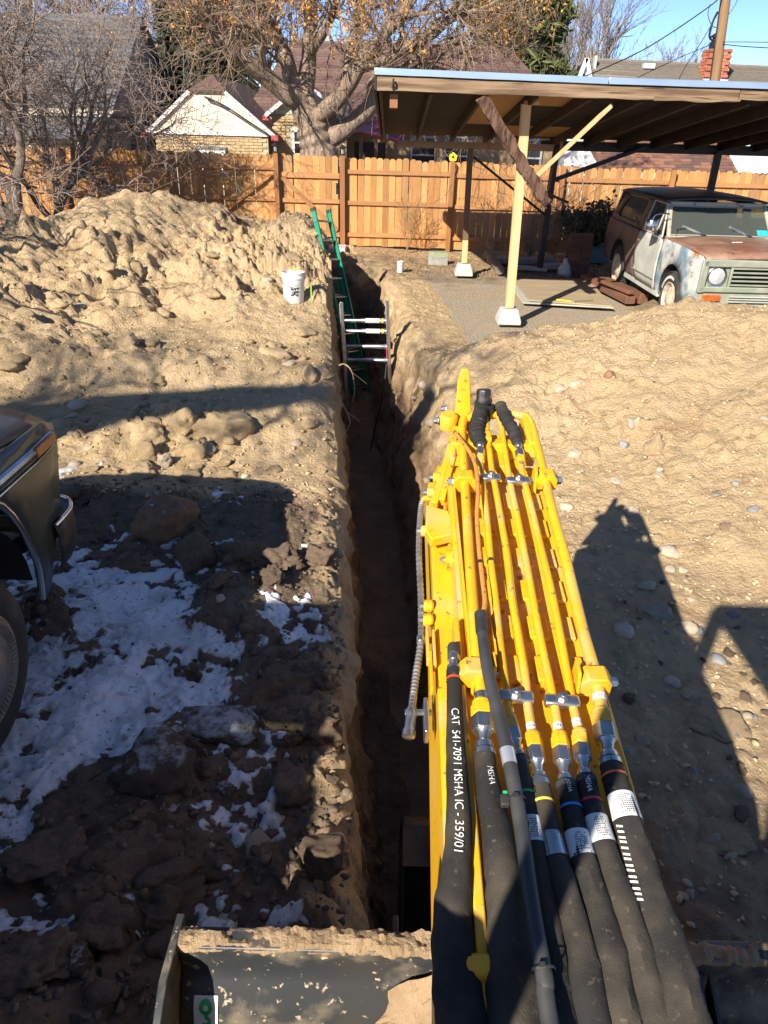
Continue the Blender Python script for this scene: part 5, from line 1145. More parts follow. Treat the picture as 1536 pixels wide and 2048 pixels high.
b = MB(); b.prism([(TX-.05, .18, .40), (TX-1.85, .18, .40), (TX-1.85, .18, 1.75), (TX-.05, .18, 1.75)], (0, -.02, 0)); b.prism([(TX-.05, -2.0, .40), (TX-1.85, -2.0, .40), (TX-1.85, -2.0, 1.62), (TX-.05, -2.0, 1.62)], (0, -.02, 0)); b.build('cab_back', GREEN, pk)
pk.location = (-2.58, 2.35, .035)
# ------------------------------------------------------------------ things standing and lying about the dig
def gh(x, y): return float(height(np.array([x]), np.array([y]))[0])
def ground_many(px, py):
    px = np.asarray(px, float); py = np.asarray(py, float); z = np.zeros(len(px))
    d = _fw[None]+_rt[None]*((px-768)/FPX)[:, None]-_up[None]*((py-1024)/FPX)[:, None]
    for k in range(7):
        P = CAMP[None]+d*((z-CAMH)/d[:, 2])[:, None]; z = .5*z+.5*height(P[:, 0], P[:, 1], k > 4)
    P[:, 2] = height(P[:, 0], P[:, 1]); return P
def ground_at(px, py): return ground_many([px], [py])[0]
# green fibreglass ladder leaning out of the trench
GRNF = M('green_fibreglass', (.012, .20, .115), .40, c2=(.02, .26, .15), ns=6)
ALU = M('aluminium', (.62, .63, .64), .36, .9, c2=(.40, .41, .42), ns=12)
ld = thing('extension_ladder', 'green fibreglass extension ladder leaning out of the far end of the trench', 'ladder', (-.25, 11.7, -1.6))
L0 = np.array([-.42, 11.55, -1.62]); L1 = np.array([-1.17, 12.5, 1.22]); la = nrm(L1-L0); rg = nrm(np.cross(la, (0, 0, 1))); rg = np.array([.50, .86, 0]); rg = nrm(rg-la*np.dot(rg, la)); fr = nrm(np.cross(la, rg))
LL = np.linalg.norm(L1-L0)
def ladder_section(o, l0, l1, w):
    for s in (-1, 1):
        b = MB(); c0 = L0+la*l0+o+rg*w/2*s; c1 = L0+la*l1+o+rg*w/2*s
        b.beam(c0, c1, .012, .082, fr) if False else b.frame((c0+c1)/2, c1-c0, rg*.010, fr*.082)
        for q in (-1, 1): b.frame((c0+c1)/2+fr*q*.037+rg*s*-.014, c1-c0, rg*.032, fr*.010)
        rl = b.build('side_rail', GRNF, ld, bevel=.002)
        b = MB(); b.frame(c1-la*.02, la*.05, rg*.022, fr*.09); b.build('end_cap', RUB, rl)
    k = l0+.15
    while k < l1-.08:
        c = L0+la*k+o; b = MB(); b.cyl(c-rg*w/2, c+rg*w/2, .018, 10); r_ = b.build('rung', ALU, ld)
        for s in (-1, 1):
            b = MB(); b.lathe([(.026, 0), (.026, .010)], c+rg*s*(w/2+.006), rg*s, 12)
            b.build('rung_flange', ALU, r_)
        k += .305
ladder_section(np.zeros(3), 0, LL, .42); ladder_section(fr*.07, .05, LL*.66, .37)
# aluminium trench shore
sh = thing('trench_shore', 'aluminium hydraulic trench shore with four cross cylinders spanning the trench', 'trench shore', (-.3, 9.6, -1.2))
YB = M('yellow_sticker', (.75, .60, .05), .5); PINKM = M('pink_tape', (.62, .05, .14), .5)
def rail3(p0, p1):
    b = MB(); a = nrm(p1-p0); c = (p0+p1)/2; L = p1-p0; b.frame(c, np.array([.012, 0, 0]), np.array([0, .11, 0]), L); b.frame(c+np.array([.02, -.04, 0]), np.array([.04, .018, 0]), np.array([0, .018, 0]), L); b.frame(c+np.array([.02, .04, 0]), np.array([.04, 0, 0]), np.array([0, .018, 0]), L)
    return b.build('shore_rail', ALU, sh, bevel=.003)
rail3(np.array([-.665, 9.60, .36]), np.array([-.56, 9.62, -1.35])); rr_o = rail3(np.array([-.055, 9.60, .40]), np.array([.055, 9.62, -1.35]))
for i, (z, dy) in enumerate(((.13, .0), (-.01, .0), (-.22, .0), (-.41, .0))):
    x0 = -.645-.061*(z-.36); x1 = -.05-.063*(z-.40); b = MB(); b.lathe([(.012, 0), (.022, .01), (.022, .25), (.030, .26), (.030, (x1-x0)-.05), (.036, (x1-x0)-.045), (.036, (x1-x0))], (x0, 9.6+dy, z), (1, 0, .015), 14); c_ = b.build('cross_cylinder', ALU, sh, smooth=True)
    if i < 2:
        b = MB(); b.lathe([(.0312, .31), (.0312, .50)], (x0, 9.6+dy, z), (1, 0, .015), 14, cap=False); b.build('sticker', LBL, c_); b = MB(); b.lathe([(.0316, .52), (.0316, .56)], (x0, 9.6+dy, z), (1, 0, .015), 14, cap=False); b.build('sticker', YB, c_)
b = MB(); b.beam((-.028, 9.545, -.22), (-.02, 9.545, -.34), .05, .01); b.build('tape', PINKM, sh)
b = MB(); b.tube(spline([(-.02, 9.5, -.42), (-.06, 9.4, -.8), (-.16, 9.3, -1.3), (-.22, 9.25, -1.6)], 16), .010, 8); b.build('hose', RUB, sh)
# white bucket
bp = ground_at(588, 600); bx, by, bz = bp
WP = M('white_bucket_plastic', (.72, .72, .69), .4, c2=(.50, .48, .43), ns=6, thr=(.5, .75))
bu = thing('plastic_bucket', 'dirty white plastic bucket standing on the trench bank', 'bucket', (bx, by, bz-.02))
b = MB(); b.lathe([(.0, 0), (.125, 0), (.13, .01), (.147, .30), (.155, .305), (.155, .33), (.149, .332), (.149, .36), (.153, .362), (.153, .38), (.143, .38), (.140, .33), (.12, .02), (.001, .02)], (bx, by, bz-.02), (0, .02, 1), 32, cap=False); b.build('bucket_body', WP, bu, smooth=True)
b = MB(); b.tube(spline([(bx-.155, by, bz+.30), (bx-.13, by-.10, bz+.24), (bx, by-.165, bz+.20), (bx+.13, by-.10, bz+.24), (bx+.155, by, bz+.30)], 24), .004, 6); b.build('handle', STEEL, bu)
b = MB()
for a in np.linspace(-.1, .55, 9):
    for k in range(3):
        if random.random() < .65: 
            r = .141; x = math.sin(a)*r; y = -math.cos(a)*r; b.frame((bx+x*1.005, by+y*1.005, bz+.10+.035*k+random.uniform(-.01, .01)), np.array([math.cos(a), math.sin(a), 0])*.012, np.array([x, y, 0])*.01, np.array([0, 0, .022]))
b.build('bucket_print', INK, bu)
tag(base((lambda b: (b.beam((bx+.23, by, bz-.01), (bx+.225, by+.02, bz+.20), .018, .006), b.beam((bx-.02+.05, by-.02, bz+.375), (bx+.03, by, bz+.41), .05, .004), b.build('survey_flag', M('lime_ribbon', (.22, .55, .05), .6)))[-1])(MB())), 'lime green survey ribbon beside the white bucket', 'ribbon')
# roots hanging from the left lip
RT_ = M('pale_root', (.42, .30, .19), .8, c2=(.30, .20, .12), ns=20)
for i, (pts, r) in enumerate((([(-.60, 8.0, -.02), (-.50, 7.95, .03), (-.41, 7.9, -.05), (-.38, 7.85, -.25), (-.40, 7.8, -.37)], .010), ([(-.60, 7.35, -.05), (-.52, 7.3, -.15), (-.44, 7.3, -.30), (-.40, 7.28, -.42), (-.44, 7.26, -.52)], .013))):
    b = MB(); P = spline(pts, 30); b.tube(P, list(np.linspace(r, r*.4, len(P))), 8)
    q = P[len(P)//2]; b.tube(spline([q, q+np.array([.08, -.02, -.05]), q+np.array([.17, -.03, -.12])], 12), list(np.linspace(r*.6, r*.2, 13))[:len(spline([q, q+np.array([.08, -.02, -.05]), q+np.array([.17, -.03, -.12])], 12))], 6)
    tag(base(b.build('tree_root', RT_, None, smooth=True)), ['thin curved root arching out of the left trench lip', 'thicker forked root hanging over the left trench lip below the arching root'][i], 'root')
# white pipe stub and green topped block by the far end
b = MB(); p = ground_at(800, 545); b.lathe([(.055, -.3), (.055, .20), (.047, .20), (.047, .1)], p, (0, 0, 1), 18, cap=False); b.lathe([(.062, .13), (.062, .205)], p, (0, 0, 1), 18, cap=False); tag(base(b.build('pipe_stub', M('white_pipe', (.66, .64, .58), .5), None, smooth=True)), 'short white pipe stub standing at the far right lip of the trench', 'pipe')
x, y, z = ground_at(876, 530); cb = thing('concrete_block', 'grey concrete block painted pale green on top, by the trench end', 'concrete block', (x, y, z))
b = MB(); b.box((x, y+.1, z+.07), (.40, .2, .16)); b.build('block_base', M('dark_block', (.22, .22, .21), .9, c2=(.34, .33, .31), ns=9, bump=.4), cb, bevel=.01)
b = MB(); b.box((x, y+.1, z+.19), (.40, .2, .09)); b.build('painted_top', M('green_block', (.30, .36, .20), .85, c2=(.24, .27, .16), ns=9, bump=.3), cb, bevel=.008)
# plywood sheets on the gravel, with a hatchet-handled tool on top
PLYG = M('weathered_plywood', (.40, .32, .20), .8, c2=(.31, .24, .145), ns=3, stretch=(.5, 4, 4), bump=.2, bs=30, spots=[((.22, .17, .10), 5, .64, .76)])
gz = .0
c4 = [G(1058, 600, .05), G(1222, 612, .05), G(1178, 557, .05), G(1025, 558, .05)]
b = MB(); P = [np.array([p[0], p[1], .035]) for p in c4]; b.prism(P, (0, 0, .02)); o = base(b.build('plywood_sheet', PLYG, None, bevel=.003)); tag(o, 'weathered plywood sheet lying on top of another sheet beside the vehicle', 'plywood sheet', 'plywood sheets on the gravel')
d_ = np.array([-.10, -.05, -.034]); b = MB(); P = [p+d_*(1 if i != 1 else .6) for i, p in enumerate(P)]; P[1] = P[1]+np.array([.10, 0, 0]); b.prism(P, (0, 0, .02)); o = base(b.build('plywood_sheet', M('pale_plywood', (.46, .43, .34), .8, c2=(.30, .33, .33), ns=3, stretch=(.5, 4, 4)), None, bevel=.003)); tag(o, 'paler plywood sheet underneath, its front edge showing on the gravel', 'plywood sheet', 'plywood sheets on the gravel')
tl = thing('pry_tool', 'yellow handled tool lying on the plywood sheet', 'tool', tuple(G(1135, 603, .06)))
p0, p1, p2 = G(1113, 599, .065), G(1143, 603, .065), G(1186, 601, .065)
b = MB(); b.beam(p0, p1, .028, .02); b.build('handle', M('yellow_handle', (.75, .55, .02), .4), tl, bevel=.005); b = MB(); b.tube([p1, p2], .008, 8); b.build('shaft', STEEL, tl); b = MB(); b.lathe([(.035, -.01), (.035, .01)], p1+np.array([.03, 0, 0]), (0, 0, 1), 14); b.build('head', M('tool_grey', (.30, .26, .2), .6), tl)
# reddish timbers beside the vehicle
TIM = M('reddish_timber', (.20, .085, .042), .75, c2=(.12, .06, .04), ns=2.5, stretch=(5, .5, 5), bump=.3, bs=20, spots=[((.30, .14, .07), 5, .6, .75)])
for i, (a, c, w, h, lab) in enumerate((((1262, 600, .07), (1168, 555, .07), .16, .13, 'reddish brown timber nearest the plywood, flat on the gravel'), ((1288, 598, .08), (1185, 553, .08), .15, .16, 'reddish brown timber nearest the vehicle wheels'), ((1262, 585, .20), (1200, 560, .20), .10, .06, 'short thin brown board lying across the two timbers'))):
    b = MB(); b.beam(G(*a), G(*c), w, h); o = base(b.build('timber_beam', TIM, None, bevel=.008)); tag(o, lab, 'timber', 'timbers beside the old wagon')
# grey round post on the ground, brick stack and clutter under the roof
b = MB(); b.tube([G(975, 506, .09), G(1000, 540, .08)], .085, 14); tag(base(b.build('log_post', M('grey_log', (.22, .19, .15), .9, c2=(.13, .11, .09), ns=8, bump=.3), None, smooth=True)), 'grey round log lying on the ground behind the pine posts', 'log')
BRK = M('dark_old_brick', (.12, .055, .04), .9, c2=(.08, .045, .035), ns=10, objvar=.35, bump=.2)
x0, y0, _ = G(1150, 552, 0); bs_ = thing('brick_stack', 'tall stack of dark old bricks under the carport by the wagon', 'brick stack', (x0, y0, 0))
bm_ = MB(); bm_.box((0, 0, 0), (.20, .095, .057)); bme = bpy.data.meshes.new('brick'); bme.from_pydata(bm_.v, [], bm_.f); bme.materials.append(BRK)
for k in range(13):
    for i in range(2):
        for j in range(3 if k < 12 else 1):
            r = (k % 2); w = share(bme, 'brick', bs_, (x0+(i-.5)*.205+random.uniform(-.006, .006), y0+(j-1)*.10+random.uniform(-.006, .006), .03+.06*k), (0, 0, random.uniform(-.05, .05)))
bag = MB(); P = spline([(0, 0, 0), (0, 0, .1), (0, 0, .22), (0, 0, .33)], 12); c = G(1128, 553, 0); bag.tube([c+p+np.array([.01*math.sin(i), 0, 0]) for i, p in enumerate(P)], [.09, .12, .125, .13, .125, .12, .11, .10, .085, .07, .055, .05, .03][:len(P)], 14)
tag(base(bag.build('white_jug', M('milky_plastic', (.45, .45, .42), .5), None, smooth=True)), 'milky white plastic jug beside the brick stack', 'jug')
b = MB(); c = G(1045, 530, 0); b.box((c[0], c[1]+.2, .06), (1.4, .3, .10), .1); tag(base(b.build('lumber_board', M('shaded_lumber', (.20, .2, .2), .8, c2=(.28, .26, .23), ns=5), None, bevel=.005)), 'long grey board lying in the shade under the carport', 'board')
b = MB(); c = G(1060, 541, 0); b.box((c[0], c[1]+.1, .03), (.7, .25, .05), -.25); b.box((c[0]+.5, c[1]+.3, .05), (.5, .2, .08), .3); tag(base(b.build('scrap_panel', M('scrap_panel', (.34, .33, .30), .7), None, bevel=.004)), 'pale scrap panels lying flat in the shade by the black post', 'scrap')
b = MB(); c = G(1190, 528, 0); b.box((c[0], c[1]+.3, .15), (.55, .4, .30), .1); b.box((c[0], c[1]+.3, .315), (.6, .45, .03), .1); tag(base(b.build('storage_tote', M('blue_grey_tote', (.12, .15, .20), .5), None, bevel=.015)), 'blue grey storage tote behind the brick stack', 'tote')
# concrete threshold below the gate
b = MB(); b.box((-1.75, 16.55, .02), (1.5, .6, .10)); tag(base(b.build('gate_slab', CONC, None, bevel=.01)), 'thin concrete slab on the ground in front of the gate', 'slab')

# ------------------------------------------------------------------ stones and clods
STONE = M('river_stone', (.42, .34, .24), .9, c2=(.34, .28, .21), ns=6, objvar=.35, bump=.25, bs=50)
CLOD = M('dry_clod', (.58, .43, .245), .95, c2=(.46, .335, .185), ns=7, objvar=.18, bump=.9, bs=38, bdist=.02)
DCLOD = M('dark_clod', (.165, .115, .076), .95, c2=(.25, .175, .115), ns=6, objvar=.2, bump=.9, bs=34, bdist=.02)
FROST = M('frosted_clod', (.15, .11, .08), .9, c2=(.10, .075, .055), ns=7, bump=.9, bs=40, bdist=.02)
def snow_top(m, lo, hi):
    t = m.node_tree; N = t.nodes; L = t.links; p = N['Principled BSDF']; src = p.inputs['Base Color'].links[0].from_socket
    g = N.new('ShaderNodeNewGeometry'); sx = N.new('ShaderNodeSeparateXYZ'); L.new(g.outputs['Normal'], sx.inputs[0]); n = N.new('ShaderNodeTexNoise'); n.inputs['Scale'].default_value = 2.6; n.inputs['Detail'].default_value = 8; n.inputs['Roughness'].default_value = .7
    tc = N.new('ShaderNodeTexCoord'); L.new(tc.outputs['Object'], n.inputs['Vector']); a = N.new('ShaderNodeMath'); a.operation = 'MULTIPLY'; L.new(sx.outputs['Z'], a.inputs[0]); L.new(n.outputs['Fac'], a.inputs[1])
    r = N.new('ShaderNodeMapRange'); r.inputs[1].default_value = lo; r.inputs[2].default_value = hi; L.new(a.outputs[0], r.inputs[0]); x = N.new('ShaderNodeMix'); x.data_type = 'RGBA'; L.new(r.outputs[0], x.inputs[0]); L.new(src, x.inputs[6]); x.inputs[7].default_value = (.60, .61, .63, 1); L.new(x.outputs[2], p.inputs['Base Color'])
snow_top(FROST, .38, .56)
BOULD = M('brown_boulder', (.27, .155, .08), .9, c2=(.18, .105, .06), ns=4, bump=.8, bs=30, bdist=.02)
snow_top(BOULD, .56, .62)
PALE = M('pale_stone', (.50, .42, .31), .85, c2=(.40, .33, .24), ns=6, objvar=.2, bump=.2, bs=50)
SLATE = M('grey_slate_stone', (.17, .17, .17), .7, c2=(.24, .23, .22), ns=8, objvar=.3)
REDS = M('reddish_stone', (.30, .165, .095), .9, c2=(.22, .12, .07), ns=6, objvar=.2, bump=.3, bs=50)
def rock_mesh(seed, sub, rough, mat, cut=4):
    bm = bmesh.new(); bmesh.ops.create_icosphere(bm, subdivisions=sub, radius=1.0); r = random.Random(seed); r2 = np.random.RandomState(seed)
    co = np.array([v.co[:] for v in bm.verts])
    for _ in range(cut+3):       # flat broken faces
        n_ = nrm(r2.randn(3)); d = r.uniform(.62, .9); h = co@n_-d; co = co-np.outer(np.maximum(0, h), n_)*.9
    k = 1+rough*fbm(co[:, 0]*1.3+seed*7, co[:, 1]*1.3, co[:, 2]*1.3, o=4, g=.55, seed=seed)
    if sub >= 3: k = k*(1+rough*.35*fbm(co[:, 0]*4+seed, co[:, 1]*4, co[:, 2]*4, o=4, g=.62, seed=seed+9)-rough*.5*np.maximum(0, vnoise(co[:, 0]*2.6, co[:, 1]*2.6+seed, co[:, 2]*2.6, seed=seed+5)))
    co = co*k[:, None]
    for v, c in zip(bm.verts, co): v.co = c
    me = bpy.data.meshes.new('rock'); bm.to_mesh(me); bm.free(); me.polygons.foreach_set('use_smooth', [True]*len(me.polygons)); me.materials.append(mat); return me
def put_rock(name, me, p, s, rot, label, cat, group=None, sink=.3):
    o = bpy.data.objects.new(name, me); COL.objects.link(o); o.scale = s; o.rotation_euler = rot; o.location = (p[0], p[1], p[2]+s[2]*(1-sink*2)*.6); tag(o, label, cat, group); return o
def px_rock(px, py, wpx, hpx, mat, seed, name, label, cat, rough=.22, sub=4, cut=6, depthk=.9, group=None, rz=None, sink=.2):
    """px,py: where the rock meets the ground"""
    p = ground_at(px, py); z = (p-CAMP)@_fw; w = wpx*z/FPX/2; h = hpx*z/FPX/2
    return put_rock(name, rock_mesh(seed, sub, rough*1.5, mat, cut), p+np.array([0, w*depthk*.6, 0]), (w, w*depthk, h), (0, 0, random.uniform(-.4, .4) if rz is None else rz), label, cat, group, sink)
px_rock(322, 1080, 140, 125, BOULD, 301, 'boulder', 'big brown boulder dotted with snow near the pickup bumper', 'boulder', .12)
px_rock(385, 1140, 92, 98, DCLOD, 302, 'soil_clod', 'rounded dark clod just right of and below the big brown boulder', 'clod', .14)
px_rock(440, 885, 118, 92, CLOD, 303, 'boulder', 'large sunlit tan boulder at the foot of the left heap', 'boulder', .15)
px_rock(366, 862, 72, 70, CLOD, 304, 'boulder', 'square brown boulder just left of the large sunlit one', 'boulder', .13)
px_rock(292, 880, 78, 76, CLOD, 305, 'boulder', 'tall sunlit clod lit on its right face among the cobbles', 'boulder', .2)
px_rock(392, 918, 56, 64, CLOD, 306, 'boulder', 'pale pointed stone in front of the large sunlit boulder', 'boulder', .16)
px_rock(326, 930, 30, 36, STONE, 307, 'boulder', 'small upright stone at the edge of the pickup shade', 'stone', .12)
px_rock(297, 925, 44, 58, CLOD, 308, 'boulder', 'narrow tan stone left of the small upright stone', 'stone', .16)
px_rock(280, 958, 62, 42, CLOD, 309, 'boulder', 'low flat tan stone half in the pickup shade', 'stone', .16)
px_rock(305, 1600, 165, 135, FROST, 310, 'soil_clod', 'large frosted dark clod at the right edge of the snow', 'clod', .18)
px_rock(430, 1490, 175, 42, FROST, 311, 'frozen_slab', 'long flat frosted slab above the large frosted clod', 'slab', .12, rz=.15)
px_rock(585, 1605, 95, 52, DCLOD, 312, 'soil_clod', 'smooth rounded dark clod near the trench lip', 'clod', .12)
px_rock(640, 1760, 100, 95, DCLOD, 313, 'soil_clod', 'blocky dark clod with a sunlit corner at the trench lip above the blade', 'clod', .12)
px_rock(668, 1705, 45, 42, STONE, 314, 'boulder', 'grey pointed stone in the sunlit strip by the trench lip', 'stone', .15)
px_rock(450, 1600, 50, 40, FROST, 315, 'soil_clod', 'small white frosted clod beside the large frosted clod', 'clod', .15)
px_rock(84, 1240, 24, 26, DCLOD, 316, 'soil_clod', 'small round brown clod alone on the snow by the tyre', 'clod', .12, sub=3)
px_rock(148, 1232, 24, 14, DCLOD, 317, 'soil_clod', 'small flat brown clod on the snow, right of the round one', 'clod', .15, sub=3)
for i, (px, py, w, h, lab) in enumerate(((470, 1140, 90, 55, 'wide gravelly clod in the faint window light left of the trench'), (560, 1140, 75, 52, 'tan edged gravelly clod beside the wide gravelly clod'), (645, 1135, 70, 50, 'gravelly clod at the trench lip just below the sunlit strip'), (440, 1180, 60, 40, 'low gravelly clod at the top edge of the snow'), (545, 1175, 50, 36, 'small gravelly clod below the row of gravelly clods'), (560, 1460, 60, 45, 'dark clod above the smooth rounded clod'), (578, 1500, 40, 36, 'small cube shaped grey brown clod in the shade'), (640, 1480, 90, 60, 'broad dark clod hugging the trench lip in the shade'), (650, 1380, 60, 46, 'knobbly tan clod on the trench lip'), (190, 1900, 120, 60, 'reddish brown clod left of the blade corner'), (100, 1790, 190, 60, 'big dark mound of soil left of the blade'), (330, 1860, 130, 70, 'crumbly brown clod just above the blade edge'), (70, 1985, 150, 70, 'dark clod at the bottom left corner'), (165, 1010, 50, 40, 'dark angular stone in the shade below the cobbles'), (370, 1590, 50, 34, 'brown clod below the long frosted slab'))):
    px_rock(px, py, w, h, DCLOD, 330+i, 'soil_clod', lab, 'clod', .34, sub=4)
# right side
for i, (px, py, w, h, m, lab) in enumerate(((1316, 1240, 70, 42, STONE, 'large rounded cobble in the boom shadow'), (1382, 1270, 52, 44, STONE, 'rounded cobble at the sunlit edge of the boom shadow'), (1250, 1275, 48, 40, STONE, 'dull cobble near the left edge of the boom shadow'), (1298, 1180, 36, 24, STONE, 'small flat cobble at the top of the boom shadow'), (1120, 782, 36, 20, PALE, 'pale stone on the berm above the boom tip'), (1152, 770, 26, 18, PALE, 'second pale stone right of the one above the boom tip'), (1268, 850, 30, 34, PALE, 'white flaky stone on the middle of the right heap'), (1345, 1112, 48, 24, PALE, 'whitish flat stone at the top edge of the boom shadow'), (1222, 755, 26, 26, REDS, 'reddish stone high on the right heap'), (1248, 896, 22, 26, SLATE, 'thin grey stone standing on the right heap'), (1312, 905, 44, 62, CLOD, 'tall blocky clod in the middle of the right heap'), (1236, 965, 30, 16, PALE, 'flat pale stone left of the blocky clods'), (1440, 990, 24, 10, SLATE, 'long dark stone on the lower right heap'), (1474, 970, 18, 12, SLATE, 'small blue grey stone above the long dark one'), (1508, 1025, 24, 16, SLATE, 'blue grey stone near the right edge of the heap'), (1150, 912, 34, 20, STONE, 'rounded cobble beside the boom tip clamp'), (1140, 1020, 40, 18, PALE, 'pale cobble right of the upper clamp'), (1265, 1030, 30, 26, PALE, 'pale cobble at the reddish damp patch'), (1368, 1145, 18, 14, PALE, 'small round pale pebble at the shadow edge'), (1420, 1430, 44, 24, STONE, 'flat oval cobble deep in the boom shadow'), (1350, 1372, 34, 22, STONE, 'dark oval cobble right of the lower clamp'), (1485, 1590, 44, 22, STONE, 'grey cobble low in the right shade'), (1460, 1700, 120, 26, CLOD, 'broad clod at the lower right'), (1450, 1470, 110, 20, CLOD, 'wide flat clod beside the sunlit notch of the shadow'), (1270, 665, 90, 40, CLOD, 'low ridge clod on top of the right heap below the timbers'), (1210, 690, 100, 28, CLOD, 'flat sandy clod at the left toe of the right heap'))):
    px_rock(px, py, w, h, m, 360+i, 'stone', lab, 'stone' if m is not CLOD and m is not DCLOD else 'clod', .16, sub=3 if w < 60 else 4, sink=.42)
px_rock(155, 1960, 75, 60, FROST, 399, 'soil_clod', 'snow dusted clod near the bottom left corner', 'clod', .2)
# slab of old asphalt by the front wheel
p = G(1305, 608, .10); b = MB(); P0, P1 = G(1265, 622, .12), G(1345, 590, .22); d = nrm(P1-P0); s_ = nrm(np.cross(d, (0, 0, 1))); b.add([P0-s_*.10, P1-s_*.12, P1+s_*.10, P0+s_*.16, P0-s_*.08-np.array([0, 0, .14]), P1-s_*.1-np.array([0, 0, .12]), P1+s_*.10-np.array([0, 0, .12]), P0+s_*.14-np.array([0, 0, .14])], [(0, 1, 2, 3), (7, 6, 5, 4), (0, 4, 5, 1), (1, 5, 6, 2), (2, 6, 7, 3), (3, 7, 4, 0)]); tag(base(b.build('broken_slab', M('crusty_slab', (.30, .215, .12), .95, c2=(.17, .125, .08), ns=9, bump=1, bs=30, bdist=.02), None, bevel=.02, subsurf=0)), 'crusty broken slab leaning against the wagon front wheel', 'slab')
# loose cobbles, each its own stone, by where they lie
VAR = {k: [rock_mesh(500+20*j+i, 3 if k in ('clod', 'dark') else 2, .34 if k in ('clod', 'dark') else .16, m, 4) for i in range(6)] for j, (k, m) in enumerate((('stone', STONE), ('clod', CLOD), ('dark', DCLOD), ('pale', PALE), ('slate', SLATE)))}
rr = random.Random(77)
KW = {'stone': 'grey', 'clod': 'tan', 'dark': 'brown', 'pale': 'pale', 'slate': 'dark grey'}
def scatter(n, region, kinds, smin, smax, name, label, group, cond=None):
    px = [rr.uniform(region[0], region[2]) for _ in range(n*5)]; py = [rr.uniform(region[1], region[3]) for _ in range(n*5)]
    P = ground_many(px, py); k = 0; mx = (region[0]+region[2])/2; my = (region[1]+region[3])/2
    for a, c, p in zip(px, py, P):
        if k >= n: break
        if cond is not None and not cond(a, c): continue
        if abs(p[0]-(float(XL(p[1]))+float(XR(p[1])))/2) < .62: continue
        s = smin+(smax-smin)*rr.random()**2.2; kd = rr.choice(kinds); me = rr.choice(VAR[kd])
        big = 'large' if s > smin+(smax-smin)*.4 else ('small' if s < smin+(smax-smin)*.08 else 'mid')
        q = ('upper' if c < my else 'lower')+' '+('left' if a < mx else 'right')
        ex, ez_ = rr.uniform(.9, 1.5), rr.uniform(.5, .85); big += ' long' if ex > 1.3 else (' flat' if ez_ < .62 else (' squat' if ex > 1.1 else ' blunt'))
        put_rock(name, me, p, (s*ex, s, s*ez_), (rr.uniform(-.2, .2), rr.uniform(-.2, .2), rr.uniform(0, 6.28)), big+' '+KW[kd]+' '+label+', '+q, 'stone' if kd in ('stone', 'pale', 'slate') else 'clod', group, .46); k += 1
scatter(48, (115, 760, 480, 960), ['stone', 'clod', 'clod', 'clod', 'clod'], .025, .10, 'cobble', 'stone at the foot of the left heap', 'cobbles at the foot of the left heap')
scatter(56, (0, 480, 640, 760), ['clod']*7+['stone'], .03, .15, 'cobble', 'lump on the left heap slope', 'lumps on the left heap slope')
scatter(36, (440, 640, 690, 960), ['clod', 'clod', 'stone'], .02, .06, 'cobble', 'lump on the bank left of the trench', 'lumps on the left bank')
scatter(34, (1110, 760, 1536, 1100), ['clod', 'clod', 'clod', 'clod', 'pale', 'clod', 'slate'], .010, .04, 'cobble', 'stone on the sunlit right heap', 'stones on the right heap')
scatter(56, (1200, 1110, 1536, 1830), ['stone', 'stone', 'dark', 'slate', 'dark'], .012, .045, 'cobble', 'stone on the ground right of the boom', 'cobbles right of the boom')
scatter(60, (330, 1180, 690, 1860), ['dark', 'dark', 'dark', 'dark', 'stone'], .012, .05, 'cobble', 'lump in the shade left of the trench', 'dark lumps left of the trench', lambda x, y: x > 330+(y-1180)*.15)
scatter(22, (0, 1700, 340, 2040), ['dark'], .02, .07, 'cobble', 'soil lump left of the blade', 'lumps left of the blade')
for i, (yy_, zz) in enumerate(((5.6, -.35), (6.3, -.62), (6.9, -.25), (7.4, -.75), (8.1, -.4), (8.8, -.6), (5.1, -.7), (7.8, -.15), (9.3, -.3))):
    xx = float(XR(yy_))-.06+.22*zz; s_ = rr.uniform(.03, .07); put_rock('embedded_stone', rr.choice(VAR['stone']), (xx, yy_, zz), (s_, s_*1.3, s_), (0, 0, rr.uniform(0, 3)), ['round', 'flat', 'small', 'dull', 'oval', 'blunt', 'low', 'high', 'far'][i]+' stone stuck in the sunlit right trench wall', 'stone', 'stones in the trench wall', .5)
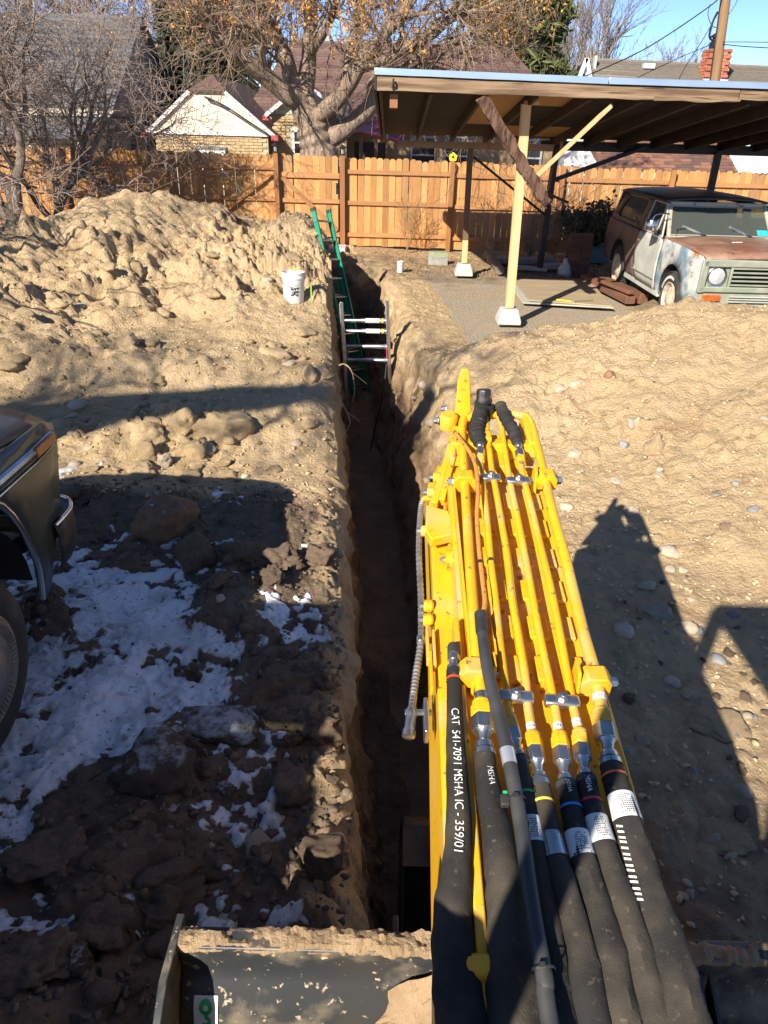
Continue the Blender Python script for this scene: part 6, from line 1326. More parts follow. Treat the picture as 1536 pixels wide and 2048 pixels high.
# crumbs too small to count
def crumbs(n, region, smin, smax, mat, name, seed, cond=None):
    R = np.random.RandomState(seed); t = (1+5**.5)/2
    IV = np.array([(-1, t, 0), (1, t, 0), (-1, -t, 0), (1, -t, 0), (0, -1, t), (0, 1, t), (0, -1, -t), (0, 1, -t), (t, 0, -1), (t, 0, 1), (-t, 0, -1), (-t, 0, 1)])/1.9
    IF = np.array([(0, 11, 5), (0, 5, 1), (0, 1, 7), (0, 7, 10), (0, 10, 11), (1, 5, 9), (5, 11, 4), (11, 10, 2), (10, 7, 6), (7, 1, 8), (3, 9, 4), (3, 4, 2), (3, 2, 6), (3, 6, 8), (3, 8, 9), (4, 9, 5), (2, 4, 11), (6, 2, 10), (8, 6, 7), (9, 8, 1)])
    x = R.uniform(region[0], region[2], n*2); y = region[1]+(region[3]-region[1])*R.rand(n*2)**1.5
    ok = (x < XL(y)-.02) | (x > XR(y)+.02)
    if cond is not None: ok &= cond(x, y)
    x, y = x[ok][:n], y[ok][:n]; n = len(x); z = height(x, y)
    s = (smin+(smax-smin)*R.rand(n)**3)
    J = 1+.35*R.randn(n, 12, 1); V = IV[None]*J*s[:, None, None]*np.array([1, 1, .75])*R.uniform(.7, 1.3, (n, 1, 3)); V = V+np.stack([x, y, z+s*.35], 1)[:, None, :]
    F = IF[None]+np.arange(n)[:, None, None]*12
    me = bpy.data.meshes.new(name); V = V.reshape(-1, 3); F = F.reshape(-1, 3)
    me.vertices.add(len(V)); me.vertices.foreach_set('co', V.ravel()); me.loops.add(F.size); me.polygons.add(len(F)); me.loops.foreach_set('vertex_index', F.ravel()); me.polygons.foreach_set('loop_start', np.arange(len(F))*3); me.polygons.foreach_set('loop_total', np.full(len(F), 3)); me.update(calc_edges=True)
    tag(link(name, me, mat), kind='stuff')
crumbs(9000, (-6.5, 4.6, -.2, 14), .003, .017, M('tan_crumb', (.52, .38, .21), .95, c2=(.42, .30, .165), ns=4), 'soil_crumbs', 1)
crumbs(9000, (.3, 1.0, 5.5, 9), .003, .017, M('tan_gravel', (.55, .41, .24), .95, c2=(.44, .34, .22), ns=5), 'soil_crumbs', 2, lambda x, y: gravel_mask(x, y) < .3)
crumbs(6000, (-3, .75, .02, 4.9), .003, .020, M('dark_crumb', (.10, .07, .05), .95, c2=(.18, .14, .10), ns=6), 'soil_crumbs', 3, lambda x, y: snow_cover(x, y) < .9)
crumbs(5000, (.0, 8, 6.5, 14.5), .004, .013, M('grey_gravel', (.32, .28, .23), .95, c2=(.22, .19, .16), ns=5), 'gravel', 4, lambda x, y: gravel_mask(x, y) > .4)
crumbs(2600, (-4, 14, 7, 17), .008, .03, M('brown_litter', (.20, .125, .06), .95, c2=(.30, .2, .1), ns=4), 'leaf_litter', 5)
# ------------------------------------------------------------------ houses beyond the fence, pole and wires
STUC = M('cream_stucco', (.70, .66, .54), .85, c2=(.62, .57, .46), ns=2, bump=.1)
TANB = M('tan_brick', (.50, .37, .20), .85, c2=(.42, .30, .16), ns=6, objvar=.12)
MORT = M('brick_mortar', (.46, .38, .26), .9)
WTRIM = M('white_trim_paint', (.74, .74, .72), .5)
BROOF = M('brown_shingle', (.125, .07, .058), .9, c2=(.165, .10, .082), ns=6, objvar=.35, bump=.3, bs=30)
GROOF = M('grey_brown_shingle', (.155, .13, .10), .9, c2=(.20, .17, .135), ns=6, objvar=.35, bump=.3, bs=30)
DROOF = M('dark_grey_shingle', (.10, .10, .105), .9, c2=(.15, .145, .145), ns=5, objvar=.25, bump=.3, bs=30)
RBROWN = [M('shingle_rust', (.26, .125, .075), .9), M('shingle_brown', (.17, .085, .06), .9), M('shingle_plum', (.115, .068, .062), .9)]
SIDING = M('grey_tan_siding', (.36, .33, .265), .7, c2=(.31, .285, .23), ns=2)
PBLUE = M('pale_blue_siding', (.55, .63, .65), .7, c2=(.50, .58, .60), ns=2)
DGLASS = M('dark_window_glass', (.03, .035, .04), .08)
RBR = M('red_chimney_brick', (.36, .10, .055), .85, c2=(.44, .16, .09), ns=5, objvar=.4)
def quad(b, *p): b.add([tuple(q) for q in p], [tuple(range(len(p)))])
def slab(b, P, t=.08):
    P = [np.asarray(p, float) for p in P]; n = np.cross(P[1]-P[0], P[2]-P[0]); n = nrm(n); n = n if n[2] > 0 else -n; b.prism([p for p in P], -n*t)
def courses(parent, P0, P1, P2, P3, rows, mat, name='shingle_course', tab=0, tabmats=None, seed=0):
    """overlapping shingle courses on a roof plane: P0->P1 the eave, P3->P2 the ridge"""
    P0, P1, P2, P3 = [np.asarray(p, float) for p in (P0, P1, P2, P3)]; n = nrm(np.cross(P1-P0, P3-P0)); n = n if n[2] > 0 else -n; r = random.Random(seed)
    if not tab:
        for k in range(rows):
            a, c = k/rows, min(1, (k+1.15)/rows); b = MB(); q = [P0+(P3-P0)*a, P1+(P2-P1)*a, P1+(P2-P1)*c, P0+(P3-P0)*c]; lift = (.022, .022, .004, .004)
            V = [p+n*l for p, l in zip(q, lift)]+[p for p in q]; b.add(V, [(0, 1, 2, 3), (0, 4, 5, 1), (1, 5, 6, 2), (3, 7, 4, 0)]); b.build(name, mat, parent, fix=False)
    else:
        for k in range(rows):
            x = -r.random()*tab; a, c = k/rows, min(1, (k+1.1)/rows)
            while x < 1:
                x1 = x+tab*r.uniform(.6, 1.3); xa, xb = max(0, x), min(1, x1-.002); x = x1
                if xb-xa < .004: continue
                e0 = lambda u, v: (P0+(P1-P0)*u)+((P3+(P2-P3)*u)-(P0+(P1-P0)*u))*v
                l = r.uniform(.012, .03); q = [e0(xa, a)+n*l, e0(xb, a)+n*l, e0(xb, c)+n*.005, e0(xa, c)+n*.005, e0(xa, a), e0(xb, a)]
                b = MB(); b.add(q, [(0, 1, 2, 3), (0, 4, 5, 1)]); b.build(name, r.choice(tabmats), parent, fix=False)
def window(parent, c, w, h, n=(0, -1, 0), frame=WTRIM, mull=1, t=.06):
    n = nrm(n); s = nrm(np.cross(n, (0, 0, 1))); c = np.asarray(c, float); z = np.array([0, 0, 1.0]); b = MB()
    for q, L, hor in ((z*h/2, w+t*2, 1), (-z*h/2, w+t*2, 1), (s*w/2, h, 0), (-s*w/2, h, 0)): b.frame(c+q+n*.03, s*(L if hor else t), n*.07, z*(t if hor else L))
    f = b.build('window', frame, parent)
    b = MB(); b.frame(c+n*.012, s*w, n*.01, z*h); b.build('pane', DGLASS, f)
    if mull: b = MB(); b.frame(c+n*.03, s*w, n*.04, z*.045); b.build('sash_bar', frame, f)
    return f
def bricks(parent, x0, x1, z0, z1, y, bw=.24, bh=.075, mat=TANB, holes=(), limit=290, name='brick'):
    """running bond on a wall that faces -y"""
    me = bpy.data.meshes.new('brick'); b = MB(); b.box((0, 0, 0), (bw-.012, .03, bh-.012)); me.from_pydata(b.v, [], b.f); me.materials.append(mat)
    k = 0; z = z1-bh/2; rest = MB(); row = 0
    while z > z0:
        x = x0+bw/2+(bw/2 if row % 2 else 0)
        while x < x1-bw*.48:
            if not any(a-bw/2 < x < c+bw/2 and d-.04 < z < e+.04 for a, c, d, e in holes):
                if k < limit: share(me, name, parent, (x, y-.012, z)); k += 1
                else: rest.box((x, y-.012, z), (bw-.012, .03, bh-.012))
            x += bw
        z -= bh; row += 1
    if rest.n: tag(rest.build('brick_courses', mat, parent, fix=False), kind='stuff')
def Yp(px, py, y): return Y(px, py, y)
# cream gabled garage
gy = 21.5
t = thing('cream_garage', 'small cream gabled garage with a clipped brown roof tip and tan brick base', 'garage', (-5.0, gy, 0))
xl_, xr_ = Yp(296, 262, gy)[0], Yp(548, 275, gy)[0]; ez = 2.14; ax_ = (Yp(412, 150, gy)[0]); cz = Yp(415, 180, gy)[2]; ca, cb_ = Yp(379, 180, gy)[0], Yp(450, 180, gy)[0]; az = Yp(415, 150, gy)[2]+.12
b = MB(); b.prism([(xl_+.12, gy, ez), (xr_-.14, gy, ez), (cb_, gy, cz), (ca, gy, cz)], (0, .12, 0)); b.build('gable_wall', STUC, t)
b = MB(); b.box(((xl_+xr_)/2, gy+.08, 1.0), (xr_-xl_-.34, .12, 2.24)); b.build('brick_wall', MORT, t); 
wx0, wx1 = Yp(398, 300, gy)[0], Yp(448, 300, gy)[0]; wz = Yp(420, 293, gy)[2]
bricks(t, xl_+.17, xr_-.17, 1.35, 2.10, gy+.02, holes=((wx0, wx1, 0, wz),))
b = MB(); b.box(((wx0+wx1)/2, gy-.02, wz-.05), (wx1-wx0+.16, .06, .10)); b.build('lintel', M('window_lintel', (.20, .19, .17), .7), t); window(t, ((wx0+wx1)/2, gy, wz-.55), wx1-wx0-.05, .85)
b = MB(); b.box(((xl_+xr_)/2, gy-.03, 2.12), (xr_-xl_-.26, .06, .05)); b.build('drip_board', WTRIM, t)
yb = gy+6
rl = (ca-xl_, cz-ez); 
for s, xe, xc in ((-1, xl_-.05, ca), (1, xr_+.05, cb_)):
    sl = (cz-ez)/(xc-xe); xa2 = ax_; zt = cz+(ax_-xc)*sl
    b = MB(); slab(b, [(xe, gy-.07, ez-.03), (xc, gy-.07, cz), (xa2, gy+.7, zt), (xa2, yb, zt), (xe, yb, ez-.03)] if True else [], .07); b.build('roof', BROOF, t)
    b = MB(); b.beam((xe, gy-.07, ez-.06), (xc, gy-.07, cz-.04), .04, .09); b.build('rake_trim', WTRIM, t)
zt = cz+(ax_-ca)*(cz-ez)/(ca-xl_+.05)
b = MB(); slab(b, [(ca-.02, gy-.10, cz-.01), (cb_+.02, gy-.10, cz-.01), (ax_, gy+.72, zt+.03)], .06); b.build('roof_tip', BROOF, t)
for xe in (xl_-.05, xr_+.05):
    b = MB(); b.box((xe, gy-.15, ez-.07), (.18, .16, .13)); b.build('eave_end', M('red_eave_paint', (.42, .06, .06), .6), t)
b = MB(); b.tube(spline([Yp(409, 193, gy-.1), Yp(416, 198, gy-.12), Yp(430, 203, gy-.12), Yp(450, 212, gy-.12)], 14), .022, 6); b.build('service_mast', IRON, t)
# brown roofed brick house
hy = 24.5
t = thing('brown_roofed_house', 'tan brick house with a big brown hipped roof behind the large tree', 'house', (0, hy, 0))
xe0, xe1 = -4.6, 5.6; hz = 2.55; ry = 29.5; rz = Yp(1010, 92, ry)[2]; rx1 = Yp(1012, 100, ry)[0]
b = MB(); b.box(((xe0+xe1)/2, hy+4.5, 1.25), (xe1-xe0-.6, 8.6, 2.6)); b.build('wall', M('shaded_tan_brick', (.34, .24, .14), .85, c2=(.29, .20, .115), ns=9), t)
P0, P1, P2, P3 = (xe0, hy-.3, hz), (xe1, hy-.3, hz), (rx1, ry, rz), (-3.6, ry, rz)
b = MB(); slab(b, [P0, P1, P2, P3], .1); slab(b, [P1, (xe1, 34.5, hz), P2], .1); slab(b, [P0, P3, (xe0, 34.5, hz)], .1); slab(b, [P3, P2, (xe1, 34.5, hz), (xe0, 34.5, hz)], .1); b.build('roof', BROOF, t)
courses(t, P0, P1, P2, P3, 26, BROOF)
courses(t, P1, (xe1, 34.5, hz), P2, P2, 26, BROOF)
b = MB(); b.box(((xe0+xe1)/2, hy-.32, hz-.03), (xe1-xe0, .08, .14)); b.build('gutter', M('brown_gutter', (.22, .13, .09), .6), t)
for px in (847, 915, 1060): window(t, (Yp(px, 305, hy)[0], hy+.19, 1.65), .75, 1.0, frame=M('grey_frame', (.42, .42, .42), .6))
for px, py in ((822, 104), (925, 108)): 
    c = Yp(px, py, ry-.7); b = MB(); b.box(c, (.35, .25, .22)); b.build('roof_vent', IRON, t)
c = Yp(925, 75, ry+1); b = MB(); b.beam(c-np.array([0, 0, 1]), c+np.array([0, 0, .15]), .10, .10, (0, 1, 0)); b.build('flue', STEEL, t)
# its cream front gable and brick porch wall
py_ = 22.4
t2 = thing('gabled_porch', 'cream gabled brick porch with a white window right behind the tree trunk', 'porch', (-2.4, py_, 0))
x0, x1 = Yp(536, 225, py_)[0], Yp(700, 225, py_)[0]; xm = (x0+x1)/2-.1; pz = Yp(560, 228, py_)[2]; ph = Yp(610, 178, py_)[2]+.1
b = MB(); b.prism([(x0+.1, py_, pz), (x1-.1, py_, pz), (xm, py_, ph)], (0, .12, 0)); b.build('gable_wall', STUC, t2)
for a, c in ((x0-.05, xm), (x1+.05, xm)):
    b = MB(); slab(b, [(a, py_-.2, pz-.02), (c, py_-.2, ph+.06), (c, py_+3, ph+.06), (a, py_+3, pz-.02)], .06); b.build('roof', BROOF, t2); b = MB(); b.beam((a, py_-.21, pz-.05), (c, py_-.21, ph+.02), .04, .10); b.build('rake_trim', WTRIM, t2)
b = MB(); b.box(((x0+x1)/2, py_+.08, pz/2), (x1-x0-.2, .12, pz)); b.build('brick_wall', MORT, t2)
w0, w1, wz0, wz1 = Yp(588, 300, py_)[0], Yp(614, 300, py_)[0], Yp(600, 312, py_)[2], Yp(600, 258, py_)[2]
bricks(t2, x0+.1, x1-.1, 1.3, pz-.05, py_+.02, holes=((w0, w1, wz0, wz1),)); window(t2, ((w0+w1)/2, py_, (wz0+wz1)/2), w1-w0, wz1-wz0-.08)
b = MB(); b.box((x0-.05, py_-.1, pz-.1), (.16, .16, .12)); b.build('eave_end', M('red_eave_end', (.42, .06, .06), .6), t2)
# red roofed porch right of it
t3 = thing('red_porch_roof', 'small red metal porch roof on posts behind the fence, left of the carport', 'porch roof', (-.3, 22.6, 0))
a, c = Yp(712, 262, 22.2), Yp(762, 282, 22.2); a2 = Yp(712, 238, 23.4); c2 = Yp(770, 240, 23.4)
b = MB(); slab(b, [a, (c[0]+.6, 22.2, c[2]), (c2[0]+.6, 23.4, c2[2]), a2], .05); b.build('roof', M('red_metal_roof', (.34, .035, .04), .4), t3)
for k in range(4):
    b = MB(); q = a+(np.array([c[0]+.6, 22.2, c[2]])-a)*(k/3); q2 = a2+(np.array([c2[0]+.6, 23.4, c2[2]])-a2)*(k/3); b.beam(q, q2, .03, .06); b.build('roof_seam', M('snow_edge', (.55, .50, .50), .5), t3)
for px in (722, 752): 
    c = Yp(px, 300, 22.3); b = MB(); b.beam((c[0], 22.3, 0), (c[0], 22.3, 2.15), .1, .1, (0, 1, 0)); b.build('porch_post', M('brown_porch_post', (.16, .10, .06), .7), t3)
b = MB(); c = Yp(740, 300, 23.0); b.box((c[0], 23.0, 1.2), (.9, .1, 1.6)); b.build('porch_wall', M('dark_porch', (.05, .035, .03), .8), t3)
# left house with grey roof and clapboard gable
t = thing('clapboard_house', 'tan clapboard house with dark grey shingle roof behind the bare trees at left', 'house', (-12, 27, 0))
xg = -8.45; y0, y1, yr = 24.0, 31.5, 27.75; ez = 2.66; rz = 5.35
b = MB(); b.prism([(xg, y0, 0), (xg, y1, 0), (xg, y1, ez), (xg, yr, rz-.1), (xg, y0, ez)], (-.15, 0, 0)); b.build('gable_wall', SIDING, t)
z = .1
while z < rz-.15:        # lapped boards
    ya = y0 if z < ez else y0+(yr-y0)*(z-ez)/(rz-ez); yb2 = y1 if z < ez else y1-(y1-yr)*(z-ez)/(rz-ez)
    b = MB(); b.add([(xg+.028, ya, z), (xg+.028, yb2, z), (xg+.004, yb2, z+.15), (xg+.004, ya, z+.15), (xg, ya, z), (xg, yb2, z)], [(0, 1, 2, 3), (4, 5, 1, 0)]); b.build('clapboard', SIDING, t, fix=False); z += .145
b = MB(); b.box((-14, y0+.05, 1.3), (11.0, .1, 2.6)); b.build('front_wall', SIDING, t)
P0, P1, P2, P3 = (-22, y0-.35, ez-.1), (xg+.2, y0-.35, ez-.1), (xg+.2, yr, rz), (-22, yr, rz)
b = MB(); slab(b, [P0, P1, P2, P3], .1); slab(b, [P3, P2, (xg+.2, y1+.3, ez-.1), (-22, y1+.3, ez-.1)], .1); b.build('roof', DROOF, t); courses(t, P0, P1, P2, P3, 22, DROOF)
b = MB(); b.box((-15, y0-.37, ez-.12), (13.6, .06, .18)); b.build('fascia', M('cream_fascia', (.52, .47, .36), .6), t)
for y in (25.6, 27.3):
    window(t, (xg+.03, y, 1.75), .75, 1.6, (1, 0, 0), frame=M('grey_window_frame', (.3, .3, .28), .6))
b = MB(); slab(b, [(-13, 22.4, 2.0), (-8.7, 22.4, 1.95), (-8.5, y0-.1, 2.5), (-13, y0-.1, 2.5)], .08); b.build('porch_roof', DROOF, t)
for x in (-8.9, -10.3, -11.8): b = MB(); b.beam((x, 22.5, 0), (x, 22.5, 1.95), .10, .10, (0, 1, 0)); b.build('porch_post', SIDING, t)
# right house with chimney
t = thing('grey_roofed_house', 'house with a long grey brown shingle roof, pale blue gable and red brick chimney', 'house', (11, 33, 0))
y0, yr = 30.0, 34.0; rz = Yp(1180, 116, yr)[2]; rzR = Yp(1536, 133, yr)[2]; rz = (rz+rzR)/2+.02; ez = 2.55; xg = Yp(1172, 116, yr)[0]; xr_ = 24
P0, P1, P2, P3 = (xg+.25, y0-.3, ez), (xr_, y0-.3, ez), (xr_, yr, rz-.18), (xg+.1, yr, rz+.05)
b = MB(); slab(b, [P0, P1, P2, P3], .1); slab(b, [P3, P2, (xr_, 38, ez), (xg, 38, ez)], .1); b.build('roof', GROOF, t); courses(t, P0, P1, P2, P3, 24, GROOF)
b = MB(); b.box(((xg+xr_)/2+.4, y0+.1, 1.2), (xr_-xg-.6, .15, 2.6)); b.build('wall', PBLUE, t)
gx0, gx1 = Yp(1128, 200, 31)[0], Yp(1205, 200, 31)[0]; gxm = Yp(1172, 118, 31)[0]; gz0 = 2.5; gz1 = Yp(1172, 117, 31)[2]
b = MB(); b.prism([(gx0, 31, gz0), (gx1, 31, gz0), (gxm, 31, gz1-.05)], (0, .12, 0)); b.build('gable_wall', PBLUE, t)
for a in (gx0-.05, gx1+.05): b = MB(); b.beam((a, 30.9, gz0-.05), (gxm, 30.9, gz1), .12, .13); b.build('rake_trim', WTRIM, t)
for k in range(7):
    b = MB(); c = Yp(1168, 150+4*k, 30.95); b.box(c, (.08, .05, .06)); b.build('gable_vent', IRON, t)
b = MB(); b.box(((gx0+gx1)/2, 31.1, 1.25), (gx1-gx0, .15, 2.5)); b.build('gable_base_wall', PBLUE, t)
window(t, (Yp(1172, 335, 30.9)[0], 30.95, 1.35), .9, .8)
c0 = Yp(1412, 150, 32.6); c1 = Yp(1466, 98, 32.6); cx0, cx1, cz0, cz1 = c0[0], c1[0], c0[2]-.5, c1[2]
ch = t
b = MB(); b.box(((cx0+cx1)/2, 33.0, (cz0+cz1)/2-.02), (cx1-cx0-.03, .74, cz1-cz0-.04)); ch = b.build('chimney', M('chimney_core', (.33, .13, .085), .9), t)
bricks(ch, cx0, cx1, cz0, cz1, 32.6, .26, .105, RBR, name='brick')
for sx in (cx0+.0, cx1-.0):
    zz = cz1-.05; k = 0
    while zz > cz0:
        for q in range(3): b = MB(); b.box((sx, 32.72+.25*q+(.12 if k % 2 else 0), zz), (.05, .235, .092)); b.build('brick', RBR, ch)
        zz -= .105; k += 1
b = MB(); b.box((cx0+.25, 33.0, cz1+.12), (.32, .32, .26)); b.lathe([(.13, .25), (.13, .38), (.22, .40), (.22, .44), (.05, .55)], (cx0+.25, 33.0, cz1), n=12); b.build('chimney_cap', IRON, t)
b = MB(); b.box(((cx0+cx1)/2, 32.62, cz0+.30), (cx1-cx0+.12, .12, .14)); b.build('chimney_flashing', M('blue_grey_flashing', (.40, .50, .52), .5), t)
dx = Yp(1385, 178, 30.4)[0]; dz = Yp(1385, 166, 30.4)[2]
b = MB(); b.prism([(dx-.6, 30.4, dz-.5), (dx+.6, 30.4, dz-.5), (dx, 30.4, dz)], (0, 1.5, 0)); b.build('dormer', M('white_dormer', (.75, .75, .75), .6), t)
for px, py, w, h in ((1189, 128, .09, .55), (1297, 132, .45, .18), (1323, 174, .10, .35)):
    c = Yp(px, py, yr-.6 if py < 140 else 31.0); b = MB(); b.box(c, (w, .3, h)); b.build('roof_vent', M('vent_grey', (.45, .50, .52), .5), t)
# small shed with mottled shingles
sy = 21.0
t = thing('brown_shed', 'low shed roof of mottled brown and rust shingles behind the fence at right', 'shed', (7, sy, 0))
p0, p1 = Yp(1196, 341, sy), Yp(1476, 345, sy); top0, top1 = Yp(1190, 270, sy+1.6), Yp(1440, 278, sy+1.6)
P0, P1, P2, P3 = p0, p1, np.array([top1[0], sy+1.6, top1[2]]), np.array([top0[0]-.1, sy+1.6, top1[2]])
b = MB(); slab(b, [P0-np.array([.25, 0, 0]), P1, P2, P3], .08); b.build('roof', RBROWN[1], t); courses(t, P0-np.array([.25, 0, 0])+np.array([0, 0, .0]), P1, P2, P3, 11, None, 'shingle', .058, RBROWN, 4)
b = MB(); b.box(((p0[0]+p1[0])/2-.1, sy-.01, p0[2]-.09), (p1[0]-p0[0]+.3, .06, .14)); b.build('eave_trim', M('grey_white_trim', (.52, .50, .46), .6), t)
b = MB(); b.box(((p0[0]+p1[0])/2, sy+1.0, .8), (p1[0]-p0[0]-.3, 1.5, 1.6)); b.build('wall', STUC, t)
t = thing('white_gable_shed', 'little white gable with a grey window beside the mottled shed roof', 'shed', (5.6, 21.2, 0))
c = Yp(1168, 330, 21.2); b = MB(); b.prism([(c[0]-.55, 21.2, 0), (c[0]+.42, 21.2, 0), (c[0]+.38, 21.2, c[2]), (c[0]+.05, 21.2, c[2]+.42), (c[0]-.55, 21.2, c[2]+.1)], (0, 1, 0)); b.build('wall', M('white_wall', (.68, .68, .64), .7), t); window(t, (c[0]-.05, 21.2, c[2]-.12), .55, .22)
t = thing('corrugated_roof', 'white corrugated metal roof at the right edge behind the fence', 'roof', (11, 23, 0))
p0, p1, p2 = Yp(1468, 345, 22), Yp(1545, 350, 22), Yp(1545, 313, 23.6)
b = MB(); N_ = 60; V = []
w_ = 3.0
for i in range(N_+1):
    x = p0[0]+w_*i/N_; zz = .02*math.sin(i*math.pi/1.5)
    V += [(x, 22, p0[2]+zz), (x+.25, 23.6, p2[2]+.12+zz)]
b.add(V, [(2*i, 2*i+2, 2*i+3, 2*i+1) for i in range(N_)]); solid(b.build('roof_sheet', M('white_metal', (.62, .68, .70), .4), t, fix=False), .01)
b = MB(); b.box((p0[0]+1.5, 22.6, .8), (2.8, 1.0, 1.5)); b.build('wall', M('dim_wall', (.3, .3, .28), .8), t)
# utility pole and its wires
POLEW = M('pole_wood', (.21, .115, .055), .85, c2=(.28, .17, .09), ns=3, stretch=(5, 5, .3), bump=.3, bs=20)
py0 = 26.0; pt = thing('utility_pole', 'brown wooden utility pole rising beside the brick chimney', 'utility pole', (9.1, py0, 0))
b0 = Yp(1425, 200, py0); b1 = Yp(1457, -40, py0); d = (b1-b0)/(b1[2]-b0[2]); base_ = b0-d*b0[2]; topp = b0+d*(9.0-b0[2])
b = MB(); b.tube([base_, topp], [.16, .125], 14); b.build('pole_shaft', POLEW, pt, smooth=True)
b = MB(); c = Yp(1437, 48, py0-.15); b.tube(spline([c+np.array([-.1, 0, .3]), c+np.array([-.2, -.05, .05]), c+np.array([-.22, -.05, -.3]), c+np.array([-.05, -.02, -.45])], 16), .03, 8); b.build('service_loop', IRON, pt)
b = MB(); b.tube([base_+d*2.2+np.array([-.17, 0, 0]), topp+np.array([-.13, 0, 0])], .02, 6); b.build('conduit', IRON, pt)
def wire(pts, label, r=.011):
    b = MB(); b.tube(spline(pts, 40), r, 6); tag(base(b.build('overhead_wire', IRON, None, smooth=True)), label, 'wire', 'overhead wires')
wire([Yp(1452, -20, 26), Yp(1420, 12, 25.5), Yp(1300, 92, 24.5), Yp(1200, 140, 24), Yp(1100, 180, 23.5)], 'thick wire sagging from the pole top down to the left', .016)
wire([Yp(1437, 25, 26), Yp(1405, 80, 26.5), Yp(1370, 135, 27.2), Yp(1345, 185, 28)], 'steep wire dropping from the pole to the dormer')
wire([Yp(1425, 88, 26), Yp(1360, 115, 25.5), Yp(1290, 148, 25), Yp(1230, 180, 24.5)], 'thin wire running from mid pole down to the left')
wire([Yp(1440, 84, 26), Yp(1490, 84, 25), Yp(1560, 85, 24)], 'upper of two level wires going right from the pole')
wire([Yp(1440, 88, 26), Yp(1490, 93, 25), Yp(1560, 97, 24)], 'lower of two level wires going right from the pole', .014)
wire([Yp(1420, 8, 26), Yp(1416, 30, 26), Yp(1425, 52, 26), Yp(1440, 50, 26), Yp(1470, 10, 26), Yp(1480, -20, 26)], 'looped slack wire around the pole top')
wire([Yp(412, 194, gy-.12), Yp(450, 212, gy-.2), Yp(500, 245, gy-.2), Yp(545, 275, gy-.2)], 'black cable running down the cream gable to the right eave', .02)
wire([Yp(300, -10, 20), Yp(380, 50, 19.5), Yp(440, 100, 19)], 'dark cable crossing the trees above the garage', .012)
# ------------------------------------------------------------------ trees and shrubs
BARKG = M('grey_bark', (.25, .20, .16), .9, c2=(.14, .11, .088), ns=5, stretch=(4, 4, .8), bump=.9, bs=16, bdist=.03)
TWIG = M('grey_brown_twig', (.40, .32, .27), .9, c2=(.26, .19, .15), ns=3)
BARKB = M('brown_bark', (.42, .315, .225), .9, c2=(.21, .15, .105), ns=4, stretch=(4, 4, .7), bump=1.0, bs=13, bdist=.04)
TWIGB = M('brown_twig', (.27, .19, .13), .9)
PALEB = M('pale_bark', (.27, .205, .15), .9, c2=(.20, .15, .11), ns=4)
SEED = M('orange_seed_cluster', (.58, .31, .085), .8, c2=(.46, .22, .055), ns=6, objvar=.0)
DRYL = M('dry_leaf', (.24, .135, .075), .85, c2=(.32, .19, .10), ns=5)
NEED = M('dark_evergreen_foliage', (.030, .042, .022), .8, c2=(.055, .062, .03), ns=2)
PINEN = M('pine_needles', (.070, .085, .026), .8, c2=(.115, .12, .04), ns=1.5)
T_ = random.Random(21)
def rdir(d, ang, r):
    d = nrm(d); a = nrm(np.cross(d, (r.uniform(-1, 1), r.uniform(-1, 1), r.uniform(-1, 1)))); return nrm(d*math.cos(ang)+a*math.sin(ang))
def grow(out, p, d, L, rad, lev, r, P):
    """P: dict seg, wob, grav, kids per level, ratio, spread, minr"""
    n = P['seg'][min(lev, len(P['seg'])-1)]; pts = [np.asarray(p, float)]; dd = nrm(d)
    for i in range(n):
        dd = nrm(dd+np.array([r.gauss(0, 1), r.gauss(0, 1), r.gauss(0, 1)])*P['wob']+np.array([0, 0, P['grav']*(1 if lev < P.get('droop', 9) else -1.5)])); pts.append(pts[-1]+dd*L/n)
    out.append((lev, pts, rad, rad*P.get('taper', .45)))
    if lev >= len(P['kids']): return
    k = P['kids'][lev]; k = int(k)+(r.random() < k-int(k))
    for j in range(k):
        f = r.uniform(P.get('first', .25), 1.0) if j else 1.0; i = min(n-1, int(f*n)); q = pts[i]+(pts[i+1]-pts[i])*(f*n-i) if f < 1 else pts[-1]
        td = pts[min(i+1, n)]-pts[i]; nd = rdir(td, r.uniform(*P['spread']), r)
        grow(out, q, nd, L*r.uniform(*P['ratio']), max(P['minr'], rad*(1-.5*f)*r.uniform(.45, .75)), lev+1, r, P)
def tube_fast(polys, sides=3):
    """many thin twigs in one go: polys is a list of (pts, r0, r1) all with the same number of points"""
    by = {}
    for pts, a, c in polys: by.setdefault(len(pts), []).append((pts, a, c))
    Vs, Fs, off = [], [], 0
    for n, L in by.items():
        P = np.array([l[0] for l in L]); R = np.array([[l[1]+(l[2]-l[1])*i/(n-1) for i in range(n)] for l in L])
        T = np.empty_like(P); T[:, 1:-1] = P[:, 2:]-P[:, :-2]; T[:, 0] = P[:, 1]-P[:, 0]; T[:, -1] = P[:, -1]-P[:, -2]; T /= np.linalg.norm(T, axis=2, keepdims=True)+1e-9
        ref = np.where(np.abs(T[:, :1, 2:3]) < .9, np.array([[[0, 0, 1.0]]]), np.array([[[1.0, 0, 0]]])); X = np.cross(T, np.broadcast_to(ref, T.shape)); X /= np.linalg.norm(X, axis=2, keepdims=True)+1e-9; Yv = np.cross(T, X)
        ang = np.arange(sides)*2*math.pi/sides
        V = P[:, :, None, :]+(X[:, :, None, :]*np.cos(ang)[None, None, :, None]+Yv[:, :, None, :]*np.sin(ang)[None, None, :, None])*R[:, :, None, None]
        m = len(L); idx = off+np.arange(m*n*sides).reshape(m, n, sides); a = idx[:, :-1]; b = idx[:, 1:]
        F = np.stack([a, np.roll(a, -1, 2), np.roll(b, -1, 2), b], -1).reshape(-1, 4); Vs.append(V.reshape(-1, 3)); Fs.append(F); off += m*n*sides
    return np.concatenate(Vs), np.concatenate(Fs)
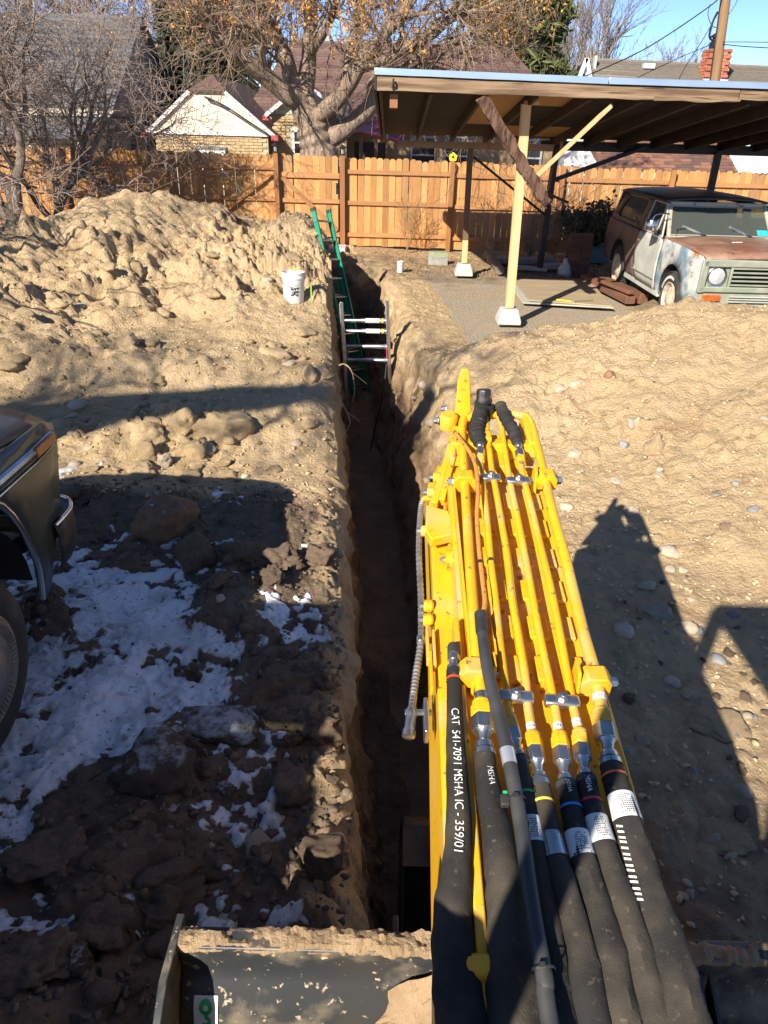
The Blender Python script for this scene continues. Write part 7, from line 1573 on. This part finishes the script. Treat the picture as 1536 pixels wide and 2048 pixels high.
def np_mesh(name, V, F, mat, parent, smooth=True):
    me = bpy.data.meshes.new(name); k = F.shape[1]; V = np.ascontiguousarray(V, float)
    me.vertices.add(len(V)); me.vertices.foreach_set('co', V.ravel()); me.loops.add(F.size); me.polygons.add(len(F)); me.loops.foreach_set('vertex_index', F.ravel().astype(np.int32)); me.polygons.foreach_set('loop_start', np.arange(len(F))*k); me.polygons.foreach_set('loop_total', np.full(len(F), k)); me.update(calc_edges=True)
    if smooth: me.polygons.foreach_set('use_smooth', np.ones(len(F), bool))
    return link(name, me, mat, parent)
def leaves(name, C, size, mat, parent, seed, elong=1.6, hang=0.0, kind=None):
    R = np.random.RandomState(seed); n = len(C); a = R.randn(n, 3); a[:, 2] -= hang*2; a /= np.linalg.norm(a, axis=1, keepdims=True); b = np.cross(a, R.randn(n, 3)); b /= np.linalg.norm(b, axis=1, keepdims=True)+1e-9
    s = size*R.uniform(.6, 1.4, (n, 1)); V = np.stack([C-b*s*.5, C+a*s*elong*.5, C+b*s*.5, C-a*s*elong*.5+np.cross(a, b)*s*.15], 1); F = np.arange(n*4).reshape(n, 4)
    o = np_mesh(name, V.reshape(-1, 3), F, mat, parent, False)
    return tag(o, kind=kind) if kind else o
def tree_mesh(root, out, barkm, twigm, big=.03, limbs=True):
    thick = [o for o in out if o[2] >= big]; thin = [o for o in out if o[2] < big]
    tr = MB()
    for lev, pts, a, c in thick:
        P = spline(pts, max(8, len(pts)*3)); tr.tube(P, list(np.linspace(a, c, len(P))), 9 if a > .08 else 6)
    if tr.n: tr.build('trunk', barkm, root, smooth=True, fix=False)
    if thin:
        V, F = tube_fast([(p, a, c) for _, p, a, c in thin], 3); np_mesh('twigs', V, F, twigm, root); root.children[-1]['kind'] = 'stuff' if False else 'thing'
# --- dense bare trees in front of the fence at the left
def bare_tree(name, label, base_p, trunks, P, seed, barkm, twigm, group=None, big=.02, cat='tree'):
    t = thing(name, label, cat, tuple(base_p), group); r = random.Random(seed); out = []
    for d, L, rad in trunks: grow(out, base_p, d, L, rad, 0, r, P)
    tree_mesh(t, out, barkm, twigm, big); return t, out
PL = dict(seg=(6, 5, 4, 3, 3, 2), wob=.25, grav=.012, kids=(8, 6.5, 5, 3.4, 1), ratio=(.42, .76), spread=(.4, 1.1), minr=.0052, first=.2, taper=.45)
b0 = Y(45, 430, 13.6); b0[2] = .5
t1, o1 = bare_tree('bare_tree', 'dense leafless tree with grey twisting limbs at the left edge before the fence', b0, [((-.25, -.1, 1), 2.6, .13), ((.28, .1, 1), 2.7, .12), ((.02, -.3, 1), 2.7, .10)], PL, 5, BARKG, TWIG, 'bare trees at the left fence')
b1 = Y(110, 440, 14.6); b1[2] = .6
t1b, o1b = bare_tree('bare_tree', 'leafless multi stemmed tree just right of the edge tree, leaning right over the heap', b1, [((.22, 0, 1), 2.5, .085), ((.38, -.1, .85), 1.5, .06), ((-.35, 0, 1), 2.5, .07), ((.05, .2, 1), 3.0, .07)], PL, 8, BARKG, TWIG, 'bare trees at the left fence')
tips = np.array([o[1][-1] for o in o1+o1b if o[0] >= 3]); R = np.random.RandomState(4); sel = tips[R.rand(len(tips)) < .10]
leaves('dry_leaves', sel+R.randn(len(sel), 3)*.02, .035, DRYL, t1, 6, 1.6, .5)
# --- unseen leaning tree, added so that its limb shades the foot of the heap
lt = thing('added_shade_tree', 'added unseen leaning tree left of the camera, shading the foot of the heap', 'tree', (-8.8, -.3, 0)); b = MB(); r = random.Random(91); out = []
P = spline([(-8.8, -.3, -.1), (-8.7, -.25, 2.0), (-8.2, -.15, 3.6), (-7.0, .0, 4.35), (-5.6, .15, 4.6), (-4.6, .35, 4.65), (-3.9, .55, 4.85)], 50); b.tube(P, list(np.interp(np.linspace(0, 1, len(P)), [0, .4, .8, 1], [.42, .36, .30, .13])), 14); b.build('trunk', BARKG, lt, smooth=True, fix=False)
for k in range(16):
    i = r.randint(18, len(P)-2); grow(out, P[i], rdir(P[i+1]-P[i], r.uniform(.5, 1.2), r)+np.array([0, 0, .5]), r.uniform(.7, 1.5), .035, 1, r, PL)
tree_mesh(lt, out, BARKG, TWIG, .02)
# --- the big tree behind the fence, limbs placed as in the picture
BT = 19.0
bt = thing('large_tree', 'large spreading tree with thick brown limbs and hanging orange seed clusters', 'tree', tuple(np.array([Y(637, 310, BT)[0], BT, 0])))
bx_ = Y(640, 310, BT)
limbs = [
 ([(640, 420, 0), (640, 330, 0), (632, 285, 0), (620, 250, 0)], .46, .36),
 ([(622, 262, 0), (600, 205, 0), (575, 190, -.2), (530, 152, -.5), (470, 105, -.9), (432, 60, -1.1), (400, 5, -1.4), (375, -80, -1.7)], .25, .10),
 ([(615, 245, 0), (592, 195, .1), (575, 130, .3), (555, 80, .4), (522, 20, .5), (490, -70, .6)], .24, .12),
 ([(625, 240, 0), (612, 190, .2), (618, 110, .4), (622, 50, .5), (618, -40, .6), (615, -120, .7)], .22, .13),
 ([(632, 235, 0), (680, 195, -.4), (715, 140, -.7), (755, 85, -1.0), (800, 30, -1.2), (850, -40, -1.4)], .20, .09),
 ([(640, 262, 0), (672, 235, .4), (690, 170, .9), (705, 90, 1.3), (716, 20, 1.6), (722, -60, 1.8)], .19, .10),
 ([(650, 285, 0), (700, 250, .1), (740, 212, .0), (752, 160, -.1), (790, 110, -.3), (850, 80, -.6), (930, 10, -.8)], .22, .08),
 ([(745, 205, 0), (762, 170, .3), (815, 145, .5), (862, 125, .6), (905, 85, .8), (990, 40, 1.0)], .12, .06),
 ([(575, 130, .3), (540, 70, .8), (500, 40, 1.2), (455, -30, 1.5)], .11, .06),
 ([(618, 110, .4), (650, 60, -.2), (672, 5, -.6), (690, -70, -.9)], .11, .06),
 ([(715, 140, -.7), (770, 120, -1.2), (800, 105, -1.5), (870, 55, -1.9), (950, 20, -2.2)], .10, .05),
 ([(530, 152, -.5), (520, 90, -.8), (495, 30, -1.1), (470, -40, -1.3)], .09, .05)]
out = []; r = random.Random(9); tr = MB(); ends = []
for pts, a, c in limbs:
    P = spline([Y(px, py, BT+dy) for px, py, dy in pts], 36); R_s = np.linspace(a, c, len(P))*np.array([1+.06*math.sin(i*.9+a*50) for i in range(len(P))]); tr.tube(P, list(R_s), 14); ends.append((P, a, c))
P = spline([np.array([bx_[0], BT, -.1]), np.array([bx_[0]-.02, BT, 1.0]), Y(638, 300, BT)], 12); tr.tube(P, list(np.linspace(.62, .45, len(P))), 18)
tr.build('trunk', BARKB, bt, smooth=True, fix=False)
PB = dict(seg=(5, 4, 3, 3), wob=.20, grav=.015, kids=(6, 4.5, 3.2), ratio=(.45, .75), spread=(.35, 1.0), minr=.006, first=.15, taper=.4, droop=2)
for P, a, c in ends[1:]:
    n = len(P)
    for k in range(8):
        i = int(n*r.uniform(.35, .99)); q = P[i]; d = rdir(P[min(i+1, n-1)]-P[i-1], r.uniform(.5, 1.2), r); grow(out, q, d, r.uniform(.9, 2.2), r.uniform(.02, .05), 0, r, PB)
tree_mesh(bt, out, BARKB, TWIGB, .03); [setattr_ for setattr_ in ()]
tips = np.array([p for o in out if o[0] >= 1 for p in o[1][1:]]); R = np.random.RandomState(14)
den = fbm(tips[:, 0]*.9, tips[:, 1]*.9, tips[:, 2]*.9, o=2, seed=15); hi = sstep(3.6, 5.2, tips[:, 2]); sel = tips[(den > .12) & (R.rand(len(tips)) < .15*hi)]
C = np.repeat(sel, 9, 0)+np.concatenate([R.randn(len(sel)*9, 2)*.030, -np.abs(R.randn(len(sel)*9, 1))*.13], 1)
leaves('seed_clusters', C, .042, SEED, bt, 16, 1.7, .8)
PO = dict(PL); PO['kids'] = (6, 4, 3, 2)
bare_tree('bare_tree', 'leafless tree left of the heap that dapples it with branch shadows', np.array([-7.2, 6.4, .3]), [((.1, .05, 1), 3.0, .13), ((.35, .3, 1), 2.8, .09), ((-.2, .35, 1), 2.8, .09)], PO, 71, BARKG, TWIG)
# --- evergreens
def conifer(name, label, x, y, h, rad, seed, mat, n=420, needle=.16, per=26, group=None, z0=.05, shape=.9):
    t = thing(name, label, 'tree', (x, y, 0), group); r = np.random.RandomState(seed); b = MB(); b.tube([(x, y, 0), (x, y, h*.55), (x+.05, y, h)], [rad*.10, rad*.07, .02], 8); b.build('trunk', BARKB, t, smooth=True)
    f = r.rand(n)**.8; zz = h*(z0+(1-z0)*f); rr_ = rad*(1-f)**shape*(.35+.65*r.rand(n)**.5)*(1+.25*np.sin(f*23)); an = r.rand(n)*6.283
    C = np.stack([x+rr_*np.cos(an), y+rr_*np.sin(an), zz-.1*rr_], 1)
    tw = [([np.array([x, y, c[2]+.25*k]), (np.array([x, y, c[2]+.25*k])+c)/2+np.array([0, 0, .05]), c], .03, .008) for c, k in zip(C, rr_)]
    V, F = tube_fast(tw, 3); np_mesh('boughs', V, F, TWIGB, t)
    per = int(per*1.6); CC = np.repeat(C, per, 0)+r.randn(n*per, 3)*np.array([.26, .26, .20])*rad*.28
    leaves('foliage', CC, needle*.42, mat, t, seed+1, 5.5, .1); return t
EV = 'dark evergreens behind the cream garage'
conifer('evergreen_tree', 'dark narrow evergreen right behind the clipped garage roof', *[Y(492, 200, 30)[i] for i in (0, 1)], 5.6, .75, 31, NEED, 260, .15, 24, EV)
conifer('evergreen_tree', 'dark evergreen left of the clipped garage roof', *[Y(395, 150, 29)[i] for i in (0, 1)], 6.6, 1.5, 32, NEED, 380, .16, 26, EV)
conifer('evergreen_tree', 'dark evergreen between the clapboard gable and the garage', *[Y(345, 180, 31)[i] for i in (0, 1)], 6.2, 1.3, 33, NEED, 340, .16, 26, EV)
conifer('evergreen_tree', 'tallest dark evergreen behind the garage, reaching the picture top', *[Y(440, 100, 32)[i] for i in (0, 1)], 8.2, 1.5, 34, NEED, 420, .16, 26, EV)
conifer('pine_tree', 'tall green pine with ragged boughs behind the brown roof', *[Y(1028, 130, 38)[i] for i in (0, 1)], 11.0, 2.9, 35, PINEN, 460, .26, 30, None, .10, .45)
conifer('pine_tree', 'short green pine left of the pale bare tree', *[Y(1085, 150, 40)[i] for i in (0, 1)], 5.6, 1.6, 36, PINEN, 240, .24, 26, None, .10, .6)
# --- far bare trees
PF = dict(seg=(5, 4, 3, 3, 2), wob=.10, grav=.07, kids=(9, 6, 5, 3.5), ratio=(.42, .66), spread=(.25, .62), minr=.012, first=.22, taper=.4)
def far_tree(px, y, h, label, seed, group=None, mat=PALEB, P=PF):
    c = Y(px, 200, y); return bare_tree('bare_tree', label, np.array([c[0], y, 0]), [((0, 0, 1), h*.55, h*.022), ((.18, 0, 1), h*.5, h*.014), ((-.2, .1, 1), h*.5, h*.014)], P, seed, mat, mat, group, .04)
far_tree(1165, 52, 11.5, 'tall pale leafless tree behind the blue gable', 41)
far_tree(1120, 56, 10.0, 'pale leafless tree behind the short green pine', 42)
far_tree(1328, 58, 8.2, 'round crowned pale leafless tree above the grey roof ridge', 43)
far_tree(1262, 62, 6.6, 'low pale leafless tree peeking over the ridge left of the round one', 44)
PM = dict(PF); PM['kids'] = (7, 5, 4, 2); PM['spread'] = (.3, .8)
for i, (px, y, h, lab) in enumerate(((250, 34, 9.5, 'brown leafless tree behind the clapboard house, leftmost of the row'), (330, 36, 10, 'brown leafless tree behind the clapboard ridge'), (395, 35, 9, 'brown leafless tree above the garage roof tip'), (560, 38, 10, 'brown leafless tree behind the large tree, left of its trunk'), (130, 36, 10, 'brown leafless tree behind the clapboard roof at far left'), (40, 37, 10.5, 'brown leafless tree behind the roof at the left edge'))):
    far_tree(px, y, h, lab, 50+i, 'brown trees behind the left houses', M('brown_far_bark', (.19, .135, .10), .9) if i == 0 else bpy.data.materials['brown_far_bark'], PM)
# --- bare shrubs by the fence
PS = dict(seg=(5, 4, 3), wob=.16, grav=.03, kids=(5, 3.5), ratio=(.35, .7), spread=(.3, .9), minr=.0035, first=.3, taper=.4)
def shrub(px, y, n, L, label, seed, spread=.6, rad=.014, mat=TWIG):
    c = Y(px, 480, y); r = random.Random(seed); x = c[0]
    trunks = [((r.uniform(-spread, spread), r.uniform(-.3, .1), 1), L*r.uniform(.6, 1.1), rad*r.uniform(.6, 1.1)) for _ in range(n)]
    return bare_tree('bare_shrub', label, np.array([x, y, 0]), trunks, PS, seed, BARKG, mat, None, .05, 'shrub')
shrub(1062, 16.2, 26, 1.35, 'wide leafless shrub against the fence behind the carport posts', 61, .8)
shrub(1180, 16.0, 16, 1.0, 'smaller twiggy shrub between the brick stack and the wagon', 62, .6)
shrub(815, 16.6, 12, .85, 'thin dry weed standing in front of the fence panel', 63, .22, .007, M('dry_weed', (.36, .22, .11), .9))
shrub(985, 16.4, 8, .9, 'few thin stems by the fence left of the wide shrub', 64, .5, .009)
sg, so2 = shrub(1185, 15.9, 10, .8, 'leafy evergreen undergrowth beside the wagon tail', 65, .5)
tp_ = np.array([p for o in so2 for p in o[1][1:]]); leaves('foliage', np.repeat(tp_, 4, 0)+np.random.RandomState(3).randn(len(tp_)*4, 3)*.05, .06, M('olive_leaf', (.085, .075, .03), .8, c2=(.13, .10, .045), ns=3), sg, 66)
